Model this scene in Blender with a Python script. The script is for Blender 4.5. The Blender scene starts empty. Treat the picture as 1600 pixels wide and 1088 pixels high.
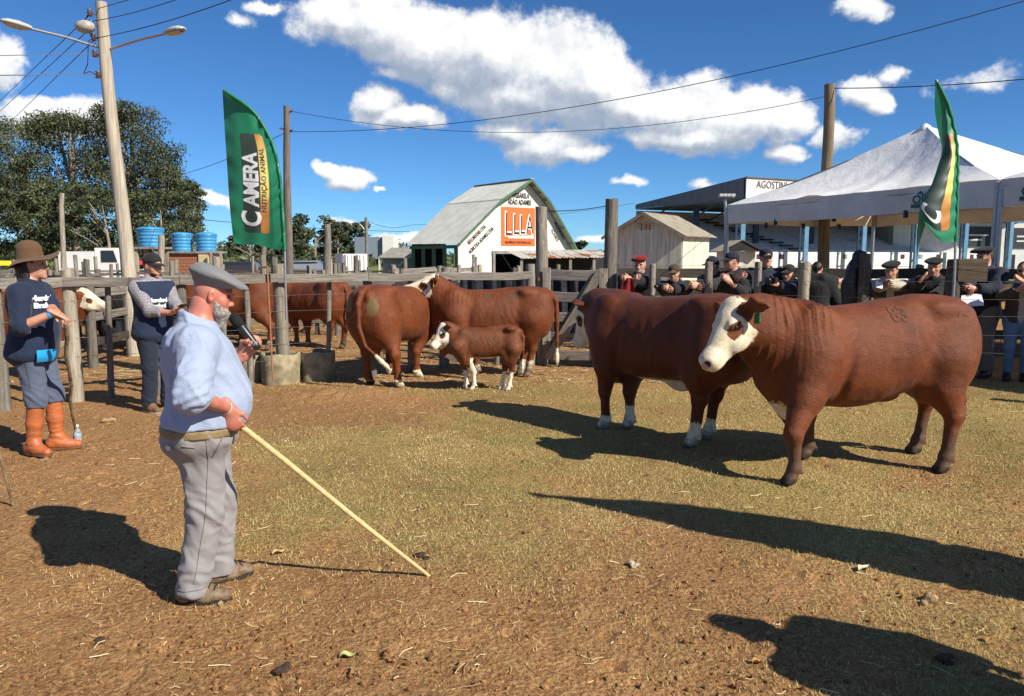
import bpy, bmesh, math, random
import numpy as np
from mathutils import Vector, Matrix

for _c in (bpy.data.objects, bpy.data.meshes, bpy.data.materials):
    for _o in list(_c):
        _c.remove(_o)
S = bpy.context.scene
COL = S.collection
random.seed(7)
RNG = np.random.default_rng(11)
R = math.radians

# ------------------------------------------------------------------ camera
CAM_H = 1.75
FPX = 1202.0                      # focal length in pixels of a 1600 px wide picture
PITCH = math.atan(144.0 / FPX)    # camera looks slightly down
cam_d = bpy.data.cameras.new('camera')
cam_d.sensor_width = 36.0
cam_d.lens = 36.0 * FPX / 1600.0
cam_d.clip_start = 0.05
cam_d.clip_end = 6000
cam = bpy.data.objects.new('camera', cam_d)
COL.objects.link(cam)
cam.location = (0, 0, CAM_H)
cam.rotation_euler = (R(90) - PITCH, 0, 0)
S.camera = cam
S.render.resolution_x, S.render.resolution_y = 1024, 696

# ------------------------------------------------------------------ sun and sky
SUN_V = Vector((1.00, -0.74, 0.97)).normalized()      # towards the sun: right, behind the camera
sun_el = math.asin(SUN_V.z)
sun_az = math.atan2(SUN_V.x, SUN_V.y)                 # clockwise from +Y
sd = bpy.data.lights.new('sun', 'SUN')
sd.energy = 5.0
sd.angle = R(0.5)
sd.color = (1.0, 0.92, 0.79)
sun = bpy.data.objects.new('sun', sd)
COL.objects.link(sun)
sun.location = (20, -15, 30)
sun.rotation_euler = (-SUN_V).to_track_quat('-Z', 'Y').to_euler()

S.view_settings.view_transform = 'Standard'
S.view_settings.look = 'None'
S.view_settings.gamma = 1.0
S.view_settings.use_curve_mapping = False
S.view_settings.exposure = 0.56

def ray(px, py):
    x = (px - 800.0) / FPX
    y = -(py - 544.0) / FPX
    c, s = math.cos(PITCH), math.sin(PITCH)
    return Vector((x, c + y * s, -s + y * c))
def ground(px, py, z=0.0):
    d = ray(px, py)
    t = (z - CAM_H) / d.z
    return Vector((d.x * t, d.y * t, z))
def at(px, py, Y):
    d = ray(px, py)
    t = Y / d.y
    return Vector((d.x * t, Y, CAM_H + d.z * t))
def az_el(px, py):
    d = ray(px, py).normalized()
    return math.atan2(d.x, d.y), math.asin(d.z)

W = bpy.data.worlds.new('World')
S.world = W
W.use_nodes = True
nt = W.node_tree
nt.nodes.clear()
def N(tree, typ, **kw):
    n = tree.nodes.new(typ)
    for k, v in kw.items():
        setattr(n, k, v)
    return n
def math_n(tree, op, a, b=None, clamp=False, c=None):
    n = tree.nodes.new('ShaderNodeMath')
    n.operation = op
    n.use_clamp = clamp
    for i, v in enumerate((a, b, c)):
        if v is None:
            continue
        if isinstance(v, (int, float)):
            n.inputs[i].default_value = v
        else:
            tree.links.new(v, n.inputs[i])
    return n.outputs[0]

sky = N(nt, 'ShaderNodeTexSky', sky_type='NISHITA')
sky.sun_disc = False
sky.sun_elevation = sun_el
sky.sun_rotation = sun_az
sky.altitude = 0
sky.air_density = 0.7
sky.dust_density = 0.0
sky.ozone_density = 8.0

# the cumulus field: clouds placed by compass direction and height above the horizon, broken up by noise
CLOUDS = [  # px, py, half width, half height, weight
    (520, 22, 70, 42, 1), (590, 34, 90, 60, 1), (670, 62, 100, 62, 1), (760, 92, 115, 74, 1),
    (850, 112, 120, 92, 1), (935, 130, 95, 78, 1), (800, 150, 110, 42, 1), (990, 168, 100, 48, 1),
    (1070, 172, 85, 60, 1), (1150, 190, 95, 52, 1), (1215, 190, 66, 44, 1), (1090, 214, 150, 26, 1),
    (590, 168, 42, 40, 1), (620, 188, 70, 24, 1), (650, 180, 34, 20, .9),
    (800, 208, 66, 26, 1), (850, 232, 78, 38, 1), (900, 242, 50, 22, .9),
    (505, 266, 34, 14, .85), (545, 280, 46, 20, 1), (602, 292, 18, 7, .55),
    (612, 110, 42, 20, .5), (700, 140, 46, 22, .5),
    (1345, 148, 44, 26, .95), (1372, 160, 36, 22, .9), (1400, 112, 46, 18, .42),
    (1345, 20, 50, 24, .6), (1530, 122, 74, 30, .55), (1310, 222, 42, 20, .7), (1228, 246, 44, 18, .7),
    (985, 288, 46, 12, .32), (1100, 286, 50, 16, .3), (328, 304, 38, 16, .85), (95, 184, 110, 30, 1),
    (8, 88, 40, 44, .95), (375, 22, 44, 16, .42), (640, 372, 110, 14, .42), (560, 350, 70, 12, .4),
    (930, 372, 90, 12, .36), (1160, 330, 90, 16, .3), (410, 4, 40, 14, .6), (1200, 300, 40, 12, .25),
]
G = bpy.data.node_groups.new('cloud_field', 'ShaderNodeTree')
G.interface.new_socket('uv', in_out='INPUT', socket_type='NodeSocketVector')
G.interface.new_socket('density', in_out='OUTPUT', socket_type='NodeSocketFloat')
gi, go = G.nodes.new('NodeGroupInput'), G.nodes.new('NodeGroupOutput')
uv = gi.outputs[0]
def vec_n(tree, op, a, b=None, c=None):
    n = tree.nodes.new('ShaderNodeVectorMath')
    n.operation = op
    for i, v in enumerate((a, b, c)):
        if v is None:
            continue
        if isinstance(v, tuple):
            n.inputs[i].default_value = v
        elif isinstance(v, (int, float)):
            n.inputs['Scale'].default_value = v
        else:
            tree.links.new(v, n.inputs[i])
    return n
def noise_n(tree, vec, scale, detail=6, rough=0.55, out='Fac', dist=0.0, lac=2.0):
    n = tree.nodes.new('ShaderNodeTexNoise')
    n.inputs['Scale'].default_value = scale
    n.inputs['Detail'].default_value = detail
    n.inputs['Roughness'].default_value = rough
    n.inputs['Distortion'].default_value = dist
    n.inputs['Lacunarity'].default_value = lac
    tree.links.new(vec, n.inputs['Vector'])
    return n.outputs[out]
# domain warp so the outlines billow
wn = noise_n(G, uv, 9.0, 5, .6, 'Color')
wv = vec_n(G, 'SUBTRACT', wn, (.5, .5, .5)).outputs[0]
wv = vec_n(G, 'MULTIPLY', wv, (.085, .065, 0.0)).outputs[0]
uvw = vec_n(G, 'ADD', uv, wv).outputs[0]
acc = None
for (cx, cy, a, b, wgt) in CLOUDS:
    u0, v0 = az_el(cx, cy)
    du, dv = a / FPX * math.cos(u0) ** 1.0, b / FPX
    m = vec_n(G, 'MULTIPLY_ADD', uvw, (1 / du, 1 / dv, 0.0), (-u0 / du, -v0 / dv, 0.0)).outputs[0]
    l = vec_n(G, 'LENGTH', m).outputs['Value']
    d = math_n(G, 'MULTIPLY_ADD', l, -1.0 * wgt ** .5, c=1.0 * wgt)
    if acc is None:
        acc = d
    else:
        n = G.nodes.new('ShaderNodeMath'); n.operation = 'SMOOTH_MAX'
        G.links.new(acc, n.inputs[0]); G.links.new(d, n.inputs[1]); n.inputs[2].default_value = .22
        acc = n.outputs[0]
# clouds outside the view: a loose field of the same kind, all round
far_n = noise_n(G, uv, 2.3, 3, .5)
sep = G.nodes.new('ShaderNodeSeparateXYZ'); G.links.new(uv, sep.inputs[0])
absu = math_n(G, 'ABSOLUTE', sep.outputs[0])
out_m = math_n(G, 'MULTIPLY', math_n(G, 'SUBTRACT', absu, .68), 6.0, True)
top_m = math_n(G, 'MULTIPLY', math_n(G, 'SUBTRACT', sep.outputs[1], .36), 6.0, True)
out_m = math_n(G, 'MAXIMUM', out_m, top_m)
far_d = math_n(G, 'MULTIPLY_ADD', far_n, 3.2, c=-1.85)
far_d = math_n(G, 'SUBTRACT', far_d, math_n(G, 'MULTIPLY', math_n(G, 'SUBTRACT', 1.0, out_m), 3.0))
acc = math_n(G, 'MAXIMUM', acc, far_d)
edge = noise_n(G, uv, 15.0, 9, .64)
edge = math_n(G, 'MULTIPLY_ADD', edge, 1.25, c=-.585)
G.links.new(math_n(G, 'ADD', acc, edge), go.inputs[0])

tc = N(nt, 'ShaderNodeTexCoord')
sp = N(nt, 'ShaderNodeSeparateXYZ'); nt.links.new(tc.outputs['Generated'], sp.inputs[0])
u = math_n(nt, 'ARCTAN2', sp.outputs[0], sp.outputs[1])
v = math_n(nt, 'ARCSINE', sp.outputs[2])
cb = N(nt, 'ShaderNodeCombineXYZ'); nt.links.new(u, cb.inputs[0]); nt.links.new(v, cb.inputs[1])
def field(vec):
    g = N(nt, 'ShaderNodeGroup'); g.node_tree = G
    nt.links.new(vec, g.inputs[0])
    return g.outputs[0]
D0 = field(cb.outputs[0])
D1 = field(vec_n(nt, 'ADD', cb.outputs[0], (.007, .012, 0)).outputs[0])
D2 = field(vec_n(nt, 'ADD', cb.outputs[0], (.018, .048, 0)).outputs[0])
mr = N(nt, 'ShaderNodeMapRange'); mr.interpolation_type = 'SMOOTHSTEP'
nt.links.new(D0, mr.inputs[0]); mr.inputs[1].default_value = .0; mr.inputs[2].default_value = .34
cover = math_n(nt, 'MULTIPLY', mr.outputs[0], .96)
# where there is more cloud towards the sun the water droplets get less light
self_sh = math_n(nt, 'SUBTRACT', D0, D1)
big_sh = math_n(nt, 'SUBTRACT', D0, math_n(nt, 'MAXIMUM', D2, 0.0))
lit = math_n(nt, 'MULTIPLY_ADD', self_sh, 1.1, c=.56)
lit = math_n(nt, 'ADD', lit, math_n(nt, 'MULTIPLY', big_sh, .62))
thick = math_n(nt, 'MULTIPLY', D0, .16, True)
lit = math_n(nt, 'SUBTRACT', lit, thick, True)
ramp = N(nt, 'ShaderNodeValToRGB')
nt.links.new(lit, ramp.inputs[0])
e = ramp.color_ramp.elements
e[0].position = 0.0; e[0].color = (.25, .30, .38, 1)
e[1].position = 1.0; e[1].color = (.72, .72, .71, 1)
x = e.new(.38); x.color = (.37, .405, .465, 1)
x = e.new(.68); x.color = (.56, .58, .605, 1)
SKY_STRENGTH = 0.070
csc = vec_n(nt, 'SCALE', ramp.outputs[0]); csc.inputs['Scale'].default_value = 1.0 / SKY_STRENGTH
hs = N(nt, 'ShaderNodeHueSaturation'); hs.inputs['Saturation'].default_value = 1.02
nt.links.new(sky.outputs[0], hs.inputs['Color'])
mix = N(nt, 'ShaderNodeMix', data_type='RGBA')
nt.links.new(cover, mix.inputs[0])
tint = vec_n(nt, 'MULTIPLY', hs.outputs[0], (.76, 1.05, 1.17)).outputs[0]
nt.links.new(tint, mix.inputs[6]); nt.links.new(csc.outputs[0], mix.inputs[7])
bg = N(nt, 'ShaderNodeBackground'); bg.inputs[1].default_value = SKY_STRENGTH
nt.links.new(mix.outputs[2], bg.inputs[0])
ow = N(nt, 'ShaderNodeOutputWorld'); nt.links.new(bg.outputs[0], ow.inputs[0])
W.cycles.sampling_method = 'MANUAL'
W.cycles.sample_map_resolution = 512
S.render.engine = 'CYCLES'
S.cycles.max_bounces = 6
S.cycles.use_denoising = True
# ------------------------------------------------------------------ objects, names, meshes
def link(o, parent=None):
    COL.objects.link(o)
    if parent is not None:
        o.parent = parent
    return o
def tag(o, label=None, cat=None, group=None, kind=None):
    if label: o['label'] = label
    if cat: o['category'] = cat
    if group: o['group'] = group
    if kind: o['kind'] = kind
    return o
def thing(name, label, cat, loc=(0, 0, 0), rotz=0.0, group=None):
    o = bpy.data.objects.new(name, None)
    o.empty_display_size = .2
    o.location = loc
    o.rotation_euler = (0, 0, rotz)
    link(o)
    return tag(o, label, cat, group)
def np_mesh(name, V, F, smooth=True):
    """V (n,3), F (m,k) with one k"""
    V = np.ascontiguousarray(V, dtype=np.float32)
    F = np.ascontiguousarray(F, dtype=np.int32)
    me = bpy.data.meshes.new(name)
    me.vertices.add(len(V)); me.vertices.foreach_set('co', V.ravel())
    k = F.shape[1]
    me.loops.add(F.size); me.loops.foreach_set('vertex_index', F.ravel())
    me.polygons.add(len(F))
    me.polygons.foreach_set('loop_start', np.arange(0, F.size, k, dtype=np.int32))
    me.polygons.foreach_set('use_smooth', np.full(len(F), smooth, dtype=bool))
    me.update(calc_edges=True)
    return me
def add_attr(me, name, arr):
    a = me.attributes.new(name, 'FLOAT', 'POINT')
    a.data.foreach_set('value', np.ascontiguousarray(arr, dtype=np.float32))
def obj(name, me, mat=None, parent=None, loc=None, rotz=None):
    o = bpy.data.objects.new(name, me)
    if mat is not None:
        for m in (mat if isinstance(mat, (list, tuple)) else [mat]):
            me.materials.append(m)
    if loc is not None: o.location = loc
    if rotz is not None: o.rotation_euler = (0, 0, rotz)
    return link(o, parent)
def dup(o, parent=None, **kw):
    c = o.copy(); link(c, parent)
    for k, v in kw.items(): setattr(c, k, v)
    return c
def dup_tree(o, parent=None):
    c = o.copy(); link(c, parent)
    for ch in list(o.children):
        dup_tree(ch, c)
    return c

def frame(d, up=(0, 0, 1)):
    d = Vector(d).normalized(); up = Vector(up)
    if abs(d.dot(up.normalized())) > .98:
        up = Vector((1, 0, 0)) if abs(d.x) < .9 else Vector((0, 1, 0))
    s = d.cross(up).normalized()
    u = s.cross(d).normalized()
    return d, s, u

class MB:
    """collects polygons, builds ONE mesh object"""
    def __init__(self):
        self.v = []; self.f = []; self.sm = []
    def poly(self, pts, smooth=False):
        b = len(self.v)
        self.v += [tuple(p) for p in pts]
        self.f.append(tuple(range(b, b + len(pts)))); self.sm.append(smooth)
    def grid(self, rows, smooth=True, close=False):
        b = len(self.v); n = len(rows[0])
        for r in rows: self.v += [tuple(p) for p in r]
        for i in range(len(rows) - 1):
            for j in range(n if close else n - 1):
                j2 = (j + 1) % n
                self.f.append((b + i * n + j, b + i * n + j2, b + (i + 1) * n + j2, b + (i + 1) * n + j))
                self.sm.append(smooth)
    def hexa(self, p):
        """8 corners: bottom 0-3 ccw, top 4-7"""
        b = len(self.v); self.v += [tuple(q) for q in p]
        for f in ((3, 2, 1, 0), (4, 5, 6, 7), (0, 1, 5, 4), (1, 2, 6, 5), (2, 3, 7, 6), (3, 0, 4, 7)):
            self.f.append(tuple(b + i for i in f)); self.sm.append(False)
    def box(self, c, s, rz=0.0):
        x, y, z = c; a, b_, h = s[0] / 2, s[1] / 2, s[2] / 2
        cr, sr = math.cos(rz), math.sin(rz)
        P = []
        for dz in (-h, h):
            for dx, dy in ((-a, -b_), (a, -b_), (a, b_), (-a, b_)):
                P.append((x + dx * cr - dy * sr, y + dx * sr + dy * cr, z + dz))
        self.hexa(P)
    def bar(self, a, b, w, t, up=(0, 0, 1), jit=0.0):
        """rectangular bar: w along the side axis, t along up"""
        a, b = Vector(a), Vector(b)
        d, s, u = frame(b - a, up)
        P = []
        for q in (a, b):
            for i, j in ((-1, -1), (1, -1), (1, 1), (-1, 1)):
                P.append(q + s * (i * w / 2 * (1 + random.uniform(-jit, jit))) + u * (j * t / 2 * (1 + random.uniform(-jit, jit))))
        # bottom = a side
        self.hexa([P[0], P[1], P[2], P[3], P[4], P[5], P[6], P[7]])
    def tube(self, pts, rad, n=8, caps=True, smooth=True, jit=0.0, up=(0, 0, 1)):
        pts = [Vector(p) for p in pts]
        if isinstance(rad, (int, float)): rad = [rad] * len(pts)
        rows = []
        jr = [1 + random.uniform(-jit, jit) for _ in range(n)]
        pu = None
        for i, p in enumerate(pts):
            d = (pts[min(i + 1, len(pts) - 1)] - pts[max(i - 1, 0)])
            d, s, u = frame(d, pu if pu is not None else up)
            pu = u
            rows.append([p + (s * math.cos(t) + u * math.sin(t)) * rad[i] * jr[k] * (1 + random.uniform(-jit, jit) * .5)
                         for k, t in ((k, 2 * math.pi * k / n) for k in range(n))])
        self.grid(rows, smooth, True)
        if caps:
            self.poly(rows[0]); self.poly(list(reversed(rows[-1])))
    def lathe(self, c, prof, n=16, axis=(0, 0, 1), smooth=True):
        c = Vector(c); d, s, u = frame(axis)
        rows = [[c + d * h + (s * math.cos(2 * math.pi * k / n) + u * math.sin(2 * math.pi * k / n)) * r for k in range(n)] for r, h in prof]
        self.grid(rows, smooth, True)
    def sphere(self, c, r, n=10, m=6, sc=(1, 1, 1)):
        rows = []
        for i in range(m + 1):
            th = math.pi * i / m
            rr = max(math.sin(th), .02)
            rows.append([(c[0] + r * sc[0] * rr * math.cos(2 * math.pi * k / n), c[1] + r * sc[1] * rr * math.sin(2 * math.pi * k / n), c[2] - r * sc[2] * math.cos(th)) for k in range(n)])
        self.grid(rows, True, True)
    def mesh(self, name):
        me = bpy.data.meshes.new(name)
        me.from_pydata(self.v, [], self.f)
        me.polygons.foreach_set('use_smooth', self.sm)
        me.update()
        return me
    def build(self, name, mat=None, parent=None, loc=None, rotz=None, fix=True):
        me = self.mesh(name)
        if fix:
            bm = bmesh.new(); bm.from_mesh(me)
            bmesh.ops.recalc_face_normals(bm, faces=bm.faces[:])
            bm.to_mesh(me); bm.free()
        return obj(name, me, mat, parent, loc, rotz)

# ------------------------------------------------------------------ numpy noise
def _hash(ix, iy, iz, seed):
    h = (ix * 374761393 + iy * 668265263 + iz * 2147483647 + seed * 974634777) & 0xffffffff
    h = ((h ^ (h >> 13)) * 1274126177) & 0xffffffff
    h = h ^ (h >> 16)
    return (h & 0xffff) / 65535.0
def vnoise(P, scale=1.0, seed=0):
    P = np.asarray(P, dtype=np.float64) * scale
    i = np.floor(P).astype(np.int64); f = P - i
    u = f * f * (3 - 2 * f)
    r = 0
    for dx in (0, 1):
        wx = u[:, 0] if dx else 1 - u[:, 0]
        for dy in (0, 1):
            wy = u[:, 1] if dy else 1 - u[:, 1]
            for dz in (0, 1):
                wz = u[:, 2] if dz else 1 - u[:, 2]
                r = r + wx * wy * wz * _hash(i[:, 0] + dx, i[:, 1] + dy, i[:, 2] + dz, seed)
    return r * 2 - 1
def fbm(P, scale=1.0, oct=4, rough=.5, seed=0):
    r, a, t = 0, 1.0, 0
    for o in range(oct):
        r = r + a * vnoise(P, scale * 2 ** o, seed + o * 17)
        t += a; a *= rough
    return r / t

# ------------------------------------------------------------------ implicit bodies -> one continuous mesh
class SDF:
    def __init__(self, lo, hi, vox):
        self.lo = np.array(lo, dtype=np.float64); self.vox = vox
        self.n = np.ceil((np.array(hi) - self.lo) / vox).astype(int) + 1
        self.ax = [self.lo[i] + np.arange(self.n[i]) * vox for i in range(3)]
        self.D = np.full(self.n, 1.0, dtype=np.float32)
    def _win(self, lo, hi, m):
        sl, ok = [], True
        for i in range(3):
            a = int(max(0, math.floor((lo[i] - m - self.lo[i]) / self.vox)))
            b = int(min(self.n[i], math.ceil((hi[i] + m - self.lo[i]) / self.vox) + 1))
            if b <= a: ok = False
            sl.append(slice(a, b))
        if not ok: return None, None
        X = np.meshgrid(*[self.ax[i][sl[i]] for i in range(3)], indexing='ij', sparse=True)
        return tuple(sl), X
    def _apply(self, sl, d, k, sub):
        A = self.D[sl]; d = d.astype(np.float32)
        if sub:
            if k > 0:
                h = np.maximum(k - np.abs(A + d), 0) / k
                self.D[sl] = np.maximum(A, -d) + h * h * k * .25
            else:
                self.D[sl] = np.maximum(A, -d)
        else:
            if k > 0:
                h = np.maximum(k - np.abs(A - d), 0) / k
                self.D[sl] = np.minimum(A, d) - h * h * k * .25
            else:
                self.D[sl] = np.minimum(A, d)
    def cone(self, a, b, ra, rb=None, k=.02, sub=False, flat=None, skin=0.0):
        """tapered capsule; flat=(axis, s): thickness along axis scaled by s"""
        if rb is None: rb = ra
        ra += skin; rb += skin
        a = np.array(a, float); b = np.array(b, float)
        m = max(ra, rb) + k + 3 * self.vox
        sl, X = self._win(np.minimum(a, b), np.maximum(a, b), m)
        if sl is None: return
        ba = b - a; L2 = max(float(ba @ ba), 1e-9)
        p = [X[i] - a[i] for i in range(3)]
        t = np.clip((p[0] * ba[0] + p[1] * ba[1] + p[2] * ba[2]) / L2, 0, 1)
        q = [p[i] - t * ba[i] for i in range(3)]
        if flat is not None:
            n = np.array(flat[0], float); n /= np.linalg.norm(n)
            dn = q[0] * n[0] + q[1] * n[1] + q[2] * n[2]
            q = [q[i] + n[i] * dn * (1 / flat[1] - 1) for i in range(3)]
        d = np.sqrt(q[0] ** 2 + q[1] ** 2 + q[2] ** 2) - (ra + t * (rb - ra))
        if flat is not None: d = d * min(1, flat[1] ** .5)
        self._apply(sl, d, k, sub)
    def chain(self, pts, rad, k=.02, **kw):
        for i in range(len(pts) - 1):
            self.cone(pts[i], pts[i + 1], rad[i], rad[i + 1], k, **kw)
    def ell(self, c, r, k=.02, rot=None, sub=False, skin=0.0):
        """ellipsoid; rot = 3x3 (columns are the axes)"""
        c = np.array(c, float); r = np.array(r, float) + skin
        m = r.max() + k + 3 * self.vox
        sl, X = self._win(c, c, m)
        if sl is None: return
        p = [X[i] - c[i] for i in range(3)]
        if rot is not None:
            M = np.array(rot, float)
            p = [M[0, j] * p[0] + M[1, j] * p[1] + M[2, j] * p[2] for j in range(3)]
        k0 = np.sqrt((p[0] / r[0]) ** 2 + (p[1] / r[1]) ** 2 + (p[2] / r[2]) ** 2)
        k1 = np.sqrt((p[0] / r[0] ** 2) ** 2 + (p[1] / r[1] ** 2) ** 2 + (p[2] / r[2] ** 2) ** 2)
        d = k0 * (k0 - 1) / np.maximum(k1, 1e-6)
        self._apply(sl, d, k, sub)
    def half(self, p, n, k=0.0):
        """cut away everything on the +n side of the plane through p"""
        n = np.array(n, float); n /= np.linalg.norm(n); p = np.array(p, float)
        X = np.meshgrid(*self.ax, indexing='ij', sparse=True)
        d = (X[0] - p[0]) * n[0] + (X[1] - p[1]) * n[1] + (X[2] - p[2]) * n[2]
        self._apply(tuple(slice(None) for _ in range(3)), -d, k, True)
    def field(self, fn, lo, hi, k=.02, sub=False):
        sl, X = self._win(lo, hi, k + 3 * self.vox)
        if sl is None: return
        self._apply(sl, fn(*X), k, sub)
    def mesh(self):
        D = self.D
        D[0] = np.maximum(D[0], .01); D[-1] = np.maximum(D[-1], .01)
        D[:, 0] = np.maximum(D[:, 0], .01); D[:, -1] = np.maximum(D[:, -1], .01)
        D[:, :, 0] = np.maximum(D[:, :, 0], .01); D[:, :, -1] = np.maximum(D[:, :, -1], .01)
        Sg = D < 0
        nx, ny, nz = D.shape
        cnt = np.zeros((nx - 1, ny - 1, nz - 1), dtype=np.int8)
        for i in (0, 1):
            for j in (0, 1):
                for k in (0, 1):
                    cnt += Sg[i:nx - 1 + i, j:ny - 1 + j, k:nz - 1 + k]
        act = (cnt > 0) & (cnt < 8)
        I = np.argwhere(act)
        idx = np.full(act.shape, -1, dtype=np.int64)
        idx[act] = np.arange(len(I))
        cor = {}
        for i in (0, 1):
            for j in (0, 1):
                for k in (0, 1):
                    cor[(i, j, k)] = D[I[:, 0] + i, I[:, 1] + j, I[:, 2] + k]
        pos = np.zeros((len(I), 3)); num = np.zeros(len(I))
        keys = list(cor)
        for a in keys:
            for ax in range(3):
                if a[ax] == 1: continue
                b = list(a); b[ax] = 1; b = tuple(b)
                da, db = cor[a], cor[b]
                m = (da < 0) != (db < 0)
                t = da[m] / (da[m] - db[m])
                P = np.tile(np.array(a, float), (m.sum(), 1)); P[:, ax] += t
                pos[m] += P; num[m] += 1
        V = self.lo + (I + pos / num[:, None]) * self.vox
        F = []
        for ax in range(3):
            sA = [slice(None)] * 3; sB = [slice(None)] * 3
            sA[ax] = slice(0, -1); sB[ax] = slice(1, None)
            A, B = Sg[tuple(sA)], Sg[tuple(sB)]
            E = np.argwhere(A != B)
            o1, o2 = [(1, 2), (2, 0), (0, 1)][ax]
            ok = (E[:, o1] > 0) & (E[:, o2] > 0) & (E[:, o1] < D.shape[o1] - 1) & (E[:, o2] < D.shape[o2] - 1)
            E = E[ok]
            def cell(d1, d2):
                C = E.copy(); C[:, o1] += d1; C[:, o2] += d2
                return idx[C[:, 0], C[:, 1], C[:, 2]]
            q = np.stack([cell(-1, -1), cell(0, -1), cell(0, 0), cell(-1, 0)], 1)
            ins = A[E[:, 0], E[:, 1], E[:, 2]]
            q[~ins] = q[~ins][:, ::-1]
            F.append(q)
        F = np.concatenate(F)
        F = F[(F >= 0).all(1)]
        return V, F
def normals(V, F):
    a, b, c, d = (V[F[:, i]] for i in range(4))
    fn = np.cross(c - a, d - b)
    n = np.zeros_like(V)
    for i in range(4):
        np.add.at(n, F[:, i], fn)
    return n / np.maximum(np.linalg.norm(n, axis=1, keepdims=True), 1e-12)
def join_vf(parts):
    Vs, Fs, b = [], [], 0
    for V, F in parts:
        Vs.append(V); Fs.append(F + b); b += len(V)
    return np.concatenate(Vs), np.concatenate(Fs)
def hermite(x, xs, ys):
    """smooth monotone-ish interpolation of a table"""
    xs = np.asarray(xs, float); ys = np.asarray(ys, float)
    m = np.gradient(ys, xs)
    i = np.clip(np.searchsorted(xs, x) - 1, 0, len(xs) - 2)
    h = xs[i + 1] - xs[i]; t = np.clip((x - xs[i]) / h, 0, 1)
    return ((2 * t ** 3 - 3 * t ** 2 + 1) * ys[i] + (t ** 3 - 2 * t ** 2 + t) * h * m[i]
            + (-2 * t ** 3 + 3 * t ** 2) * ys[i + 1] + (t ** 3 - t ** 2) * h * m[i + 1])

# ------------------------------------------------------------------ materials
def new_mat(name):
    m = bpy.data.materials.new(name); m.use_nodes = True
    t = m.node_tree
    return m, t, t.nodes['Principled BSDF']
def mixc(t, fac, a, b, blend='MIX'):
    n = t.nodes.new('ShaderNodeMix'); n.data_type = 'RGBA'; n.blend_type = blend
    for s, v in ((0, fac), (6, a), (7, b)):
        if isinstance(v, (int, float)): n.inputs[s].default_value = v
        elif isinstance(v, tuple): n.inputs[s].default_value = (*v[:3], 1)
        else: t.links.new(v, n.inputs[s])
    return n.outputs[2]
def sstep(t, v, lo, hi):
    n = t.nodes.new('ShaderNodeMapRange'); n.interpolation_type = 'SMOOTHSTEP'
    t.links.new(v, n.inputs[0]); n.inputs[1].default_value = lo; n.inputs[2].default_value = hi
    return n.outputs[0]
def coords(t, kind='Object', scale=(1, 1, 1)):
    c = t.nodes.new('ShaderNodeTexCoord')
    m = t.nodes.new('ShaderNodeMapping'); m.inputs['Scale'].default_value = scale
    t.links.new(c.outputs[kind], m.inputs[0])
    return m.outputs[0]
def bump(t, bsdf, h, strength, dist, prev=None):
    b = t.nodes.new('ShaderNodeBump'); b.inputs['Strength'].default_value = strength; b.inputs['Distance'].default_value = dist
    t.links.new(h, b.inputs['Height'])
    if prev is not None: t.links.new(prev, b.inputs['Normal'])
    t.links.new(b.outputs[0], bsdf.inputs['Normal'])
    return b.outputs[0]
def simple(name, c, rough=.6, var=.15, scale=8.0, bumpd=0.0, metal=0.0, spec=.4, c2=None, stretch=(1, 1, 1), bscale=None, rnd=0.0):
    """a plain coat: colour varied by two noises, optional relief, optional per-object tone"""
    m, t, b = new_mat(name)
    co = coords(t, 'Object', stretch)
    n = noise_n(t, co, scale, 5, .6)
    c2 = c2 or tuple(max(0, x * (1 - var * 2)) for x in c)
    col = mixc(t, sstep(t, n, .3, .7), c, c2)
    if rnd:
        oi = t.nodes.new('ShaderNodeObjectInfo')
        f = math_n(t, 'MULTIPLY_ADD', oi.outputs['Random'], 2 * rnd, c=1 - rnd)
        v = vec_n(t, 'SCALE', col); t.links.new(f, v.inputs['Scale']); col = v.outputs[0]
    t.links.new(col, b.inputs['Base Color'])
    b.inputs['Roughness'].default_value = rough
    b.inputs['Metallic'].default_value = metal
    b.inputs['Specular IOR Level'].default_value = spec
    if bumpd:
        n2 = noise_n(t, co, bscale or scale * 4, 4, .6)
        bump(t, b, n2, .6, bumpd)
    return m
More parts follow.
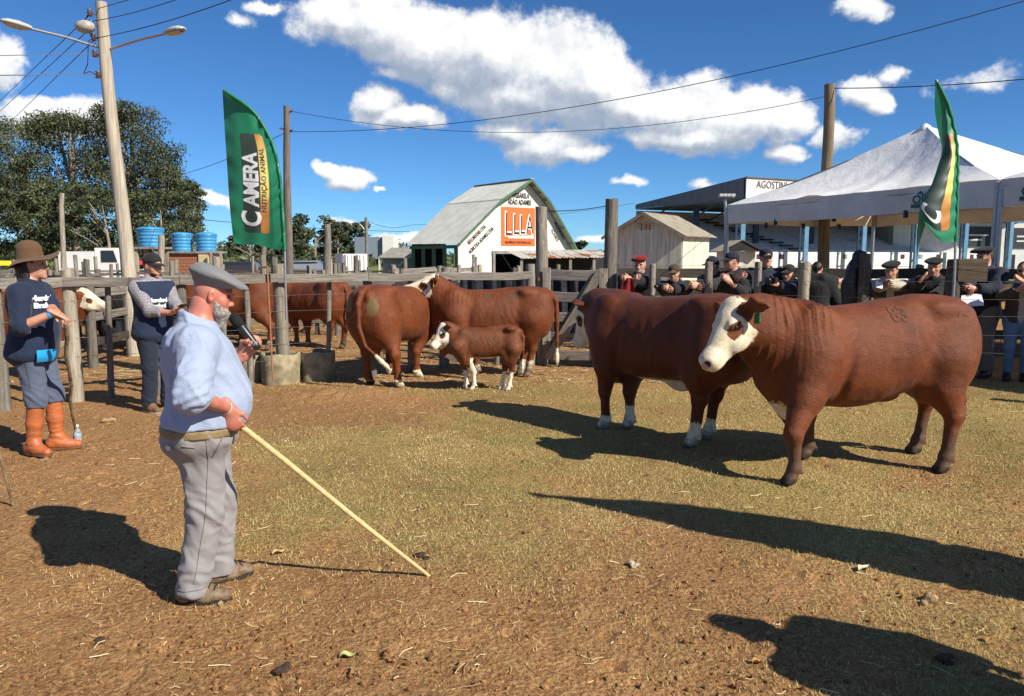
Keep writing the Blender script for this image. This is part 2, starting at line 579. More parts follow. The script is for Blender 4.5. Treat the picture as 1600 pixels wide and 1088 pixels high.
def wood_mat(name, c, c2, crack=(.03, .022, .017), sc=(9, 9, .8), lichen=.25, rnd=.25, lc=(.42, .40, .34)):
    """weathered grey timber with long checks and pale lichen blotches; grain along local z"""
    m, t, b = new_mat(name)
    oi = t.nodes.new('ShaderNodeObjectInfo')
    c0 = t.nodes.new('ShaderNodeTexCoord')
    off = vec_n(t, 'SCALE', oi.outputs['Location'] if 'Location' in oi.outputs else c0.outputs['Object'])
    off.inputs['Scale'].default_value = 3.7
    pos = vec_n(t, 'ADD', c0.outputs['Object'], off.outputs[0]).outputs[0]
    mp = t.nodes.new('ShaderNodeMapping'); mp.inputs['Scale'].default_value = sc
    t.links.new(pos, mp.inputs[0]); co = mp.outputs[0]
    g = noise_n(t, co, 3.0, 6, .65, dist=.4)
    col = mixc(t, sstep(t, g, .32, .68), c, c2)
    g2 = noise_n(t, co, 7.0, 4, .7)
    cr = sstep(t, g2, .66, .72)
    li = noise_n(t, pos, 9.0, 5, .7)
    col = mixc(t, math_n(t, 'MULTIPLY', sstep(t, li, .56, .66), lichen), col, lc)
    col = mixc(t, math_n(t, 'MULTIPLY', cr, .75), col, crack)
    f = math_n(t, 'MULTIPLY_ADD', oi.outputs['Random'], 2 * rnd, c=1 - rnd)
    v = vec_n(t, 'SCALE', col); t.links.new(f, v.inputs['Scale'])
    t.links.new(v.outputs[0], b.inputs['Base Color'])
    b.inputs['Roughness'].default_value = .85
    b.inputs['Specular IOR Level'].default_value = .2
    h = math_n(t, 'SUBTRACT', g, math_n(t, 'MULTIPLY', cr, .8))
    bump(t, b, h, .8, .012)
    return m
_fc = {}
def text_vf(body, size=1.0, bold=0.0, align='CENTER', spacing=1.0, xs=1.0):
    """flat letters in the xy plane as (verts, polygons)"""
    cu = bpy.data.curves.new('t', 'FONT')
    cu.body = body; cu.size = size; cu.offset = bold; cu.align_x = align; cu.align_y = 'CENTER'
    cu.space_character = spacing; cu.resolution_u = 3
    o = bpy.data.objects.new('t', cu)
    me = o.to_mesh()
    V = np.array([v.co[:] for v in me.vertices]).reshape(-1, 3); V[:, 0] *= xs
    F = [tuple(p.vertices) for p in me.polygons]
    o.to_mesh_clear(); bpy.data.objects.remove(o); bpy.data.curves.remove(cu)
    return V, F
def text_obj(name, body, mat, parent, size, place, bold=0.0, **kw):
    """place(x, y) -> 3-D point"""
    V, F = text_vf(body, size, bold, **kw)
    me = bpy.data.meshes.new(name)
    me.from_pydata([tuple(place(x, y)) for x, y, _ in V], [], F)
    me.update()
    return obj(name, me, mat, parent)
# ------------------------------------------------------------------ the ground
def grass_mask(x, y):
    """how much short turf grows here (0 bare reddish soil .. 1)"""
    x = np.asarray(x, float); y = np.asarray(y, float)
    P = np.stack([x, y, np.zeros_like(x)], 1)
    a = np.clip((y - 3.1) / 2.2, 0, 1) * np.clip((11.6 - y) / 1.6, 0, 1)
    # bare strip along the left fence and around the water rings
    left = np.clip((x + 2.9 + .12 * (y - 4)) / 1.4, 0, 1)
    a = a * left
    d = np.hypot((x + 2.4) / 1.7, (y - 9.0) / 1.3)
    a = a * np.clip((d - .55) / .6, 0, 1)
    a = np.maximum(a * .88, .50 * np.clip((x - .1) / 1.6, 0, 1) * np.clip((y - 1.6) / 1.0, 0, 1) * np.clip((11.6 - y) / 1.6, 0, 1))
    n = fbm(P, .9, 4, .55, 3) * .9 + fbm(P, 4.5, 3, .6, 9) * .55
    g = a + n * .62 * np.clip(a * 1.6 + .12, 0, 1) - .04
    g = np.clip(g, 0, 1)
    g = np.where(y > 11.3, np.clip(.15 + n * .5, 0, .5), g)
    return g
def hoofprints(x, y):
    """shallow trodden pits, one jittered pit in some of the cells of a quarter metre grid"""
    c = .23; ix = np.floor(x / c).astype(np.int64); iy = np.floor(y / c).astype(np.int64); r = np.zeros_like(x)
    for dx in (-1, 0, 1):
        for dy in (-1, 0, 1):
            jx, jy = ix + dx, iy + dy
            a = _hash(jx, jy, jx * 0, 5); b = _hash(jx, jy, jx * 0, 6); e = _hash(jx, jy, jx * 0, 7); w = _hash(jx, jy, jx * 0, 8)
            ca, sa = np.cos(e * 6.28), np.sin(e * 6.28)
            px, py = x - (jx + a) * c, y - (jy + b) * c
            u, v = (px * ca + py * sa) / .062, (-px * sa + py * ca) / .045
            d = np.sqrt(u * u + v * v)
            r += np.where(w > .52, -.016 * np.clip(1.15 - d, 0, 1) ** .7 + .007 * np.exp(-((d - 1.3) / .3) ** 2), 0)
    return r
def ground_h(x, y):
    x = np.asarray(x, float); y = np.asarray(y, float)
    P = np.stack([x, y, np.zeros_like(x)], 1)
    near = np.clip((16 - np.hypot(x, y - 6)) / 6, 0, 1)
    h = fbm(P, .45, 2, .5, 21) * .018
    h = h + near * (fbm(P, 3.2, 2, .5, 22) * .010 + np.maximum(fbm(P, 11., 3, .6, 23), -.1) * .013 * (1.25 - grass_mask(x, y)))
    h = h + near * hoofprints(x, y) * (1.15 - grass_mask(x, y) * .9)
    # churned earth heaped in front of the water rings
    h = h + .07 * np.exp(-(((x + 2.45) / .75) ** 2 + ((y - 9.55) / .28) ** 2)) * (1 + .5 * fbm(P, 6, 2, .5, 31))
    h = h + .05 * np.exp(-(((x + 1.95) / .35) ** 2 + ((y - 9.75) / .3) ** 2))
    return h * np.clip((60 - np.hypot(x, y)) / 30, 0, 1)
def axis_pts(lo, hi, inner, outer, fine_fn):
    pts = [inner[0]]
    while pts[-1] < inner[1]:
        pts.append(pts[-1] + fine_fn(pts[-1]))
    a = pts[0]; st = .1; L = []
    while a > lo:
        st *= 1.35; a -= st; L.append(a)
    b = pts[-1]; st = .1; Rr = []
    while b < hi:
        st *= 1.35; b += st; Rr.append(b)
    return np.array(L[::-1] + pts + Rr)
gx = axis_pts(-1500, 1500, (-5.2, 6.2), None, lambda v: .024)
gy = axis_pts(-400, 3500, (1.6, 13.5), None, lambda v: max(.016, .0052 * v))
GX, GY = np.meshgrid(gx, gy, indexing='xy')
xs, ys = GX.ravel(), GY.ravel()
zs = ground_h(xs, ys)
ny_, nx_ = GX.shape
ii = np.arange(ny_ * nx_).reshape(ny_, nx_)
F = np.stack([ii[:-1, :-1].ravel(), ii[:-1, 1:].ravel(), ii[1:, 1:].ravel(), ii[1:, :-1].ravel()], 1)
me = np_mesh('ground', np.stack([xs, ys, zs], 1), F)
add_attr(me, 'turf', grass_mask(xs, ys))
add_attr(me, 'field', np.clip((ys - 48 + fbm(np.stack([xs, ys, xs * 0], 1), .05, 3, .5, 5) * 22) / 10, 0, 1))
mg, t, b = new_mat('soil_and_turf')
co = coords(t)
at_ = t.nodes.new('ShaderNodeAttribute'); at_.attribute_name = 'turf'
af = t.nodes.new('ShaderNodeAttribute'); af.attribute_name = 'field'
n1 = noise_n(t, co, 2.2, 5, .6); n2 = noise_n(t, co, 34, 5, .68); n3 = noise_n(t, co, 120, 3, .7)
soil = mixc(t, sstep(t, n1, .3, .7), (.385, .204, .085), (.265, .128, .052))
soil = mixc(t, sstep(t, n2, .42, .66), soil, (.50, .31, .135))
soil = mixc(t, math_n(t, 'MULTIPLY', sstep(t, n3, .53, .66), .85), soil, (.060, .027, .011))
turf = mixc(t, sstep(t, n2, .36, .62), (.29, .225, .072), (.46, .355, .135))
turf = mixc(t, math_n(t, 'MULTIPLY', sstep(t, n1, .45, .66), .55), turf, (.185, .185, .062))
turf = mixc(t, math_n(t, 'MULTIPLY', sstep(t, n3, .52, .66), .75), turf, (.060, .045, .016))  # dark specks paint in the shadows between the grass blades
thr = math_n(t, 'ADD', at_.outputs['Fac'], math_n(t, 'MULTIPLY_ADD', n2, .9, c=-.45))
col = mixc(t, math_n(t, 'MULTIPLY', sstep(t, thr, .22, .85), .72), soil, turf)
fieldc = mixc(t, sstep(t, noise_n(t, co, .08, 4, .6), .35, .65), (.13, .20, .045), (.19, .22, .07))
col = mixc(t, af.outputs['Fac'], col, fieldc)
big = sstep(t, noise_n(t, co, .55, 4, .6), .34, .66)
col = mixc(t, math_n(t, 'MULTIPLY', math_n(t, 'SUBTRACT', 1.0, big), .34), col, (.13, .070, .034))
t.links.new(col, b.inputs['Base Color'])
b.inputs['Roughness'].default_value = .95; b.inputs['Specular IOR Level'].default_value = .12
vo = t.nodes.new('ShaderNodeTexVoronoi'); vo.inputs['Scale'].default_value = 42; t.links.new(co, vo.inputs['Vector'])
hh = math_n(t, 'ADD', math_n(t, 'MULTIPLY', vo.outputs['Distance'], -.7), math_n(t, 'ADD', n2, math_n(t, 'MULTIPLY', n3, .6)))
bump(t, b, hh, .9, .016)
obj('ground', me, mg)['kind'] = 'structure'

def frustum_pts(n, z0, z1, pw=1.0, marg=.25):
    """points on the ground in and around the view, denser nearby"""
    uu = RNG.random(n)
    if pw == 1.0: Z = z0 * (z1 / z0) ** uu
    else: Z = (z0 ** (1 - pw) + uu * (z1 ** (1 - pw) - z0 ** (1 - pw))) ** (1 / (1 - pw))
    X = (RNG.random(n) * 2 - 1) * (Z * .68 + marg)
    return X, Z
def tone_mat(name, stops, rough=.8, trans=.0):
    m, t, b = new_mat(name)
    a = t.nodes.new('ShaderNodeAttribute'); a.attribute_name = 'tone'
    r = t.nodes.new('ShaderNodeValToRGB'); t.links.new(a.outputs['Fac'], r.inputs[0])
    e = r.color_ramp.elements
    e[0].position, e[0].color = stops[0][0], (*stops[0][1], 1)
    e[1].position, e[1].color = stops[-1][0], (*stops[-1][1], 1)
    for p, c in stops[1:-1]:
        x = e.new(p); x.color = (*c, 1)
    t.links.new(r.outputs[0], b.inputs['Base Color'])
    b.inputs['Roughness'].default_value = rough; b.inputs['Specular IOR Level'].default_value = .2
    return m
# short cropped grass, one triangle a blade
X, Y = frustum_pts(330000, 2.2, 13.2, 1.15)
g = grass_mask(X, Y)
patch_ = np.clip(.62 + 1.15 * fbm(np.stack([X, Y, X * 0], 1), 2.6, 4, .62, 51), .10, 1)
keep = RNG.random(len(X)) < np.clip(g * 1.1, .015, 1) ** 1.1 * patch_
X, Y, g = X[keep], Y[keep], g[keep]
Z = ground_h(X, Y)
n = len(X)
az = RNG.random(n) * 2 * np.pi
ln = (.010 + .018 * RNG.random(n) ** 2) * (1 + Y * .045)
tilt = .45 + 1.05 * RNG.random(n)
dx, dy = np.cos(az), np.sin(az)
tip = np.stack([X + dx * ln * np.sin(tilt), Y + dy * ln * np.sin(tilt), Z + ln * np.cos(tilt) + .002], 1)
wd = .0016 * (1 + Y * .13)
pa = np.stack([X - dy * wd, Y + dx * wd, Z - .002], 1); pb = np.stack([X + dy * wd, Y - dx * wd, Z - .002], 1)
V = np.stack([pa, pb, tip], 1).reshape(-1, 3)
F = np.arange(3 * n).reshape(-1, 3)
me = np_mesh('grass', V, F, False)
P2 = np.stack([X, Y, X * 0], 1)
tone = np.clip(.37 + .62 * fbm(P2, 1.5, 4, .55, 40) + .36 * RNG.standard_normal(n) * .5 + .10 * (g - .4), 0, 1)
add_attr(me, 'tone', np.repeat(tone, 3))
grass_m = tone_mat('cropped_grass', [(0, (.58, .46, .225)), (.42, (.47, .365, .145)), (.70, (.275, .255, .078)), (1, (.105, .165, .026))])
o = obj('grass', me, grass_m); o['kind'] = 'stuff'; o['label'] = 'short dry and green grass growing over the ring'; o['category'] = 'grass'

# scattered straw and dry stalks
def stalks(n, z0, z1, pw, lmin, lmax, wmul, xlo=None, xhi=None):
    X, Y = frustum_pts(n, z0, z1, pw)
    if xlo is not None:
        k = (X > xlo) & (X < xhi); X, Y = X[k], Y[k]
    n = len(X); az = RNG.random(n) * 2 * np.pi
    ln = lmin + (lmax - lmin) * RNG.random(n) ** 2.5
    wd = (.0012 + .0022 * RNG.random(n)) * wmul
    bend = RNG.standard_normal(n) * .35
    rows = []
    for s in (-.5, 0, .5):
        a = az + bend * s
        cx = X + np.cos(a) * ln * s; cy = Y + np.sin(a) * ln * s
        h = ground_h(cx, cy) + .004 + .008 * RNG.random(n)
        for sd_ in (-1, 1):
            rows.append(np.stack([cx - np.sin(az) * wd * sd_, cy + np.cos(az) * wd * sd_, h + .0015 * sd_], 1))
    V = np.stack(rows, 1).reshape(-1, 3)
    b0 = np.arange(n) * 6
    F = np.concatenate([np.stack([b0, b0 + 1, b0 + 3, b0 + 2], 1), np.stack([b0 + 2, b0 + 3, b0 + 5, b0 + 4], 1)])
    return V, F, np.repeat(RNG.random(n), 6)
A = [stalks(2600, 2.2, 12, .9, .015, .11, .5), stalks(9000, 10.5, 21, .6, .06, .3, 2.6, -7, 3.5)]
V, F = join_vf([(a[0], a[1]) for a in A])
me = np_mesh('straw', V, F, False); add_attr(me, 'tone', np.concatenate([a[2] for a in A]))
straw_m = tone_mat('straw', [(0, (.26, .17, .08)), (.6, (.46, .34, .17)), (1, (.66, .58, .36))])
o = obj('straw', me, straw_m); o['kind'] = 'stuff'; o['label'] = 'loose straw scattered over the ring and pens'; o['category'] = 'straw'

# crumbs of soil
_t = (1 + 5 ** .5) / 2
ICO_V = np.array([(-1, _t, 0), (1, _t, 0), (-1, -_t, 0), (1, -_t, 0), (0, -1, _t), (0, 1, _t), (0, -1, -_t), (0, 1, -_t), (_t, 0, -1), (_t, 0, 1), (-_t, 0, -1), (-_t, 0, 1)]) / 1.9
ICO_F = np.array([(0, 11, 5), (0, 5, 1), (0, 1, 7), (0, 7, 10), (0, 10, 11), (1, 5, 9), (5, 11, 4), (11, 10, 2), (10, 7, 6), (7, 1, 8), (3, 9, 4), (3, 4, 2), (3, 2, 6), (3, 6, 8), (3, 8, 9), (4, 9, 5), (2, 4, 11), (6, 2, 10), (8, 6, 7), (9, 8, 1)])
X, Y = frustum_pts(46000, 2.1, 11, 1.4)
g = grass_mask(X, Y)
k = RNG.random(len(X)) < (1.0 - .8 * np.clip(g * 1.5, 0, 1)) * np.clip(.55 + fbm(np.stack([X, Y, X * 0], 1), 2.5, 3, .6, 77) * 1.6, .08, 1)
X, Y = X[k], Y[k]; n = len(X)
sz = .0022 + .0120 * RNG.random(n) ** 8
h = ground_h(X, Y)
V = ICO_V[None] * sz[:, None, None] * RNG.uniform(.55, 1.25, (n, 12, 1)) * RNG.uniform(.7, 1.3, (n, 1, 3))
V = V + np.stack([X, Y, h + sz * .35], 1)[:, None, :]
F = (ICO_F[None] + (np.arange(n) * 12)[:, None, None]).reshape(-1, 3)
me = np_mesh('dirt_clods', V.reshape(-1, 3), F, False); add_attr(me, 'tone', np.repeat(RNG.random(n), 12))
clod_m = tone_mat('soil_crumbs', [(0, (.115, .054, .025)), (.5, (.23, .112, .043)), (1, (.36, .20, .085))], .95)
o = obj('dirt_clods', me, clod_m); o['kind'] = 'stuff'; o['label'] = 'loose crumbs of reddish soil on the bare ground'; o['category'] = 'soil'
# ------------------------------------------------------------------ fences, posts and yards
wood_m = wood_mat('weathered_post', (.235, .215, .18), (.115, .10, .085))
wood_pale = wood_mat('pale_post', (.36, .32, .255), (.20, .17, .13), lichen=.3)
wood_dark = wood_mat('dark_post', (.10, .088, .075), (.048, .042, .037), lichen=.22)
rail_m = wood_mat('weathered_rail', (.245, .222, .19), (.13, .113, .095), lichen=.14, rnd=.15)
plank_dark = wood_mat('dark_plank', (.085, .072, .06), (.045, .038, .032), lichen=.1)
wire_m = simple('fence_wire', (.20, .195, .19), .45, .2, 40, metal=.6)
rust_m = simple('rusty_iron', (.26, .10, .05), .8, .3, 30, .002)
def post_mesh(h, r, n=9, seg=7, taper=.9, lean=(0, 0), jit=.10, top_r=None):
    """a split or round post, its foot a little below the ground, origin at ground level"""
    mb = MB(); rows = []
    ph = [random.uniform(0, 6.28) for _ in range(4)]
    for i in range(seg + 1):
        t = i / seg; z = -.15 + (h + .15) * t
        rr = r * (1 + (taper - 1) * t)
        row = []
        for k in range(n):
            a = 2 * math.pi * k / n
            f = 1 + jit * (math.sin(2 * a + ph[0]) * .5 + math.sin(3 * a + ph[1] + t * 1.2) * .45 + .25 * math.sin(7 * t + ph[2] + a) + random.uniform(-.35, .35))
            row.append((math.cos(a) * rr * f + lean[0] * t * h + .012 * math.sin(3 * t + ph[3]), math.sin(a) * rr * f + lean[1] * t * h, z + (random.uniform(-.02, .015) if i == seg else 0)))
        rows.append(row)
    mb.grid(rows, True, True)
    c = [sum(p[j] for p in rows[-1]) / n for j in range(3)]; c[2] += r * .12
    for k in range(n): mb.poly([rows[-1][k], rows[-1][(k + 1) % n], c])
    return mb.mesh('post')
def add_post(par, x, y, h, r, m=None, name='post', **kw):
    return obj(name, post_mesh(h, r, **kw), m or wood_m, par, (x, y, 0))
def add_rail(par, a, b, w=.05, t=.13, m=None, name='rail', seg=6, sag=.012):
    """a sawn or split rail from a to b with a slightly uneven run"""
    a, b = Vector(a), Vector(b); mid = (a + b) / 2; L = (b - a).length
    d, s, u = frame(b - a)
    mb = MB(); rows = []
    for i in range(seg + 1):
        f = i / seg; p = a.lerp(b, f) - mid + Vector((0, 0, -sag * math.sin(math.pi * f) + random.uniform(-.006, .006)))
        tt = t * (1 + random.uniform(-.06, .06)) / 2; ww = w / 2
        rows.append([p - s * ww - u * tt, p - s * ww + u * tt * .8, p - s * ww * .7 + u * tt, p + s * ww * .7 + u * tt, p + s * ww + u * tt * .8, p + s * ww - u * tt])
    mb.grid(rows, False, True); mb.poly(rows[0]); mb.poly(rows[-1][::-1])
    # grain runs along local z: turn the mesh so that z is the rail's axis
    M = Matrix((s, u, d)).transposed()
    Mi = M.inverted()
    mb.v = [tuple(Mi @ Vector(v)) for v in mb.v]
    me = mb.mesh(name)
    bm = bmesh.new(); bm.from_mesh(me); bmesh.ops.recalc_face_normals(bm, faces=bm.faces[:]); bm.to_mesh(me); bm.free()
    o = obj(name, me, m or rail_m, par)
    o.matrix_local = Matrix.Translation(mid) @ M.to_4x4()
    return o
def add_wire(par, pts, r=.0022, m=None, name='wire', seg=5, sag=.0):
    mb = MB(); P = []
    for i in range(len(pts) - 1):
        a, b = Vector(pts[i]), Vector(pts[i + 1])
        for j in range(seg):
            f = j / seg; q = a.lerp(b, f); q.z -= sag * 4 * f * (1 - f); P.append(q)
    P.append(Vector(pts[-1]))
    mb.tube(P, r, 4, False)
    return mb.build(name, m or wire_m, par, fix=False)

# ring fence on the left: posts, one heavy top rail, five wires
fl = thing('wire_fence', 'grey rail fence with five wires and stout posts along the left of the ring', 'fence')
FP = [ground(4, 642), ground(118, 628), Vector((-4.15, 9.72, 0)), ground(444, 597), Vector((-2.05, 11.1, 0)), Vector((-1.06, 11.95, 0)), Vector((.30, 12.25, 0))]
fh = [1.60, 1.60, 1.50, 1.63, 1.55, 1.58, 1.62]; fr = [.10, .082, .075, .095, .07, .085, .085]
FP.insert(0, Vector((-8.2, 7.4, 0))); fh.insert(0, 1.6); fr.insert(0, .09)
for p, h, r_ in zip(FP, fh, fr):
    add_post(fl, p.x, p.y, h, r_, wood_pale if r_ > .081 and p.x > -5.5 and p.x < -2.5 else wood_m, lean=(random.uniform(-.02, .02), 0))
for i in range(len(FP) - 1):
    a, b = FP[i].copy(), FP[i + 1].copy(); off = Vector((.02, -.10, 0)) if i != 2 else Vector((.0, -.06, 0))
    add_rail(fl, (a.x, a.y - fr[i] - .03, 1.45), (b.x, b.y - fr[i + 1] - .028, 1.45 + random.uniform(-.008, .008)), .055, .115)
for z in (1.22, 1.00, .78, .55, .32):
    add_wire(fl, [(p.x, p.y - r_ - .004, z + random.uniform(-.015, .015)) for p, r_ in zip(FP, fr)])
# slender droppers between the posts hold the wires apart
for (i, f, hh) in ((1, .5, 1.3), (2, .30, 1.42), (2, .72, 1.40), (3, .35, 1.42), (3, .62, 1.46), (4, .5, 1.4), (5, .5, 1.4), (6, .35, 1.58), (6, .6, 1.44), (6, .8, 1.56)):
    a, b = FP[i], FP[i + 1]; p = a.lerp(b, f)
    add_post(fl, p.x, p.y + .05, hh, .038, wood_m, 'dropper', n=7, jit=.14, lean=(random.uniform(-.03, .03), 0))
# copper coloured water pipe running up the post
pw = thing('water_pipe', 'thin copper coloured pipe standing in the water trough against the post', 'pipe')
c = ground(431, 600); mb = MB(); mb.tube([(c.x, c.y - .12, .05), (c.x - .01, c.y - .12, .8), (c.x - .02, c.y - .12, 1.62)], .012, 8); mb.build('pipe', simple('copper', (.36, .16, .085), .5, .15, 20), pw)
mb = MB(); mb.tube([(c.x - .02, c.y - .12, 1.60), (c.x - .10, c.y - .12, 1.60)], .014, 8); mb.build('tap', rust_m, pw)

# three cut concrete rings used as troughs
conc = simple('mossy_concrete', (.36, .305, .20), .92, .3, 7, .012, c2=(.17, .15, .085), bscale=22)
def trough(label, c, r, h, a0=0, a1=360, wall=.035, lean=0.0):
    t = thing('water_trough', label, 'trough', (c.x, c.y, 0), 0, 'concrete ring troughs at the post')
    mb = MB(); rows = []
    n = 28
    prof = [(r, -.05), (r * 1.0, h * .5), (r, h - .01), (r - .012, h), (r - wall + .01, h), (r - wall, h - .012), (r - wall, .04)]
    for rr, z in prof:
        row = []
        for k in range(n + 1):
            a = R(a0 + (a1 - a0) * k / n)
            w = 1 + .012 * math.sin(5 * a + z * 9)
            row.append((rr * w * math.cos(a), rr * w * math.sin(a), z + (.012 * math.sin(4 * a + 1) if z > h * .8 else 0)))
        rows.append(row)
    mb.grid(rows)
    if a1 - a0 < 360:
        for k in (0, n): mb.poly([rows[i][k] for i in range(len(rows))])
    mb.build('ring_wall', conc, t)
    mb = MB(); mb.poly([((r - wall) * math.cos(2 * math.pi * k / 24), (r - wall) * math.sin(2 * math.pi * k / 24), h * .72) for k in range(24)])
    if a1 - a0 == 360:
        wm, wt, wb = new_mat('murky_water'); wb.inputs['Base Color'].default_value = (.02, .025, .015, 1); wb.inputs['Roughness'].default_value = .05
        mb.build('water', wm, t)
    return t
trough('round concrete water trough in the middle, in front of the fence post', ground(440, 596), .27, .40)
trough('concrete trough ring in shade at the left behind the grey haired man', ground(392, 594), .22, .38)
trough('cut concrete trough ring at the right with a broken side', ground(497, 592), .25, .40, -150, 120)

# gate: two tall posts, five boards, end stiles and a diagonal brace
gp = [Vector((.47, 12.35, 0)), Vector((1.53, 12.05, 0))]
for p, h, lb in ((gp[0], 2.52, 'tall grey gate post behind the raised cow, cable tied to its top'), (gp[1], 2.62, 'tallest grey gate post beside the onlooker in red beret')):
    o = obj('gate_post', post_mesh(h, .105, n=11, jit=.08, taper=.92), wood_m, None, (p.x, p.y, 0)); tag(o, lb, 'post', 'tall gate posts')
gt = thing('wooden_gate', 'grey board gate with a long diagonal brace between the tall posts', 'gate')
ga, gb2 = gp[0] + Vector((.06, -.12, 0)), gp[1] + Vector((-.10, -.10, 0))
for z, w in ((1.46, .165), (1.12, .155), (.80, .15), (.48, .15), (.20, .15)):
    add_rail(gt, (ga.x, ga.y, z), (gb2.x, gb2.y, z - .005), .03, w, rail_m, 'board')
for q, f in ((ga, .02), (gb2, .98)):
    p = ga.lerp(gb2, f); o = add_rail(gt, (p.x, p.y - .035, .12), (p.x, p.y - .035, 1.56), .03, .13, rail_m, 'stile', sag=0)
p0, p1_ = ga.lerp(gb2, .06), ga.lerp(gb2, .93)
add_rail(gt, (p0.x, p0.y - .05, .12), (p1_.x, p1_.y - .05, 1.50), .03, .14, wood_pale, 'brace', sag=0)
add_rail(gt, (p0.x - .02, p0.y + .05, .20), (p1_.x - .05, p1_.y + .05, 1.52), .03, .10, rail_m, 'brace', sag=0)
mb = MB(); mb.bar((ga.x - .12, ga.y - .02, 1.385), (ga.x + .22, ga.y - .02, 1.385), .012, .05); mb.build('hinge', rust_m, gt)

# wire fence in front of the onlookers
fr_ = thing('wire_fence', 'wire fence on dark split posts between the onlookers and the ring', 'fence')
RP = [(gp[1], 0, 0)]
for px, y, h, r_, m in ((1019, 11.45, 1.63, .055, wood_m), (1106, 11.25, 1.66, .062, wood_m), (1181, 11.1, 1.66, .055, wood_m), (1253, 10.95, 1.66, .085, wood_pale), (1347, 10.72, 1.78, .085, wood_dark), (1485, 10.42, 1.70, .10, wood_dark), (1668, 10.1, 1.7, .09, wood_dark)):
    p = at(px, 500, y); add_post(fr_, p.x, p.y, h, r_, m, jit=.14); RP.append((Vector((p.x, p.y, 0)), h, r_))
for z in (1.60, 1.40, 1.18, .95, .70, .45):
    add_wire(fr_, [(p.x, p.y - r_ - .004, z + random.uniform(-.015, .015)) for p, h, r_ in RP], .0024)
fe = RP[-1][0]
# fence goes on out of the picture towards the camera on the right
for y in (8.0, 5.6):
    add_post(fr_, 7.6, y, 1.65, .09, wood_dark)
# lichen tufted post top with board sign
sg_p = at(1521, 422, 10.36)
o = thing('board_sign', 'blank brown board fixed to the dark post before the onlooker in navy beret', 'board', (0, 0, 0))
a, b = at(1497, 422, 10.34), at(1543, 422, 10.28)
for k in range(2):
    add_rail(o, (a.x, a.y, a.z + .075 - k * .15), (b.x, b.y, b.z + .075 - k * .15), .025, .148, wood_mat('board_brown', (.12, .092, .06), (.075, .056, .038), lichen=.05) if k == 0 else bpy.data.materials['board_brown'], 'plank', sag=0)
# black jacket hung over the dark post
jm = simple('shiny_black_nylon', (.012, .012, .013), .28, .2, 10, .02, spec=.6)
jc = at(1341, 430, 10.88)
s = SDF((-.32, -.22, .5), (.32, .22, 1.95), .014)
s.chain([(0, 0, 1.74), (.01, 0, 1.55), (0, 0, 1.25), (-.04, 0, 1.0)], [.10, .14, .13, .12], .08, flat=((0, 1, 0), .6))
s.chain([(-.10, .02, 1.62), (-.15, .03, 1.35), (-.16, .0, 1.05)], [.055, .055, .05], .05)
s.chain([(.10, .02, 1.62), (.14, .03, 1.35), (.14, .0, 1.0)], [.055, .06, .05], .05)
V, F = s.mesh(); n = normals(V, F); V = V + n * (fbm(V * np.array([1, 1, .6]), 9, 3, .5, 4) * .035)[:, None]
o = obj('hanging_jacket', np_mesh('hanging_jacket', V, F), jm, None, (jc.x, jc.y, 0)); tag(o, 'shiny black jacket hung over the dark post under the tent edge', 'jacket')

# ------------------------------------------------------------------ yards behind
def pen(label, pts, rails, h=1.35, r=.065, m=None, rm=None, step=1.7, group='cattle yard fences', t=.13, jitter=.1, fill=()):
    f = thing('yard_fence', label, 'fence', (0, 0, 0), 0, group)
    for i in range(len(pts) - 1):
        a, b = Vector((*pts[i], 0)), Vector((*pts[i + 1], 0)); L = (b - a).length; k = max(1, round(L / step))
        P = [a.lerp(b, j / k) for j in range(k + 1)]
        for j, p in enumerate(P):
            if j == 0 and i > 0: continue
            add_post(f, p.x, p.y, h * random.uniform(.92, 1.2), r * random.uniform(.8, 1.25), random.choice([m or wood_m, wood_pale, wood_m]), n=7, seg=4, jit=.12, lean=(random.uniform(-.03, .03), 0))
        for z in rails:
            for j in range(k):
                add_rail(f, (P[j].x, P[j].y - .06, z + random.uniform(-.03, .03)), (P[j + 1].x, P[j + 1].y - .06, z + random.uniform(-.03, .03)), .045, t, random.choice([rm or rail_m, wood_m, plank_dark]), seg=2)
    return f
pen('rail fence of the pen with the red cows, its nearest back side', [(-10.5, 16.6), (-6.4, 16.4), (-2.6, 17.2), (.2, 16.9)], (.35, .75, 1.15), 1.5, step=1.25, t=.10)
pen('dividing fence of the pens running away behind the leaning pole', [(-6.6, 12.0), (-6.9, 16.4)], (.4, .8, 1.2), 1.45)
pen('second row of yard rails behind the red cows', [(-15, 20.2), (-9, 20.4), (-3, 20.8), (1.2, 20.5)], (.4, .8, 1.12), 1.5, .065, step=1.2, t=.09)
pen('third row of yard rails with pale posts', [(-19, 25.4), (-10, 26), (-3.5, 25.6)], (.45, .85, 1.15), 1.5, .065, step=1.3, t=.09)
pen('farthest row of yard rails before the parked lorry', [(-26, 33), (-14, 33.5), (-5, 33)], (.4, .8, 1.1), 1.35, .065, step=1.5, t=.09)
pen('cross fence between the yards on the left', [(-10.5, 16.8), (-13, 25)], (.5, .9, 1.2), 1.4, t=.09)
pen('cross fence between the yards behind the flag', [(-4.4, 17.3), (-5.4, 25.4)], (.5, .9, 1.2), 1.4, t=.09)
pen('short yard fence beside the barn with grey posts', [(-3.2, 21), (-1.2, 23.5), (-1.4, 30)], (.5, .95, 1.35), 1.5)
pen('low dark rails behind the gate', [(-.6, 15.2), (2.2, 15.0)], (.45, .85, 1.2), 1.4, .07, rm=plank_dark)
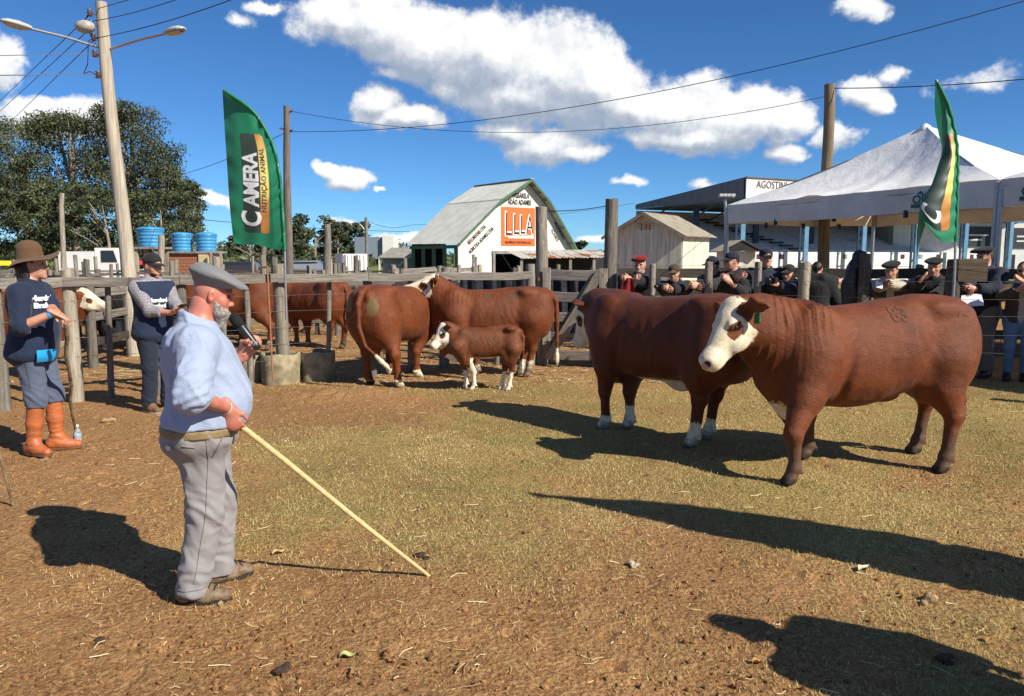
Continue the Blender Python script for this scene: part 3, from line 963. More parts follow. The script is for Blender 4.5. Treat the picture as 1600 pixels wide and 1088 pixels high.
# dark boards behind the onlookers
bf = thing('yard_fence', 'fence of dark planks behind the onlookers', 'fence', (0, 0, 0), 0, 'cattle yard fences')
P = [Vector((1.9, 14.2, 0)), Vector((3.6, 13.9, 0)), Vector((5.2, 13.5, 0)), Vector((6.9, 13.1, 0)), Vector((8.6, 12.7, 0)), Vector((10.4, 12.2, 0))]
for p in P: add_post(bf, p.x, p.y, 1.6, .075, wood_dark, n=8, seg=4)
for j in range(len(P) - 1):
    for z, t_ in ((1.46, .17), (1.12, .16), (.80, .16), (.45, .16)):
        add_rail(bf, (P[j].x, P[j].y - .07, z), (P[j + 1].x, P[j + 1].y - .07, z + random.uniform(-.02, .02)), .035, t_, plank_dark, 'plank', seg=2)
# black sheeting tied along the pens, plus one dark sheet added for shade
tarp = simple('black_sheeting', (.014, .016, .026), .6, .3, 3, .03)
def sheeting(label, a, b, z0, z1):
    a, b = Vector((*a, 0)), Vector((*b, 0)); mb = MB(); rows = []
    d, s_, u_ = frame(b - a)
    n = 40
    for j in range(7):
        t = j / 6
        rows.append([a.lerp(b, i / n) + s_ * (.05 * math.sin(i * .9 + t) * (1 - .4 * t) + .02 * math.sin(i * 2.3 + t * 4)) + Vector((0, 0, z0 + (z1 - z0) * t - .035 * abs(math.sin(i * math.pi / 8)) * t)) for i in range(n + 1)])
    mb.grid(rows); mb.grid([[p + s_ * .004 for p in r][::-1] for r in rows])
    return tag(mb.build('dark_sheet', tarp, fix=False), label, 'tarpaulin')
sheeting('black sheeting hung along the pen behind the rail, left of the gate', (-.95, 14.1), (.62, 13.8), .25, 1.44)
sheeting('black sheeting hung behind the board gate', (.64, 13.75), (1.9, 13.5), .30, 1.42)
sheeting('dark sheet added for the pen shade and black cattle behind the leaning pole', (-8.6, 16.2), (-5.6, 16.1), .1, 1.15)  # added sheet, its black stands in for the shadows and dark cattle here
# low board kerb behind the onlookers on the right
kb = thing('board_kerb', 'low grey board lying along the grass behind the jeans at the right edge', 'kerb')
add_rail(kb, (6.4, 13.9, .12), (11.5, 12.6, .12), .06, .24, rail_m, 'board', sag=0)

# ------------------------------------------------------------------ poles and cables
def pole(label, base, top, r0, r1, mat, cat='pole', group='timber poles', seg=10):
    mb = MB(); base, top = Vector(base), Vector(top); pts = []; rad = []
    for i in range(seg + 1):
        t = i / seg; p = base.lerp(top, t) + Vector((.018 * math.sin(t * 7 + base.x), .01 * math.sin(t * 5), 0)) * (1 if 0 < i < seg else 0)
        pts.append(p - base); rad.append((r0 + (r1 - r0) * t) * random.uniform(.97, 1.03))
    pts[0] = pts[0] - Vector((0, 0, .3))
    mb.tube(pts, rad, 12, True, True, .03, up=(0, 1, 0))
    root = thing('utility_pole', label, cat, tuple(base), 0, group)
    mb.build('shaft', mat, root)
    return root
steel_m = simple('galvanised_steel', (.42, .43, .45), .4, .1, 20, metal=.7)
lampg = simple('lamp_glass', (.62, .62, .58), .25, .08, spec=.5)
cable_m = simple('black_cable', (.018, .018, .02), .6, 0)
ceram = simple('insulator', (.12, .07, .05), .3, .1)
p0 = ground(212, 556); ptop = at(158, 4, p0.y)
root = pole('tall leaning pale timber pole with two street lamp arms', p0, ptop, .130, .088, wood_mat('pole_timber', (.40, .355, .28), (.25, .215, .165), sc=(7, 7, .35), lichen=.12))
def rel(v): return Vector(v) - p0
def lamp(a, b, label):
    mb = MB(); mb.tube([rel(a), rel(a).lerp(rel(b), .5) + Vector((0, 0, .02)), rel(b)], .022, 8); arm = mb.build('lamp_arm', steel_m, root)
    d = (Vector(b) - Vector(a)).normalized(); c = rel(b) + d * .16
    f, s_, u_ = frame(d)
    mb = MB(); rows = []
    for t, w, h in ((-.2, .05, .045), (-.14, .075, .055), (0, .10, .07), (.14, .095, .06), (.21, .06, .035), (.225, .02, .01)):
        rows.append([c + f * t + s_ * (w * math.cos(k * math.pi / 6)) + u_ * (h * math.sin(k * math.pi / 6) * (1 if math.sin(k * math.pi / 6) > 0 else .45)) for k in range(12)])
    mb.grid(rows, True, True); mb.poly(rows[0]); mb.build('lamp_housing', simple('lamp_grey', (.45, .45, .43), .5, .08), arm)
    mb = MB(); mb.grid([[c + f * t + s_ * w * q - u_ * (.034 + .03 * (1 - q * q) * (1 if abs(t) < .15 else .3)) for q in np.linspace(-1, 1, 7)] for t, w in ((-.15, .05), (-.05, .08), (.08, .085), (.17, .06))])
    mb.build('lamp_glass', lampg, arm)
lamp(at(157, 75, p0.y), at(44, 44, p0.y - .9), '')
lamp(at(172, 77, p0.y), at(262, 52, p0.y - .7), '')
mb = MB(); c = rel(at(133, 42, p0.y - .2)); mb.sphere(tuple(c), .13, 14, 9, (1.25, 1, .8)); mb.build('transformer_can', simple('can_grey', (.40, .38, .34), .5, .15, 20), root)
for px, py in ((140, 20), (142, 38), (146, 58), (148, 84), (153, 117)):
    c = rel(at(px, py, p0.y - .1)); mb = MB(); mb.lathe(tuple(c), [(.01, -.06), (.05, -.05), (.025, -.02), (.055, 0), (.025, .03), (.045, .05), (.01, .06)], 10); mb.build('insulator', ceram, root)
    mb = MB(); mb.tube([c, rel(at(160, py + 6, p0.y))], .012, 6); mb.build('bracket', rust_m, root)
for pts in ([(146, 58), (138, 66), (137, 100), (131, 115)], [(140, 20), (133, 30), (141, 55), (150, 70)], [(130, 116), (140, 112), (150, 116)]):
    mb = MB(); mb.tube([rel(at(x, y, p0.y - .12)) for x, y in pts], .007, 5); mb.build('drop_wire', cable_m, root)

q0 = at(452, 500, 22.0); q0.z = 0
r2 = pole('dark thin timber pole behind the green feather flag', (q0.x, 22, 0), at(448, 166, 22), .13, .085, wood_mat('dark_pole', (.20, .17, .14), (.11, .095, .08), lichen=.08))
for py, dx in ((176, .16), (203, -.2), (206, .16)):
    c = at(449, py, 22) - Vector((q0.x, 22, 0)); mb = MB(); mb.bar(c, c + Vector((dx, -.05, .03)), .03, .05); mb.build('bracket', ceram, r2)
r3 = pole('weathered timber pole rising behind the white tent', at(1283, 520, 19.2).xy.to_3d(), at(1296, 132, 19.2), .15, .125, wood_mat('brown_pole', (.215, .165, .105), (.125, .095, .062), sc=(7, 7, .35), lichen=.1))
r4 = pole('short pale timber pole behind the broad brown hat', Vector((at(100, 500, 24).x, 24, 0)), at(97, 302, 24), .085, .07, wood_pale)
r5 = pole('small far timber pole with a lamp beside the white trailer', Vector((at(573, 420, 52).x, 52, 0)), at(572, 340, 52), .13, .10, wood_m)
mb = MB(); b5 = Vector((at(573, 420, 52).x, 52, 0)); mb.tube([at(571, 362, 52) - b5, at(566, 354, 52) - b5, at(561, 350, 52) - b5], .035, 6); mb.build('lamp_arm', steel_m, r5)
mb = MB(); mb.tube([at(573, 358, 52) - b5, at(577, 349, 52) - b5], .05, 6); mb.build('transformer_can', steel_m, r5)
r6 = pole('stout grey post standing in the yards before the white trailer', Vector((at(513, 500, 20).x, 20, 0)), at(511, 351, 20), .105, .085, wood_m)
r7 = pole('short brown post under the flag in the yards', Vector((at(413, 500, 24).x, 24, 0)), at(413, 383, 24), .09, .08, wood_m)
r8 = pole('leaning grey post below the blue tanks', Vector((at(254, 500, 26).x, 26, 0)), at(252, 368, 26), .11, .10, wood_pale)
# floodlight mast by the shed
r9 = pole('thin steel mast with a row of floodlights beside the shed', at(1141, 480, 23).xy.to_3d(), at(1133, 312, 23), .06, .045, steel_m, group='steel masts')
b9 = at(1141, 480, 23).xy.to_3d()
mb = MB(); mb.bar(at(1123, 307, 23) - b9, at(1147, 308, 23) - b9, .05, .04); mb.build('crossbar', steel_m, r9)
for i in range(4):
    c = at(1127 + i * 6.3, 305, 22.9) - b9; mb = MB(); mb.box(tuple(c), (.10, .09, .075)); mb.build('floodlight', simple('flood_grey', (.55, .55, .55), .4) if i == 0 else bpy.data.materials['flood_grey'], r9)
r10 = pole('straight timber post at the right corner of the shed', at(1136, 480, 22).xy.to_3d(), at(1134, 372, 22), .07, .065, wood_pale)
def cable(label, pts, r=.012, sag=.0, seg=24, m=None):
    mb = MB(); P = []
    for i in range(len(pts) - 1):
        a, b = Vector(pts[i]), Vector(pts[i + 1])
        for j in range(seg):
            f = j / seg; q = a.lerp(b, f); q.z -= sag * 4 * f * (1 - f); P.append(q)
    P.append(Vector(pts[-1])); mb.tube(P, r * .7, 4, False)
    return tag(mb.build('overhead_cable', m or cable_m, fix=False), label, 'cable')
cable('long overhead cable rising from the thin pole across the clouds to the top right corner', [at(450, 206, 22), at(1600, 2, 13.0), at(1900, -60, 10)], .011, .55)
cable('slack overhead cable strung from the thin pole to the pole behind the tent', [at(450, 173, 22), at(1294, 150, 19.2)], .010, .72, 30)
cable('overhead cable leaving the pole behind the tent to the right', [at(1296, 138, 19.2), at(1600, 124, 16), at(1900, 100, 14)], .016, .05)
for y0, y1, lb in ((22, 0, 'uppermost'), (30, 0, 'middle'), (56, 0, 'lowest')):
    pass
cable('uppermost of the three cables from the leaning pole to the top of the picture', [at(152, 14, p0.y), at(208, -2, 11.5), at(420, -70, 7)], .009)
cable('middle of the three cables from the leaning pole to the top of the picture', [at(146, 33, p0.y), at(280, -2, 11), at(520, -70, 7)], .009, .03)
cable('lowest of the three cables from the leaning pole, crossing the small wisp of cloud', [at(148, 60, p0.y), at(366, -2, 10.5), at(560, -70, 7)], .010, .05)
cable('first cable slanting down to the left from the leaning pole', [at(144, 20, p0.y), at(0, 158, 26), at(-200, 340, 45)], .014)
cable('second cable slanting down to the left from the leaning pole', [at(146, 40, p0.y), at(10, 165, 26), at(-200, 345, 45)], .014)
cable('third cable slanting down to the left from the leaning pole', [at(150, 60, p0.y), at(25, 182, 26), at(-200, 380, 45)], .014)
cable('upper white service cable running left from the leaning pole', [at(150, 84, p0.y), at(0, 87, 9), at(-200, 90, 6)], .007, .0, m=steel_m)
cable('lower white service cable running left from the leaning pole', [at(152, 116, p0.y), at(0, 118, 9), at(-200, 122, 6)], .009, .0, m=steel_m)
cable('cable from the short pale pole behind the brown hat to the flag', [at(99, 306, 24), at(355, 347, 38), at(640, 362, 60)], .02, .1)
cable('cable passing behind the green flag to the thin pole', [at(280, 274, 30), at(449, 206, 22)], .014, .1)
cable('stout black cable tied between the two tall gate posts', [gp[0] + Vector((0, 0, 2.46)), gp[1] + Vector((0, 0, 2.53))], .009, .035)
cable('pale far cable above the barn roof towards the grandstand', [at(573, 345, 52), at(640, 352, 60), at(990, 318, 70)], .02, .3)
cable('guy cable slanting from the shed eave to the fence', [at(1122, 357, 22), at(1060, 408, 14.0), at(1030, 436, 12.0)], .008)
# ------------------------------------------------------------------ buildings and tents
def frame2(u):
    """plan axes from a direction"""
    u = Vector((u[0], u[1], 0)).normalized(); return u, Vector((-u.y, u.x, 0))
zinc = simple('galvanised_sheet', (.46, .475, .44), .6, .12, 1.5, .004, c2=(.37, .385, .355))
white_wall = simple('whitewashed_board', (.74, .72, .66), .8, .12, 2.2, .004, c2=(.60, .57, .50), stretch=(1, 1, .35))
green_paint = simple('green_paint', (.075, .16, .085), .6, .15, 6)
orange_p = simple('orange_paint', (.72, .15, .035), .6, .06, 5)
black_p = simple('black_paint', (.02, .02, .022), .6, .1)
maroon_p = simple('maroon_paint', (.11, .015, .02), .6, .1)
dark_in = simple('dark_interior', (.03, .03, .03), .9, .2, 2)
grey_board = simple('grey_timber', (.30, .285, .26), .85, .25, 5, .006, stretch=(1, 1, .3))
rust_sheet, t, b = new_mat('rusty_sheet')
n = noise_n(t, coords(t), .9, 3, .5)
t.links.new(mixc(t, sstep(t, n, .56, .63), (.56, .52, .44), (.36, .13, .055)), b.inputs['Base Color']); b.inputs['Roughness'].default_value = .7
def corr_sheet(par, o, ex, ey, wdt, ln, mat, name='roof_sheet', pitch=.16, amp=.018, per=4, th=.006):
    """corrugated sheet: origin o, waves across ex, runs along ey"""
    o, ex, ey = Vector(o), Vector(ex).normalized(), Vector(ey).normalized(); n = ex.cross(ey).normalized()
    k = max(2, int(wdt / pitch * per)); mb = MB()
    r0 = []; r1 = []
    for i in range(k + 1):
        x = wdt * i / k; h = amp * math.sin(2 * math.pi * i / per)
        r0.append(o + ex * x + n * h); r1.append(o + ex * x + ey * ln + n * h)
    mb.grid([r0, r1], False); mb.grid([[p - n * th for p in r1], [p - n * th for p in r0]], False)
    return mb.build(name, mat, par, fix=False)

# ---- barn with a gambrel roof, gable painted with advertisements
barn = thing('barn', 'white gabled barn with grey gambrel roof, green trim and orange painted sign', 'barn')
Y0 = 45.0
GL = at(716, 400, Y0); GL.z = 0
gu, gv = frame2((.80, .60))              # along the gable, and away from the camera along the ridge is gv
gv = Vector((-.60, .80, 0))
WG = 8.64
def B(a, b, z): return GL + gu * a + gv * b + Vector((0, 0, z))
mid = 5.03
prof = [(-.25, 2.45), (2.80, 5.06), (mid, 6.34), (6.48, 5.09), (WG + .12, 2.15)]   # eave, kink, ridge, kink, eave
LB = 5.6
roof = obj('roof', MB().mesh('roof'), None, barn)
nst = 3
for si in range(4):
    (a0, z0), (a1, z1) = prof[si], prof[si + 1]
    for k in range(nst):
        b0 = -.50 + (LB + .50) * k / nst; wdt = (LB + .50) / nst - .02
        if si < 2: o_, ey = B(a0, b0, z0), B(a1, b0, z1) - B(a0, b0, z0)
        else: o_, ey = B(a1, b0, z1), B(a0, b0, z0) - B(a1, b0, z1)
        ln = ey.length + (.12 if si in (0, 3) else .0)
        lift = Vector((0, 0, .012 * k + (.03 if si in (1, 2) else 0)))
        ex = gv if si < 2 else gv
        corr_sheet(roof, o_ + lift, ex, ey, wdt, ln, zinc, pitch=.17)
    # green barge boards on the front edge
    p, q = B(a0, -.53, z0 - .02), B(a1, -.53, z1 - .02)
    mb = MB(); mb.bar(p, q, .05, .13, up=(gu * -(z1 - z0) + Vector((0, 0, a1 - a0)))); mb.build('barge_board', green_paint, barn)
    for k in range(3):
        f = (k + .5) / 3; a = a0 + (a1 - a0) * f; z = z0 + (z1 - z0) * f - .12
        mb = MB(); mb.bar(B(a, -.48, z), B(a, .0, z), .06, .10); mb.build('purlin', grey_board, barn)
mb = MB(); mb.bar(B(mid, -.53, 6.41), B(mid, LB, 6.41), .30, .03); mb.build('ridge_cap', zinc, barn)
# gable wall with the loading opening: built as three boards fields around the hole
def gable_z(a):
    return float(np.interp(a, [q[0] for q in prof], [q[1] for q in prof])) - .10
h0, h1, hz = 2.49, 4.68, 2.02
mb = MB()
def wall_strip(a0, a1, zb, n=6, t=.10):
    for i in range(n):
        x0, x1 = a0 + (a1 - a0) * i / n, a0 + (a1 - a0) * (i + 1) / n
        mb.hexa([B(x0, 0, zb), B(x1, 0, zb), B(x1, t, zb), B(x0, t, zb), B(x0, 0, gable_z(x0)), B(x1, 0, gable_z(x1)), B(x1, t, gable_z(x1)), B(x0, t, gable_z(x0))])
wall_strip(.0, h0, .0, 8); wall_strip(h0, h1, hz, 8); wall_strip(h1, WG, .0, 8)
mb.build('gable_wall', white_wall, barn)
mb = MB(); mb.bar(B(h0 - .1, -.06, hz - .06), B(h1 + .1, -.06, hz - .06), .10, .18); mb.build('lintel', grey_board, barn)
for a in (h0, h1):
    mb = MB(); mb.bar(B(a, -.06, 0), B(a, -.06, hz - .15), .16, .12, up=tuple(gv)); mb.build('door_post', grey_board, barn)
for i in range(5):
    a = .0 + 2.0 * i
    mb = MB(); mb.bar(B(.04, .3 + 1.25 * i, 0), B(.04, .3 + 1.25 * i, 2.3), .22, .22); mb.build('side_post', green_paint, barn)
mb = MB(); mb.bar(B(.0, 0.1, 2.28), B(.0, LB, 2.28), .14, .2); mb.build('eave_beam', green_paint, barn)
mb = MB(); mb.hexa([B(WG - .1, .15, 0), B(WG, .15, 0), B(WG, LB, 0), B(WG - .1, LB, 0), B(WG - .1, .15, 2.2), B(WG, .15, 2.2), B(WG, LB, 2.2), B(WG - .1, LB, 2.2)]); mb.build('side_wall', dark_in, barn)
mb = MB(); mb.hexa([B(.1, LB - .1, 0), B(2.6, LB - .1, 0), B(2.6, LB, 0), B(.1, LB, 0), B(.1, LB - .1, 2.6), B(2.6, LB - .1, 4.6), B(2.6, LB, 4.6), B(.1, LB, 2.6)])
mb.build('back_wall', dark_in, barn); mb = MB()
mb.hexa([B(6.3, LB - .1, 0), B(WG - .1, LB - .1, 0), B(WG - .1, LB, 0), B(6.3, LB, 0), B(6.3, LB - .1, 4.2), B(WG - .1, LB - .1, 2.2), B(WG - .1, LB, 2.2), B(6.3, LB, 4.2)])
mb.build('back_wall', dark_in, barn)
mb = MB(); mb.bar(B(.3, 2.0, .05), B(1.9, 2.0, 2.6), .05, .05); mb.build('inner_brace', grey_board, barn)
mb = MB(); mb.lathe(tuple(B(.9, .8, 2.10)), [(.20, -.02), (.16, .05), (.05, .12), (.02, .3)], 12); mb.build('hanging_lamp', simple('enamel', (.7, .7, .68), .3), barn)
# orange sign with the initials
sa0, sa1, sz0, sz1 = 3.08, 5.66, 2.36, 4.68
mb = MB(); mb.hexa([B(sa0, -.03, sz0), B(sa1, -.03, sz0), B(sa1, .01, sz0), B(sa0, .01, sz0), B(sa0, -.03, sz1), B(sa1, -.03, sz1), B(sa1, .01, sz1), B(sa0, .01, sz1)])
sign = mb.build('painted_sign', orange_p, barn)
def onwall(a, z, off):
    return lambda x, y: B(a + x, -off, z + y)
wletter = simple('white_paint', (.80, .79, .76), .6, .04)
for i, (ch, x, sz_) in enumerate((('L', -.82, 2.05), ('L', -.22, 1.78), ('L', .28, 1.62), ('A', .84, 1.62))):
    text_obj('sign_letter', ch, wletter, sign, sz_, onwall((sa0 + sa1) / 2 + x, 3.60, .045), .065, xs=.54)
    text_obj('sign_letter', ch, maroon_p if i == 0 else black_p, sign, sz_, onwall((sa0 + sa1) / 2 + x + .035, 3.60 - .02, .055), -.012, xs=.54)
mb = MB()
for (a, z, w, h) in ((-.05, 2.88, 1.45, .13),):
    mb.poly([B((sa0 + sa1) / 2 + a - w / 2, -.048, z - h / 2), B((sa0 + sa1) / 2 + a + w / 2 + .5, -.048, z - h / 2), B((sa0 + sa1) / 2 + a + w / 2 + .5, -.048, z + h), B((sa0 + sa1) / 2 + a - w / 2, -.048, z + h / 2)])
mb.build('sign_swash', wletter, sign, fix=False)
text_obj('sign_text', 'MADEIRAS E TRATADAS LLLA', maroon_p, sign, .19, onwall((sa0 + sa1) / 2 - .02, 2.56, .045), .008, xs=.80)
text_obj('gable_text', 'PASSARELA', black_p, barn, .42, onwall(4.56, 5.38, .02), .014, xs=.62)
text_obj('gable_text', 'ADÃO ADAMES', black_p, barn, .42, onwall(4.47, 4.98, .02), .014, xs=.60)
sl = math.atan2(prof[1][1] - prof[0][1], prof[1][0] - prof[0][0])
def slant(a, z, ang):
    c, s_ = math.cos(ang), math.sin(ang)
    return lambda x, y: B(a + x * c - y * s_, -.02, z + x * s_ + y * c)
text_obj('gable_text', 'REFLORESTAIS LTDA', black_p, barn, .31, slant(1.30, 2.98, sl), .008, xs=.56)
text_obj('gable_text', 'AGRICOLA ADAMES LTDA', black_p, barn, .31, slant(1.62, 2.66, sl), .008, xs=.62)
text_obj('gable_text', 'MADEIREIRA', black_p, barn, .34, slant(WG - .95, 3.35, -.93), .006, xs=.7)
text_obj('gable_text', 'ADAMES', black_p, barn, .34, slant(WG - 1.35, 3.05, -.93), .006, xs=.7)
# rusty lean-to in front of the barn
lt = thing('lean_to_roof', 'low shed roof of pale sheets with rust patches between barn and gate post', 'shed')
a, b = at(815, 412, 39.0), at(965, 406, 41.0)
for k in range(7):
    f0 = k / 7; p = a.lerp(b, f0); p.z = 1.62; d = (b - a).xy.to_3d().normalized(); n_ = Vector((-d.y, d.x, 0))
    corr_sheet(lt, p + Vector((0, 0, .008 * k)), d, n_ * 2.4 + Vector((0, 0, .42)), (b - a).length / 7, 2.45, rust_sheet, pitch=.2)
for k in range(5):
    p = a.lerp(b, k / 4); mb = MB(); mb.bar((p.x, p.y + .2, 0), (p.x, p.y + .2, 1.62), .14, .14); mb.build('post', grey_board, lt)
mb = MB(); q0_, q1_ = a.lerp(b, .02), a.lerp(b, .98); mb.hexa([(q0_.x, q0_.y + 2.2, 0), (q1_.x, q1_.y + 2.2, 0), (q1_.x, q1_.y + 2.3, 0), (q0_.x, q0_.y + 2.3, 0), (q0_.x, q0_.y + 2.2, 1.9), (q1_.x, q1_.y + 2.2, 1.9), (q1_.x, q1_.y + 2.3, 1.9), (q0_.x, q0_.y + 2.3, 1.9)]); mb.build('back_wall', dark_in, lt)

# ---- boarded shed with a tiled roof
shed = thing('shed', 'small cream boarded shed with brown ribbed roof and emblem in its gable', 'shed')
C0 = at(1065, 400, 30.0); C0.z = 0
su = Vector((-.86, .51, 0)); sv = Vector((.51, .86, 0)).normalized()
WS, LS, HS, HP = 2.95, 3.5, 2.62, 3.42
def Sh(a, b, z): return C0 + su * a + sv * b + Vector((0, 0, z))
shed_m = simple('cream_boards', (.72, .715, .56), .8, .1, 6, .003, c2=(.47, .455, .37), stretch=(1, 1, .12))
def board_wall(par, P, w, z0, zf, n, mat, t=.03, name='board'):
    """vertical boards with open joints; P(a, off, z)"""
    for i in range(n):
        a0, a1 = w * i / n + .004, w * (i + 1) / n - .004
        j = random.uniform(0, .006)
        mb = MB(); mb.hexa([P(a0, j, z0), P(a1, j, z0), P(a1, t + j, z0), P(a0, t + j, z0), P(a0, j, zf(a0)), P(a1, j, zf(a1)), P(a1, t + j, zf(a1)), P(a0, t + j, zf(a0))])
        mb.build(name, mat, par, fix=True)
fw = obj('front_wall', MB().mesh('front_wall'), None, shed); sw = obj('side_wall', MB().mesh('side_wall'), None, shed)
board_wall(fw, lambda a, o_, z: Sh(a, -o_, z), WS, 0, lambda a: HS, 18, shed_m)
board_wall(sw, lambda a, o_, z: Sh(-o_, a, z), LS, 0, lambda a: HS, 20, shed_m)
mb = MB(); mb.poly([Sh(0, -.035, HS), Sh(WS, -.035, HS), Sh(WS / 2, -.035, HP - .04)]); mb.poly([Sh(0, .02, HS), Sh(WS / 2, .02, HP - .04), Sh(WS, .02, HS)])
mb.hexa([Sh(WS - .03, .0, 0), Sh(WS, .0, 0), Sh(WS, LS, 0), Sh(WS - .03, LS, 0), Sh(WS - .03, .0, HS), Sh(WS, .0, HS), Sh(WS, LS, HS), Sh(WS - .03, LS, HS)])
mb.hexa([Sh(0, LS - .03, 0), Sh(WS, LS - .03, 0), Sh(WS, LS, 0), Sh(0, LS, 0), Sh(0, LS - .03, HS), Sh(WS, LS - .03, HS), Sh(WS, LS, HS), Sh(0, LS, HS)])
mb.build('gable', shed_m, shed)
tile_m = simple('brown_roof_sheet', (.34, .305, .235), .8, .2, 3, .004, c2=(.23, .20, .155))
sroof = obj('roof', MB().mesh('roof'), None, shed)
rise = HP - HS; half_w = WS / 2
for s_, a_e in ((0, -.28), (1, WS + .28)):
    for k in range(4):
        b0 = -.35 + (LS + .7) * k / 4
        e_ = Sh(a_e, b0, HS - rise * .28 / half_w + .03 + .006 * k); top_ = Sh(half_w, b0, HP + .03 + .006 * k)
        if s_ == 0: corr_sheet(sroof, e_, sv, top_ - e_, (LS + .7) / 4, (top_ - e_).length, tile_m, pitch=.15, amp=.02)
        else: corr_sheet(sroof, top_, sv, e_ - top_, (LS + .7) / 4, (top_ - e_).length, tile_m, pitch=.15, amp=.02)
for a_e in (-.28, WS + .28):
    mb = MB(); mb.bar(Sh(a_e, -.36, HS - rise * .28 / half_w - .03), Sh(half_w, -.36, HP - .03), .03, .12, up=(0, 0, 1)); mb.build('barge_board', tile_m, shed)
em = obj('emblem', MB().mesh('emblem'), None, shed)
def embl(a, z): return Sh(WS / 2 - a, -.045, HS + .30 + z)
mb = MB(); mb.poly([embl(x, z) for x, z in ((-.15, -.17), (.15, -.17), (.15, .10), (0, .24), (-.15, .10))]); mb.build('emblem_field', simple('emblem_cream', (.60, .52, .34), .6), em, fix=False)
mb = MB(); mb.poly([embl(x, z) - sv * .004 for x, z in ((-.10, -.10), (.05, -.13), (.11, .05), (-.02, .10))]); mb.build('emblem_mark', simple('emblem_ochre', (.42, .24, .09), .6), em, fix=False)
for x in (-.17, .17):
    mb = MB(); mb.bar(embl(x, -.17), embl(x, .10), .03, .03, up=tuple(sv)); mb.build('emblem_edge', black_p, em)
for z in (-.09, 0, .09):
    for s_ in (-1, 1):
        mb = MB(); mb.bar(embl(s_ * .22, z), embl(s_ * .36, z), .02, .02, up=(0, 0, 1)); mb.build('emblem_bar', grey_board, em)
# small kiosk roof between shed and grandstand
ki = thing('kiosk', 'small brown roofed kiosk behind the onlookers beside the mast', 'kiosk')
kc = at(1152, 400, 27.0); kc.z = 0
for s_ in (-1, 1):
    corr_sheet(ki, kc + Vector((0 if s_ > 0 else -.75, -.6, 2.28 if s_ > 0 else 1.90)), (0, 1, 0), Vector((.75 , 0, -.38 * s_)), 1.5, .84, tile_m, pitch=.15)
mb = MB(); mb.box(tuple(kc + Vector((0, .2, .95))), (1.1, .9, 1.9)); mb.build('kiosk_wall', shed_m, ki)
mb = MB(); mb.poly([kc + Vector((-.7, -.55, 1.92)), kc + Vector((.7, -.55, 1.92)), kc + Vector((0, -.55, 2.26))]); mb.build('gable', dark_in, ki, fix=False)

# ---- grandstand
gs = thing('grandstand', 'long roofed grandstand with grey steps, blue columns and white name board', 'grandstand')
FG = at(1160, 400, 46.0); FG.z = 0
fu = Vector((.90, .436, 0)).normalized(); fv = Vector((-.436, .90, 0)).normalized()
def Gs(a, b, z): return FG + fu * a + fv * b + Vector((0, 0, z))
LG, DG = 46.0, 11.0
zf, zbk, zu = 6.30, 5.35, 5.10
blue_dk = simple('dark_blue_steel', (.022, .055, .11), .5, .15, 4); blue_lt = simple('light_blue_steel', (.16, .33, .50), .5, .12, 4)
slate = simple('slate_cladding', (.13, .15, .185), .6, .12, 3)
conc_g = simple('stand_concrete', (.56, .55, .52), .9, .2, 3, .004, c2=(.44, .43, .41))
white_b = simple('white_render', (.72, .71, .68), .8, .1, 2)
# side cladding (wedge), corrugated
k = 64; mb = MB(); r0, r1 = [], []
for i in range(k + 1):
    f = i / k; b = DG * f; zz = zf + (zbk - zf) * f; o_ = .02 * math.sin(i * math.pi / 2)
    r0.append(Gs(-.05 - o_, b, zu)); r1.append(Gs(-.05 - o_, b, zz))
mb.grid([r0, r1], False); mb.build('side_cladding', slate, gs, fix=False)
mb = MB(); mb.hexa([Gs(0, -.2, zf), Gs(LG, -.2, zf), Gs(LG, DG, zbk), Gs(0, DG, zbk), Gs(0, -.2, zf + .06), Gs(LG, -.2, zf + .06), Gs(LG, DG, zbk + .06), Gs(0, DG, zbk + .06)]); mb.build('roof', slate, gs)
mb = MB(); mb.hexa([Gs(0, 0, zu - .06), Gs(LG, 0, zu - .06), Gs(LG, DG, zu - .06), Gs(0, DG, zu - .06), Gs(0, 0, zu), Gs(LG, 0, zu), Gs(LG, DG, zu), Gs(0, DG, zu)]); mb.build('soffit', slate, gs)
for j in range(12):
    mb = MB(); mb.hexa([Gs(LG * j / 12 + .02, -.10, zu + .02), Gs(LG * (j + 1) / 12 - .02, -.10, zu + .02), Gs(LG * (j + 1) / 12 - .02, -.02, zu + .02), Gs(LG * j / 12 + .02, -.02, zu + .02), Gs(LG * j / 12 + .02, -.10, zf), Gs(LG * (j + 1) / 12 - .02, -.10, zf), Gs(LG * (j + 1) / 12 - .02, -.02, zf), Gs(LG * j / 12 + .02, -.02, zf)])
    mb.build('name_board', white_b, gs)
text_obj('board_text', 'AGOSTINI', simple('slate_letters', (.10, .10, .11), .6), gs, .62, lambda x, y: Gs(2.0 + x, -.125, 5.93 + y), .004, xs=.86)
for i in range(15):
    b = 2.0 + .60 * i; z = 1.55 + .21 * i
    mb = MB(); mb.hexa([Gs(.1, b, 0), Gs(LG, b, 0), Gs(LG, b + .60, 0), Gs(.1, b + .60, 0), Gs(.1, b, z), Gs(LG, b, z), Gs(LG, b + .60, z), Gs(.1, b + .60, z)])
    mb.build('step', conc_g, gs)
mb = MB(); mb.hexa([Gs(0, 1.7, 0), Gs(LG, 1.7, 0), Gs(LG, 1.85, 0), Gs(0, 1.85, 0), Gs(0, 1.7, 2.0), Gs(LG, 1.7, 2.0), Gs(LG, 1.85, 2.0), Gs(0, 1.85, 2.0)]); mb.build('front_wall', white_b, gs)
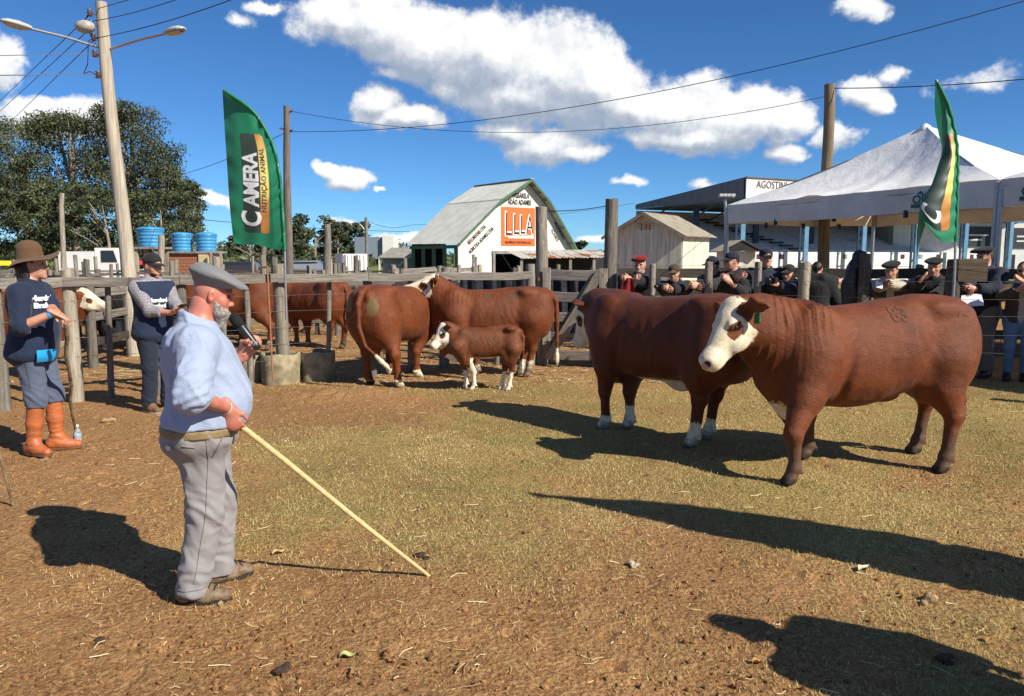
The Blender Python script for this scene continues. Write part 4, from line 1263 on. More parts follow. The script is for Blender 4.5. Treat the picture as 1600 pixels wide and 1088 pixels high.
mb = MB(); mb.hexa([Gs(0, DG - .1, 0), Gs(LG, DG - .1, 0), Gs(LG, DG, 0), Gs(0, DG, 0), Gs(0, DG - .1, 4.95), Gs(LG, DG - .1, 4.95), Gs(LG, DG, 4.95), Gs(0, DG, 4.95)]); mb.build('back_wall', conc_g, gs)
for i in range(9):
    a = .5 + 5.2 * i
    mb = MB(); mb.bar(Gs(a, .6, 0), Gs(a, .6, zu), .26, .26); mb.build('column', blue_lt, gs)
    mb = MB(); mb.bar(Gs(a + .45, 5.5, 2.2), Gs(a + .45, 5.5, zu), .34, .34); mb.build('column', blue_dk, gs)
    mb = MB()
    for s_ in range(6):
        z = .5 + .75 * s_; mb.bar(Gs(a - .45, .6, z), Gs(a, .6, z + .6 * (1 if s_ % 2 else .1)), .05, .05)
    mb.bar(Gs(a - .5, .6, 0), Gs(a - .5, .6, zu), .12, .12)
    mb.build('lattice', blue_dk, gs)
    for q in range(4):
        mb = MB(); mb.bar(Gs(a, .6 + 2.5 * q, zu - .15), Gs(a, 3.1 + 2.5 * q, zu - .9 * (q % 2) - .15), .08, .08); mb.build('truss', blue_dk, gs)
# stairway slanting through the steps
for st0 in (8.5, 30.0):
    for i in range(14):
        b = 2.0 + .60 * i; z = 1.56 + .21 * i
        mb = MB(); mb.hexa([Gs(st0 - .30 * i, b - .25, z), Gs(st0 + 1.0 - .30 * i, b - .25, z), Gs(st0 + 1.0 - .30 * i, b + .1, z), Gs(st0 - .30 * i, b + .1, z), Gs(st0 - .30 * i, b - .25, z + .12), Gs(st0 + 1.0 - .30 * i, b - .25, z + .12), Gs(st0 + 1.0 - .30 * i, b + .1, z + .12), Gs(st0 - .30 * i, b + .1, z + .12)])
        mb.build('stair_tread', black_p, gs)
# small shields along the front wall
for i in range(22):
    if i % 4 == 3: continue
    mb = MB(); c = 1.0 + 1.9 * i
    mb.poly([Gs(c - .2, 1.68, 1.55), Gs(c + .2, 1.68, 1.55), Gs(c + .2, 1.68, 1.85), Gs(c - .2, 1.68, 1.85)]); mb.build('wall_plaque', random.choice([maroon_p, black_p, grey_board]), gs, fix=False)
# white two storey building with dark boards far right
fb = thing('white_building', 'white building with dark advertisement boards seen under the second tent', 'building')
c = at(1580, 400, 62.0); c.z = 0
mb = MB(); mb.box((c.x, c.y, 2.1), (22, 6, 4.2)); mb.build('wall', white_b, fb)
for k_, (dx, w, dz) in enumerate(((-4.6, 2.6, 3.2), (-.6, 3.6, 3.1), (3.0, 2.2, 3.1))):
    mb = MB(); mb.box((c.x + dx, c.y - 3.06, dz), (w, .08, 1.5)); bo = mb.build('advert_board', simple('advert_dark', (.04, .045, .055), .5), fb)
    mb = MB()
    for j in range(2): mb.poly([(c.x + dx - w * .3, c.y - 3.12, dz - .3 + .35 * j), (c.x + dx + w * (.1 + .2 * j), c.y - 3.12, dz - .3 + .35 * j), (c.x + dx + w * (.1 + .2 * j), c.y - 3.12, dz - .18 + .35 * j), (c.x + dx - w * .3, c.y - 3.12, dz - .18 + .35 * j)])
    mb.build('advert_line', white_b, bo, fix=False)
for k_ in range(6):
    mb = MB(); mb.box((c.x - 8 + 3 * k_, c.y - 3.03, 1.3), (.7, .06, 1.1)); mb.build('window', dark_in, fb)

# ---- tents
tent_m, t, b = new_mat('white_tent_fabric')
co = coords(t); n = noise_n(t, co, 1.3, 5, .6)
t.links.new(mixc(t, sstep(t, n, .35, .7), (.88, .88, .865), (.83, .83, .815)), b.inputs['Base Color'])
b.inputs['Roughness'].default_value = .55
n2 = noise_n(t, coords(t, 'Object', (1, 1, .35)), 2.2, 4, .55, dist=.3)
bump(t, b, n2, .6, .06)
tr = t.nodes.new('ShaderNodeBsdfTranslucent'); tr.inputs[0].default_value = (.72, .71, .67, 1)
mx = t.nodes.new('ShaderNodeMixShader'); mx.inputs[0].default_value = .10
t.links.new(b.outputs[0], mx.inputs[1]); t.links.new(tr.outputs[0], mx.inputs[2])
t.links.new(mx.outputs[0], t.nodes['Material Output'].inputs['Surface'])
val_m = simple('grey_valance', (.70, .69, .645), .6, .08, 3, .02)
alu = simple('tent_pole', (.36, .38, .40), .35, .1, 20, metal=.7)
def tent(label, R0, L0, depth, ht, hb, hp, logo=None):
    """R0, L0: front corners on the ground"""
    tn = thing('marquee_tent', label, 'tent', (0, 0, 0), 0, 'white marquee tents')
    R0, L0 = Vector(R0), Vector(L0); d = (L0 - R0); Ln = d.length; d.normalize(); n = Vector((d.y, -d.x, 0))
    if n.x < 0: n = -n
    def Tp(a, b, z): return R0 + d * a + n * b + Vector((0, 0, z))
    cor = [(0, 0), (Ln, 0), (Ln, depth), (0, depth)]
    pk = Tp(Ln / 2, depth / 2, hp)
    canopy = obj('canopy', MB().mesh('canopy'), None, tn)
    for i in range(4):
        (a0, b0), (a1, b1) = cor[i], cor[(i + 1) % 4]
        mb = MB(); rows = []; m = 18; nn = 28
        for j in range(m + 1):
            f = j / m; row = []
            for k in range(nn + 1):
                g = k / nn
                e_ = Tp(a0 + (a1 - a0) * g, b0 + (b1 - b0) * g, ht)
                p = e_.lerp(pk, f)
                sag = -.30 * math.sin(math.pi * f) * (1 - .25 * f) * (.35 + .65 * math.sin(math.pi * g))
                wr = .030 * math.sin(g * 34 + f * 5) * math.sin(math.pi * g) * (1 - f) ** 1.5 + .02 * math.sin(g * 13 + 2 * i + f * 9) * (1 - f)
                p.z += sag + wr
                row.append(p)
            rows.append(row)
        mb.grid(rows); mb.build('canopy_panel', tent_m, canopy, fix=False)
        # valance
        mb = MB(); rows = []
        for j in range(5):
            f = j / 4; row = []
            for k in range(31):
                g = k / 30; out = .03 * math.sin(g * 17 + i) * f + .02 * math.sin(g * 41) * f
                e_ = Tp(a0 + (a1 - a0) * g, b0 + (b1 - b0) * g, ht - (ht - hb) * f + (.02 * math.sin(g * 9) if j == 4 else 0))
                nv = (Tp((a0 + a1) / 2, (b0 + b1) / 2, 0) - Tp(Ln / 2, depth / 2, 0)).normalized()
                row.append(e_ + nv * (.03 + out))
            rows.append(row)
        mb.grid(rows); mb.build('valance', val_m, tn, fix=False)
        # frame: leg, eave bar, hip bar
        mb = MB(); p = Tp(a0, b0, 0); mb.tube([p, p + Vector((0, 0, ht - .05))], .045, 8); mb.build('leg', alu, tn)
        mb = MB(); mb.tube([Tp(a0, b0, ht - .10), Tp(a1, b1, ht - .10)], .03, 6); mb.build('eave_bar', alu, tn)
        mb = MB(); mb.tube([Tp(a0, b0, ht - .08), pk - Vector((0, 0, .12))], .025, 6); mb.build('hip_bar', alu, tn)
        for g in (.25, .5, .75):
            q = Tp(a0 + (a1 - a0) * g, b0 + (b1 - b0) * g, hb - .01); mb = MB(); mb.box(tuple(q), (.06, .06, .13)); mb.build('buckle', black_p, tn)
    mb = MB(); mb.lathe(tuple(pk), [(.13, -.10), (.10, -.02), (.03, .03), (.005, .04)], 10); mb.build('peak_cap', tent_m, tn)
    if logo:
        nv = -n
        for (g0, w) in logo:
            c = Tp(g0, -.10, (ht + hb) / 2)
            lg = obj('tent_logo', MB().mesh('tent_logo'), None, tn)
            ink = bpy.data.materials.get('teal_ink') or simple('teal_ink', (.03, .11, .105), .6)
            mb = MB(); mb.poly([c + d * (w / 2) + Vector((0, 0, -.14)), c - d * (w / 2) + Vector((0, 0, -.14)), c - d * (w / 2) + Vector((0, 0, -.075)), c + d * (w / 2) + Vector((0, 0, -.075))]); mb.build('logo_bar', ink, lg, fix=False)
            text_obj('logo_text', 'ORTIZ', ink, lg, .20, lambda x, y: c - d * x + Vector((0, 0, y - .005)), .006, xs=w / .62)
            mb = MB()
            for k in range(3):
                x0 = w * (-.35 + .25 * k); mb.poly([c - d * x0 + Vector((0, 0, .085)), c - d * (x0 + w * .22) + Vector((0, 0, .085)), c - d * (x0 + w * .11) + Vector((0, 0, .15))])
            mb.build('logo_peaks', ink, lg, fix=False)
    return tn
TR = at(1551, 400, 12.2); TR.z = 0; TL = at(1134, 400, 18.4); TL.z = 0
tent('large white peaked marquee with grey valance behind the onlookers', TR, TL, 4.6, 2.93, 2.49, 4.40, [(1.15, .68)])
td = (TR - TL).normalized(); TR2 = TR + td * .07; TE2 = TR2 + td * 6.0
tent('second white marquee cut by the right edge of the picture', TE2, TR2, 4.6, 2.93, 2.49, 4.40, [(5.30, .68)])
# ------------------------------------------------------------------ things in the distance on the left
brick_m = simple('red_brick', (.36, .16, .09), .9, .2, 2, c2=(.28, .12, .07))
tank_blue = simple('blue_tank', (.045, .25, .50), .4, .1, 4, c2=(.06, .29, .54))
tb = thing('brick_store', 'low brick store with a cream door carrying two of the blue tanks', 'building')
bc = at(300, 405, 33.0); bc.z = 0
for r_ in range(14):
    for c_ in range(9):
        x = bc.x - 1.05 + .24 * c_ + (.12 if r_ % 2 else 0); z = .06 + .132 * r_
        if x > bc.x + 1.02: continue
        if r_ == 0 and c_ == 0:
            mb = MB(); mb.box((0, 0, 0), (.225, .12, .118)); bk = mb.build('brick', brick_m, tb, (x, bc.y - .6, z))
        else: dup(bk, tb, location=(x, bc.y - .6 + random.uniform(-.006, .006), z))
mb = MB(); mb.box((bc.x, bc.y, .92), (2.2, 1.1, 1.84)); mb.build('core_wall', simple('mortar', (.42, .37, .31), .9), tb)
mb = MB(); mb.box((bc.x, bc.y - .02, 1.90), (2.5, 1.5, .08)); mb.build('slab', grey_board, tb)
mb = MB(); mb.box((bc.x + .78, bc.y - .70, 1.32), (.42, .06, 1.1)); mb.build('door', simple('cream_door', (.62, .52, .30), .7), tb)
for px in (330, 345):
    p = at(px, 400, 32.0); mb = MB(); mb.bar((p.x, p.y, 0), (p.x, p.y, 1.95), .08, .08); mb.build('prop', wood_pale, tb)
def tank(label, x, y, z, r, h):
    t = thing('water_tank', label, 'water tank', (x, y, z), 0, 'blue water tanks')
    prof = [(r * .88, 0)]
    for k in range(5):
        z0 = h * .86 * (k + .2) / 5; rr = r * (.88 + .12 * (k + .5) / 5)
        prof += [(rr - .012, z0), (rr + .012, z0 + h * .05), (rr + .012, z0 + h * .09), (rr - .012, z0 + h * .14)]
    mb = MB(); mb.lathe((0, 0, 0), prof + [(r, h * .86)], 22); mb.build('tank_body', tank_blue, t)
    mb = MB(); mb.lathe((0, 0, 0), [(r * 1.05, h * .85), (r * 1.06, h * .90), (r * .6, h * .98), (r * .25, h * 1.0), (.01, h)], 22); mb.build('tank_lid', tank_blue, t)
    return t
q = at(236, 386, 31.0); tank('largest blue water tank on its own timber stand at the left', q.x, q.y, q.z, .52, .80)
st = thing('timber_stand', 'timber stand under the largest blue water tank', 'stand')
for dx in (-.42, .42):
    for dy in (-.4, .4): mb = MB(); mb.bar((q.x + dx, q.y + dy, 0), (q.x + dx, q.y + dy, q.z - .08), .14, .14); mb.build('leg', wood_pale, st)
mb = MB(); mb.box((q.x, q.y, q.z - .045), (1.2, 1.1, .08)); mb.build('platform', grey_board, st)
q = at(285, 389, 33.0); tank('middle blue water tank standing on the brick store', q.x, q.y, 1.945, .43, .80)
q = at(323, 390, 33.0); tank('right hand blue water tank next to the green flag', q.x, q.y, 1.945, .43, .80)

van_w = simple('white_van_paint', (.72, .72, .70), .4, .06, 2)
def box_body(label, name, cat, c, s, rz, mat, ribs=0, cab=None):
    t = thing(name, label, cat, (c[0], c[1], 0), rz)
    z0, z1 = s[2]
    mb = MB(); mb.box((0, 0, (z0 + z1) / 2), (s[0], s[1], z1 - z0)); body = mb.build('cargo_box', mat, t)
    for k in range(ribs):
        x = -s[0] / 2 + s[0] * (k + .5) / ribs; mb = MB(); mb.box((x, -s[1] / 2 - .025, (z0 + z1) / 2), (.10, .05, z1 - z0 - .1)); mb.build('rib', grey_board if k % 3 == 0 else mat, body)
    for x in (-s[0] * .33, s[0] * .33):
        for y in (-s[1] / 2 + .1, s[1] / 2 - .1):
            mb = MB(); mb.lathe((x, y - .12, .42), [(.05, 0), (.40, 0), (.42, .05), (.42, .2), (.40, .24), (.05, .24)], 16, (0, 1, 0)); mb.build('wheel', black_p, t)
    if cab:
        mb = MB(); x = s[0] / 2 + .8 * cab; mb.hexa([(x - .75, -s[1] / 2 + .1, .5), (x + .75, -s[1] / 2 + .1, .5), (x + .75, s[1] / 2 - .1, .5), (x - .75, s[1] / 2 - .1, .5), (x - .75, -s[1] / 2 + .15, 2.2), (x + .4, -s[1] / 2 + .15, 2.2), (x + .4, s[1] / 2 - .15, 2.2), (x - .75, s[1] / 2 - .15, 2.2)]); cb = mb.build('cab', van_w, t)
        mb = MB(); mb.poly([(x - .4, -s[1] / 2 + .09, 1.4), (x + .5, -s[1] / 2 + .09, 1.4), (x + .3, -s[1] / 2 + .11, 2.05), (x - .4, -s[1] / 2 + .11, 2.05)]); mb.build('window', glass_dark, cb, fix=False)
    return t
gmt, gt_, gb_ = new_mat('dark_glass'); gb_.inputs['Base Color'].default_value = (.02, .025, .03, 1); gb_.inputs['Roughness'].default_value = .08
glass_dark = gmt
c = at(134, 410, 45); box_body('white box lorry parked beyond the yards behind the short pole', 'lorry', 'lorry', (c.x, 45), (1.9, 2.3, (.6, 2.0)), .06, van_w, 0, 1)
c = at(548, 410, 40); box_body('white ribbed livestock trailer with a grey side beyond the yards', 'trailer', 'trailer', (c.x, 40), (1.2, 2.8, (.5, 1.85)), .36, van_w, 6)
def canopy_stall(label, c, w, d_, z, mat, group=None):
    t = thing('stall_canopy', label, 'stall', (c.x, c.y, 0), 0, group)
    mb = MB(); mb.hexa([(-w / 2, -d_ / 2, z - .28), (w / 2, -d_ / 2, z - .28), (w / 2, d_ / 2, z - .28), (-w / 2, d_ / 2, z - .28), (-w * .4, -d_ * .3, z), (w * .4, -d_ * .3, z), (w * .4, d_ * .3, z), (-w * .4, d_ * .3, z)]); mb.build('awning', mat, t)
    for x in (-w / 2 + .1, w / 2 - .1):
        for y in (-d_ / 2 + .1, d_ / 2 - .1): mb = MB(); mb.bar((x, y, 0), (x, y, z - .28), .06, .06); mb.build('leg', steel_m, t)
    mb = MB(); mb.box((0, 0, .45), (w * .8, d_ * .4, .9)); mb.build('counter', van_w, t)
canopy_stall('yellow stall awning at the far left edge behind the fence', at(8, 420, 48), 1.9, 2, 1.45, simple('yellow_awning', (.80, .55, .02), .6, .05))
canopy_stall('red stall awning just right of the white lorry', at(182, 420, 50), 1.35, 2, 1.48, simple('red_awning', (.55, .035, .05), .6, .05), 'red stall awnings')
canopy_stall('second red stall awning behind the leaning pole', at(222, 420, 52), 1.8, 2, 1.45, bpy.data.materials['red_awning'], 'red stall awnings')
# parked cars far beyond the yards
def car(label, c, rz, mat):
    t = thing('parked_car', label, 'car', (c.x, c.y, 0), rz, 'cars parked beyond the yards')
    prof = [(-2.0, .35), (-2.0, .85), (-1.85, .95), (-1.1, 1.0), (-.6, 1.45), (.75, 1.48), (1.45, 1.0), (2.0, .92), (2.05, .35)]
    rows = [[(x, y * (1 if z < 1.05 else .86), z) for x, z in prof] for y in (-.85, .85)]
    mb = MB(); mb.grid(rows, False); mb.poly(rows[0][::-1]); mb.poly(rows[1]); mb.build('body', mat, t)
    mb = MB()
    for s_ in (-1, 1):
        mb.poly([(-1.0, s_ * .87 * .93, 1.03), (1.3, s_ * .87 * .93, 1.03), (.72, s_ * .76, 1.40), (-.55, s_ * .76, 1.40)])
    mb.poly([(1.42, -.70, 1.03), (1.42, .70, 1.03), (.80, .66, 1.45), (.80, -.66, 1.45)]); mb.poly([(-1.08, -.70, 1.03), (-1.08, .70, 1.03), (-.64, .66, 1.42), (-.64, -.66, 1.42)])
    mb.build('window', glass_dark, t, fix=False)
    for x in (-1.25, 1.25):
        for y in (-.86, .68): mb = MB(); mb.lathe((x, y, .32), [(.05, 0), (.30, 0), (.32, .04), (.32, .16), (.05, .18)], 14, (0, 1, 0)); mb.build('wheel', black_p, t)
silver = simple('silver_car', (.42, .43, .44), .3, .05, metal=.6); dkcar = simple('dark_car', (.03, .033, .04), .25, .05)
car('silver car parked left of the white trailer beyond the yards', at(478, 420, 46), .1, silver)
car('dark car parked before the brick store with blue tanks', at(372, 420, 40), .15, dkcar)
car('white car parked beside the red stall awnings', at(265, 420, 44), -.1, van_w)
# little house with a porch
hs = thing('small_house', 'small white house with grey roof and open porch left of the barn', 'house')
hc = at(628, 400, 56); hc.z = 0
mb = MB(); mb.box((hc.x - .35, hc.y + 1.0, .95), (2.1, 2.0, 1.9)); mb.build('wall', simple('grey_wall', (.42, .42, .41), .8, .1, 3), hs)
for s_ in (0, 1):
    pass
ridge = [hc + Vector((-.9, 1, 2.35)), hc + Vector((1.0, -.6, 2.35))]
for (a, b, c_, d_) in ((hc + Vector((-1.75, -.2, 1.62)), hc + Vector((.45, -1.2, 1.62)), ridge[1], ridge[0]), (ridge[0], ridge[1], hc + Vector((1.75, .2, 1.62)), hc + Vector((-.3, 2.2, 1.62)))):
    mb = MB(); mb.poly([a, b, c_, d_]); mb.poly([q - Vector((0, 0, .05)) for q in (d_, c_, b, a)]); mb.build('roof', simple('house_roof', (.40, .37, .33), .7, .15, 3), hs, fix=False)
mb = MB(); mb.poly([hc + Vector((.48, -1.16, 1.60)), hc + Vector((1.70, .16, 1.60)), ridge[1] + Vector((0, 0, -.08))]); mb.build('porch_gable', white_wall, hs, fix=False)
for p in ((.50, -1.12), (1.66, .14), (-1.6, -.2)):
    mb = MB(); mb.bar(hc + Vector((p[0], p[1], 0)), hc + Vector((p[0], p[1], 1.62)), .11, .11); mb.build('porch_post', white_wall, hs)
wh = thing('far_warehouse', 'far white warehouse with blue grey flank among the trees', 'warehouse')
c = at(583, 387, 190); mb = MB(); mb.box((c.x, c.y, 3.2), (7, 10, 6.0)); mb.build('wall', simple('blue_grey_wall', (.22, .27, .33), .6), wh)
mb = MB(); mb.box((c.x + 4.6, c.y - 2, 3.4), (2.6, 8, 6.2)); mb.build('end_wall', white_b, wh)

# ------------------------------------------------------------------ vegetation
def leaf_mat(name, stops):
    m = tone_mat(name, stops, .6)
    b = m.node_tree.nodes['Principled BSDF']
    b.inputs['Specular IOR Level'].default_value = .3
    return m
euc_m = leaf_mat('eucalyptus_leaves', [(0, (.026, .036, .017)), (.5, (.072, .086, .036)), (1, (.17, .17, .078))])
bush_m = leaf_mat('bush_leaves', [(0, (.035, .055, .016)), (.5, (.07, .10, .03)), (1, (.13, .15, .05))])
bark_m = simple('pale_bark', (.34, .29, .23), .85, .25, 3, .02, c2=(.18, .14, .11))
def foliage(lumps, n, size, seed, drop=.3):
    """leaf sprays on and in a set of ellipsoid lumps: (centre, radii)"""
    rng = np.random.default_rng(seed)
    C = np.array([l[0] for l in lumps]); Rr = np.array([l[1] for l in lumps])
    wgt = (Rr[:, 0] * Rr[:, 2]); wgt = wgt / wgt.sum()
    k = rng.choice(len(lumps), n, p=wgt)
    d = rng.standard_normal((n, 3)); d /= np.linalg.norm(d, axis=1, keepdims=True)
    rad = rng.random(n) ** .38
    rad = rad * (1 + .16 * rng.standard_normal(n) * (rng.random(n) < .35))
    P = C[k] + d * Rr[k] * rad[:, None]
    keep = fbm(P, 1.1 / max(.4, Rr.mean()), 3, .6, seed) > -.30 + .10 * (rad < .6)
    P, d, k, rad = P[keep], d[keep], k[keep], rad[keep]; n = len(P)
    ax = d * .5 + rng.standard_normal((n, 3)); ax[:, 2] -= drop; ax /= np.linalg.norm(ax, axis=1, keepdims=True)
    s1 = np.cross(ax, rng.standard_normal((n, 3))); s1 /= np.linalg.norm(s1, axis=1, keepdims=True)
    L = size * (.6 + .8 * rng.random(n))[:, None]; Wd = L * .42
    V = np.stack([P - ax * L * .5, P + s1 * Wd * .5, P + ax * L * .5, P - s1 * Wd * .5], 1).reshape(-1, 3)
    F = np.arange(4 * n).reshape(-1, 4)
    tone = np.clip(.36 + .34 * (P[:, 2] - C[k][:, 2]) / Rr[k][:, 2] * .5 * 0 + .22 * rng.standard_normal(n) + .22 * (rng.random(len(lumps))[k] - .5) * 2, 0, 1)
    return V, F, np.repeat(tone, 4)
def tree(label, name, base, h, w, seed, n=9000, leaf=.25, crown_lo=.10, mat=None, lump=.20, group='tall trees at the left', trunks=2, lumps_n=66, flat=.62):
    rng = np.random.default_rng(seed); base = Vector(base)
    t = thing(name, label, 'tree', tuple(base), 0, group)
    lumps = []; limbs = []
    for i in range(lumps_n):
        f = rng.random() ** .8
        z = h * (crown_lo + (1 - crown_lo) * f)
        # broad shouldered outline
        env = w * .5 * math.sin(math.pi * min(1, .16 + .80 * (1 - abs(f - .42) / .62))) if f < 1 else .2
        env = w * .5 * (max(0, 1 - ((f - .45) / .62) ** 2)) ** .55
        a = rng.random() * 2 * math.pi; rr = env * (.35 + .65 * rng.random() ** .5)
        r_ = h * lump * (.30 + .35 * rng.random())
        lumps.append(((rr * math.cos(a), rr * math.sin(a), min(z, h - r_ * flat * .9)), (r_, r_, r_ * flat)))
        limbs.append(lumps[-1][0])
    V, F, tone = foliage(lumps, n, leaf, seed)
    me = np_mesh('crown', V, F, False); add_attr(me, 'tone', tone)
    obj('crown', me, mat or euc_m, t)
    mb = MB()
    for q in range(trunks):
        dx = rng.uniform(-.1, .1) * w * q; tp = Vector((dx * 2.2, rng.uniform(-.06, .06) * w, h * .80))
        b0 = Vector((dx, 0, -.3)); m_ = b0.lerp(tp, .5) + Vector((rng.uniform(-.04, .04) * w, 0, 0))
        mb.tube([b0, b0.lerp(m_, .5), m_, m_.lerp(tp, .6), tp], [h * .026, h * .022, h * .017, h * .011, h * .004], 8)
        for i in rng.choice(len(limbs), 7, replace=False):
            e_ = Vector(limbs[i]); f = min(.75, max(.25, e_.z / h * .7)); s_ = b0.lerp(m_, f / .5) if f < .5 else m_.lerp(tp, (f - .5) / .5)
            mb.tube([s_, s_.lerp(e_, .5) + Vector((0, 0, .02 * h)), e_], [h * .010, h * .007, h * .003], 6)
    mb.build('trunk', bark_m, t)
    return t
TY = 70
def tb_(px, Y): p = at(px, 400, Y); return (p.x, Y, 0)
def ht(py, Y): return CAM_H + (400 - py) * Y / FPX
tree('tall eucalyptus at the far left edge above the yellow awning', 'eucalyptus_tree', tb_(-30, 68), ht(163, 68), 8.2, 1, 24000)
tree('tall eucalyptus with open top behind the broad brown hat', 'eucalyptus_tree', tb_(50, 76), ht(198, 76), 6.0, 2, 17000)
tree('dense eucalyptus left of the leaning pole', 'eucalyptus_tree', tb_(118, 70), ht(185, 70), 7.4, 3, 24000)
tree('highest eucalyptus of the clump right behind the leaning pole', 'eucalyptus_tree', tb_(212, 72), ht(171, 72), 6.6, 4, 24000)
tree('eucalyptus at the right shoulder of the tall clump', 'eucalyptus_tree', tb_(258, 68), ht(222, 68), 4.6, 5, 13000)
tree('smaller eucalyptus reaching out to the right above the blue tanks', 'eucalyptus_tree', tb_(294, 69), ht(286, 69), 4.0, 6, 8000, lumps_n=26)
tree('low dark tree in front of the eucalyptus clump at the left', 'leafy_tree', tb_(30, 60), ht(300, 60), 9.5, 7, 12000, crown_lo=.02, trunks=1)
tree('low dark tree behind the leaning pole foot', 'leafy_tree', tb_(105, 62), ht(290, 62), 9.0, 9, 12000, crown_lo=.02, trunks=1)
tree('low dark tree right behind the blue tanks', 'leafy_tree', tb_(255, 60), ht(300, 60), 6.5, 10, 9000, crown_lo=.02, trunks=1)
tree('low dark tree between lorry and blue tanks', 'leafy_tree', tb_(165, 60), ht(296, 60), 8.5, 8, 12000, crown_lo=.02, trunks=1)
for i, (px, Y, py, w, lb) in enumerate(((390, 150, 362, 9, 'dark far tree just right of the blue tanks'), (455, 190, 352, 10, 'far rounded tree left of the thin dark pole'), (492, 195, 336, 12, 'highest of the far trees right of the green flag'),
                              (528, 200, 352, 10, 'far tree behind the stout grey post'), (556, 205, 348, 9, 'far tree left of the small lamp pole'), (578, 210, 366, 8, 'far low tree by the small lamp pole'), (428, 170, 372, 9, 'far low tree under the flag edge'),
                              (602, 230, 374, 9, 'far tree above the white warehouse'))):
    tree(lb, 'far_tree', tb_(px, Y), ht(py, Y), w, 20 + i, 2600, 1.0, .12, euc_m, .30, 'far trees on the horizon', 1, 20)
p = tb_(893, 62); tree('single light green tree behind the right side of the barn', 'leafy_tree', p, ht(366, 62), 2.6, 40, 2600, .26, .1, bush_m, .34, 'bushes and small trees', 1, 14)
# the rest of the far wood reads as one dark band
rng = np.random.default_rng(5); lumps = []
for i in range(420):
    px = rng.uniform(-500, 1000); Y = rng.uniform(210, 300); p = at(px, 400, Y); hgt = 5.5 * (.5 + .8 * rng.random()) * (1 if px < 640 else .55)
    lumps.append(((p.x, Y, hgt * .45), (hgt * .75, hgt * .75, hgt * .55)))
for i in range(160):
    px = rng.uniform(325, 700); Y = rng.uniform(120, 170); p = at(px, 400, Y); hgt = 2.2 * (.4 + .7 * rng.random())
    lumps.append(((p.x, Y, hgt * .3), (hgt, hgt, hgt * .6)))
V, F, tone = foliage(lumps, 26000, 1.5, 77)
me = np_mesh('far_woodland', V, F, False); add_attr(me, 'tone', tone)
o = obj('far_woodland', me, euc_m); o['kind'] = 'stuff'; o['label'] = 'low band of far woodland along the horizon'; o['category'] = 'woodland'
# grassy tufts behind the onlookers at the right
X = rng.uniform(5.5, 9.5, 5000); Y = rng.uniform(13.4, 15.5, 5000); n = len(X); ln = rng.uniform(.06, .28, n); az = rng.random(n) * 6.28
tip = np.stack([X + np.cos(az) * ln * .5, Y + np.sin(az) * ln * .5, ln], 1); w = .008
V = np.stack([np.stack([X - np.sin(az) * w, Y + np.cos(az) * w, X * 0], 1), np.stack([X + np.sin(az) * w, Y - np.cos(az) * w, X * 0], 1), tip], 1).reshape(-1, 3)
me = np_mesh('tall_grass', V, np.arange(3 * n).reshape(-1, 3), False); add_attr(me, 'tone', np.repeat(.55 + .4 * rng.random(n), 3))
o = obj('tall_grass', me, grass_m); o['kind'] = 'stuff'; o['label'] = 'uncut green grass under the tents'; o['category'] = 'grass'
# ------------------------------------------------------------------ feather flags
fm, t, b = new_mat('green_flag_cloth')
co = coords(t); n = noise_n(t, co, 3, 4, .6)
t.links.new(mixc(t, sstep(t, n, .3, .7), (.012, .235, .112), (.010, .195, .092)), b.inputs['Base Color'])
b.inputs['Roughness'].default_value = .5; b.inputs['Sheen Weight'].default_value = .1
tr = t.nodes.new('ShaderNodeBsdfTranslucent'); tr.inputs[0].default_value = (.012, .24, .11, 1)
mx = t.nodes.new('ShaderNodeMixShader'); mx.inputs[0].default_value = .22
t.links.new(b.outputs[0], mx.inputs[1]); t.links.new(tr.outputs[0], mx.inputs[2])
t.links.new(mx.outputs[0], t.nodes['Material Output'].inputs['Surface'])
flag_black = simple('flag_black', (.040, .066, .054), .5, .1)
fg_, t, b = new_mat('flag_gold')
co = coords(t)
sx = t.nodes.new('ShaderNodeSeparateXYZ'); t.links.new(co, sx.inputs[0])
rp = t.nodes.new('ShaderNodeValToRGB'); f_ = t.nodes.new('ShaderNodeMapRange'); f_.inputs[1].default_value = 2.05; f_.inputs[2].default_value = 3.35
t.links.new(sx.outputs[2], f_.inputs[0]); t.links.new(f_.outputs[0], rp.inputs[0])
e = rp.color_ramp.elements; e[0].color = (.40, .16, .035, 1); e[1].color = (.42, .17, .035, 1)
for p, c in ((.28, (.42, .18, .04)), (.40, (.70, .52, .14)), (.72, (.72, .55, .16))):
    x = e.new(p); x.color = (*c, 1)
t.links.new(rp.outputs[0], b.inputs['Base Color'])
flag_white = simple('flag_white', (.80, .81, .80), .5, .02)
def interp_rows(vs, pts):
    """pts: rows of control points -> function of (s, v)"""
    A = np.array(pts, float)            # rows, cols, 3
    vs = np.array(vs, float); nc = A.shape[1]; ss = np.linspace(0, 1, nc)
    def f(s, v):
        row = np.array([[hermite(np.array([v]), vs, A[:, c, k])[0] for k in range(3)] for c in range(nc)])
        return np.array([hermite(np.array([s]), ss, row[:, k])[0] for k in range(3)])
    return f
def fine(V, F, cuts=3):
    me = bpy.data.meshes.new('t'); me.from_pydata([tuple(q) for q in V], [], F)
    bm = bmesh.new(); bm.from_mesh(me); bmesh.ops.triangulate(bm, faces=bm.faces[:])
    bmesh.ops.subdivide_edges(bm, edges=bm.edges[:], cuts=cuts, use_grid_fill=True)
    bm.verts.index_update(); V = np.array([v.co[:] for v in bm.verts]); F = [tuple(v.index for v in f.verts) for f in bm.faces]; bm.free(); bpy.data.meshes.remove(me)
    return V, F
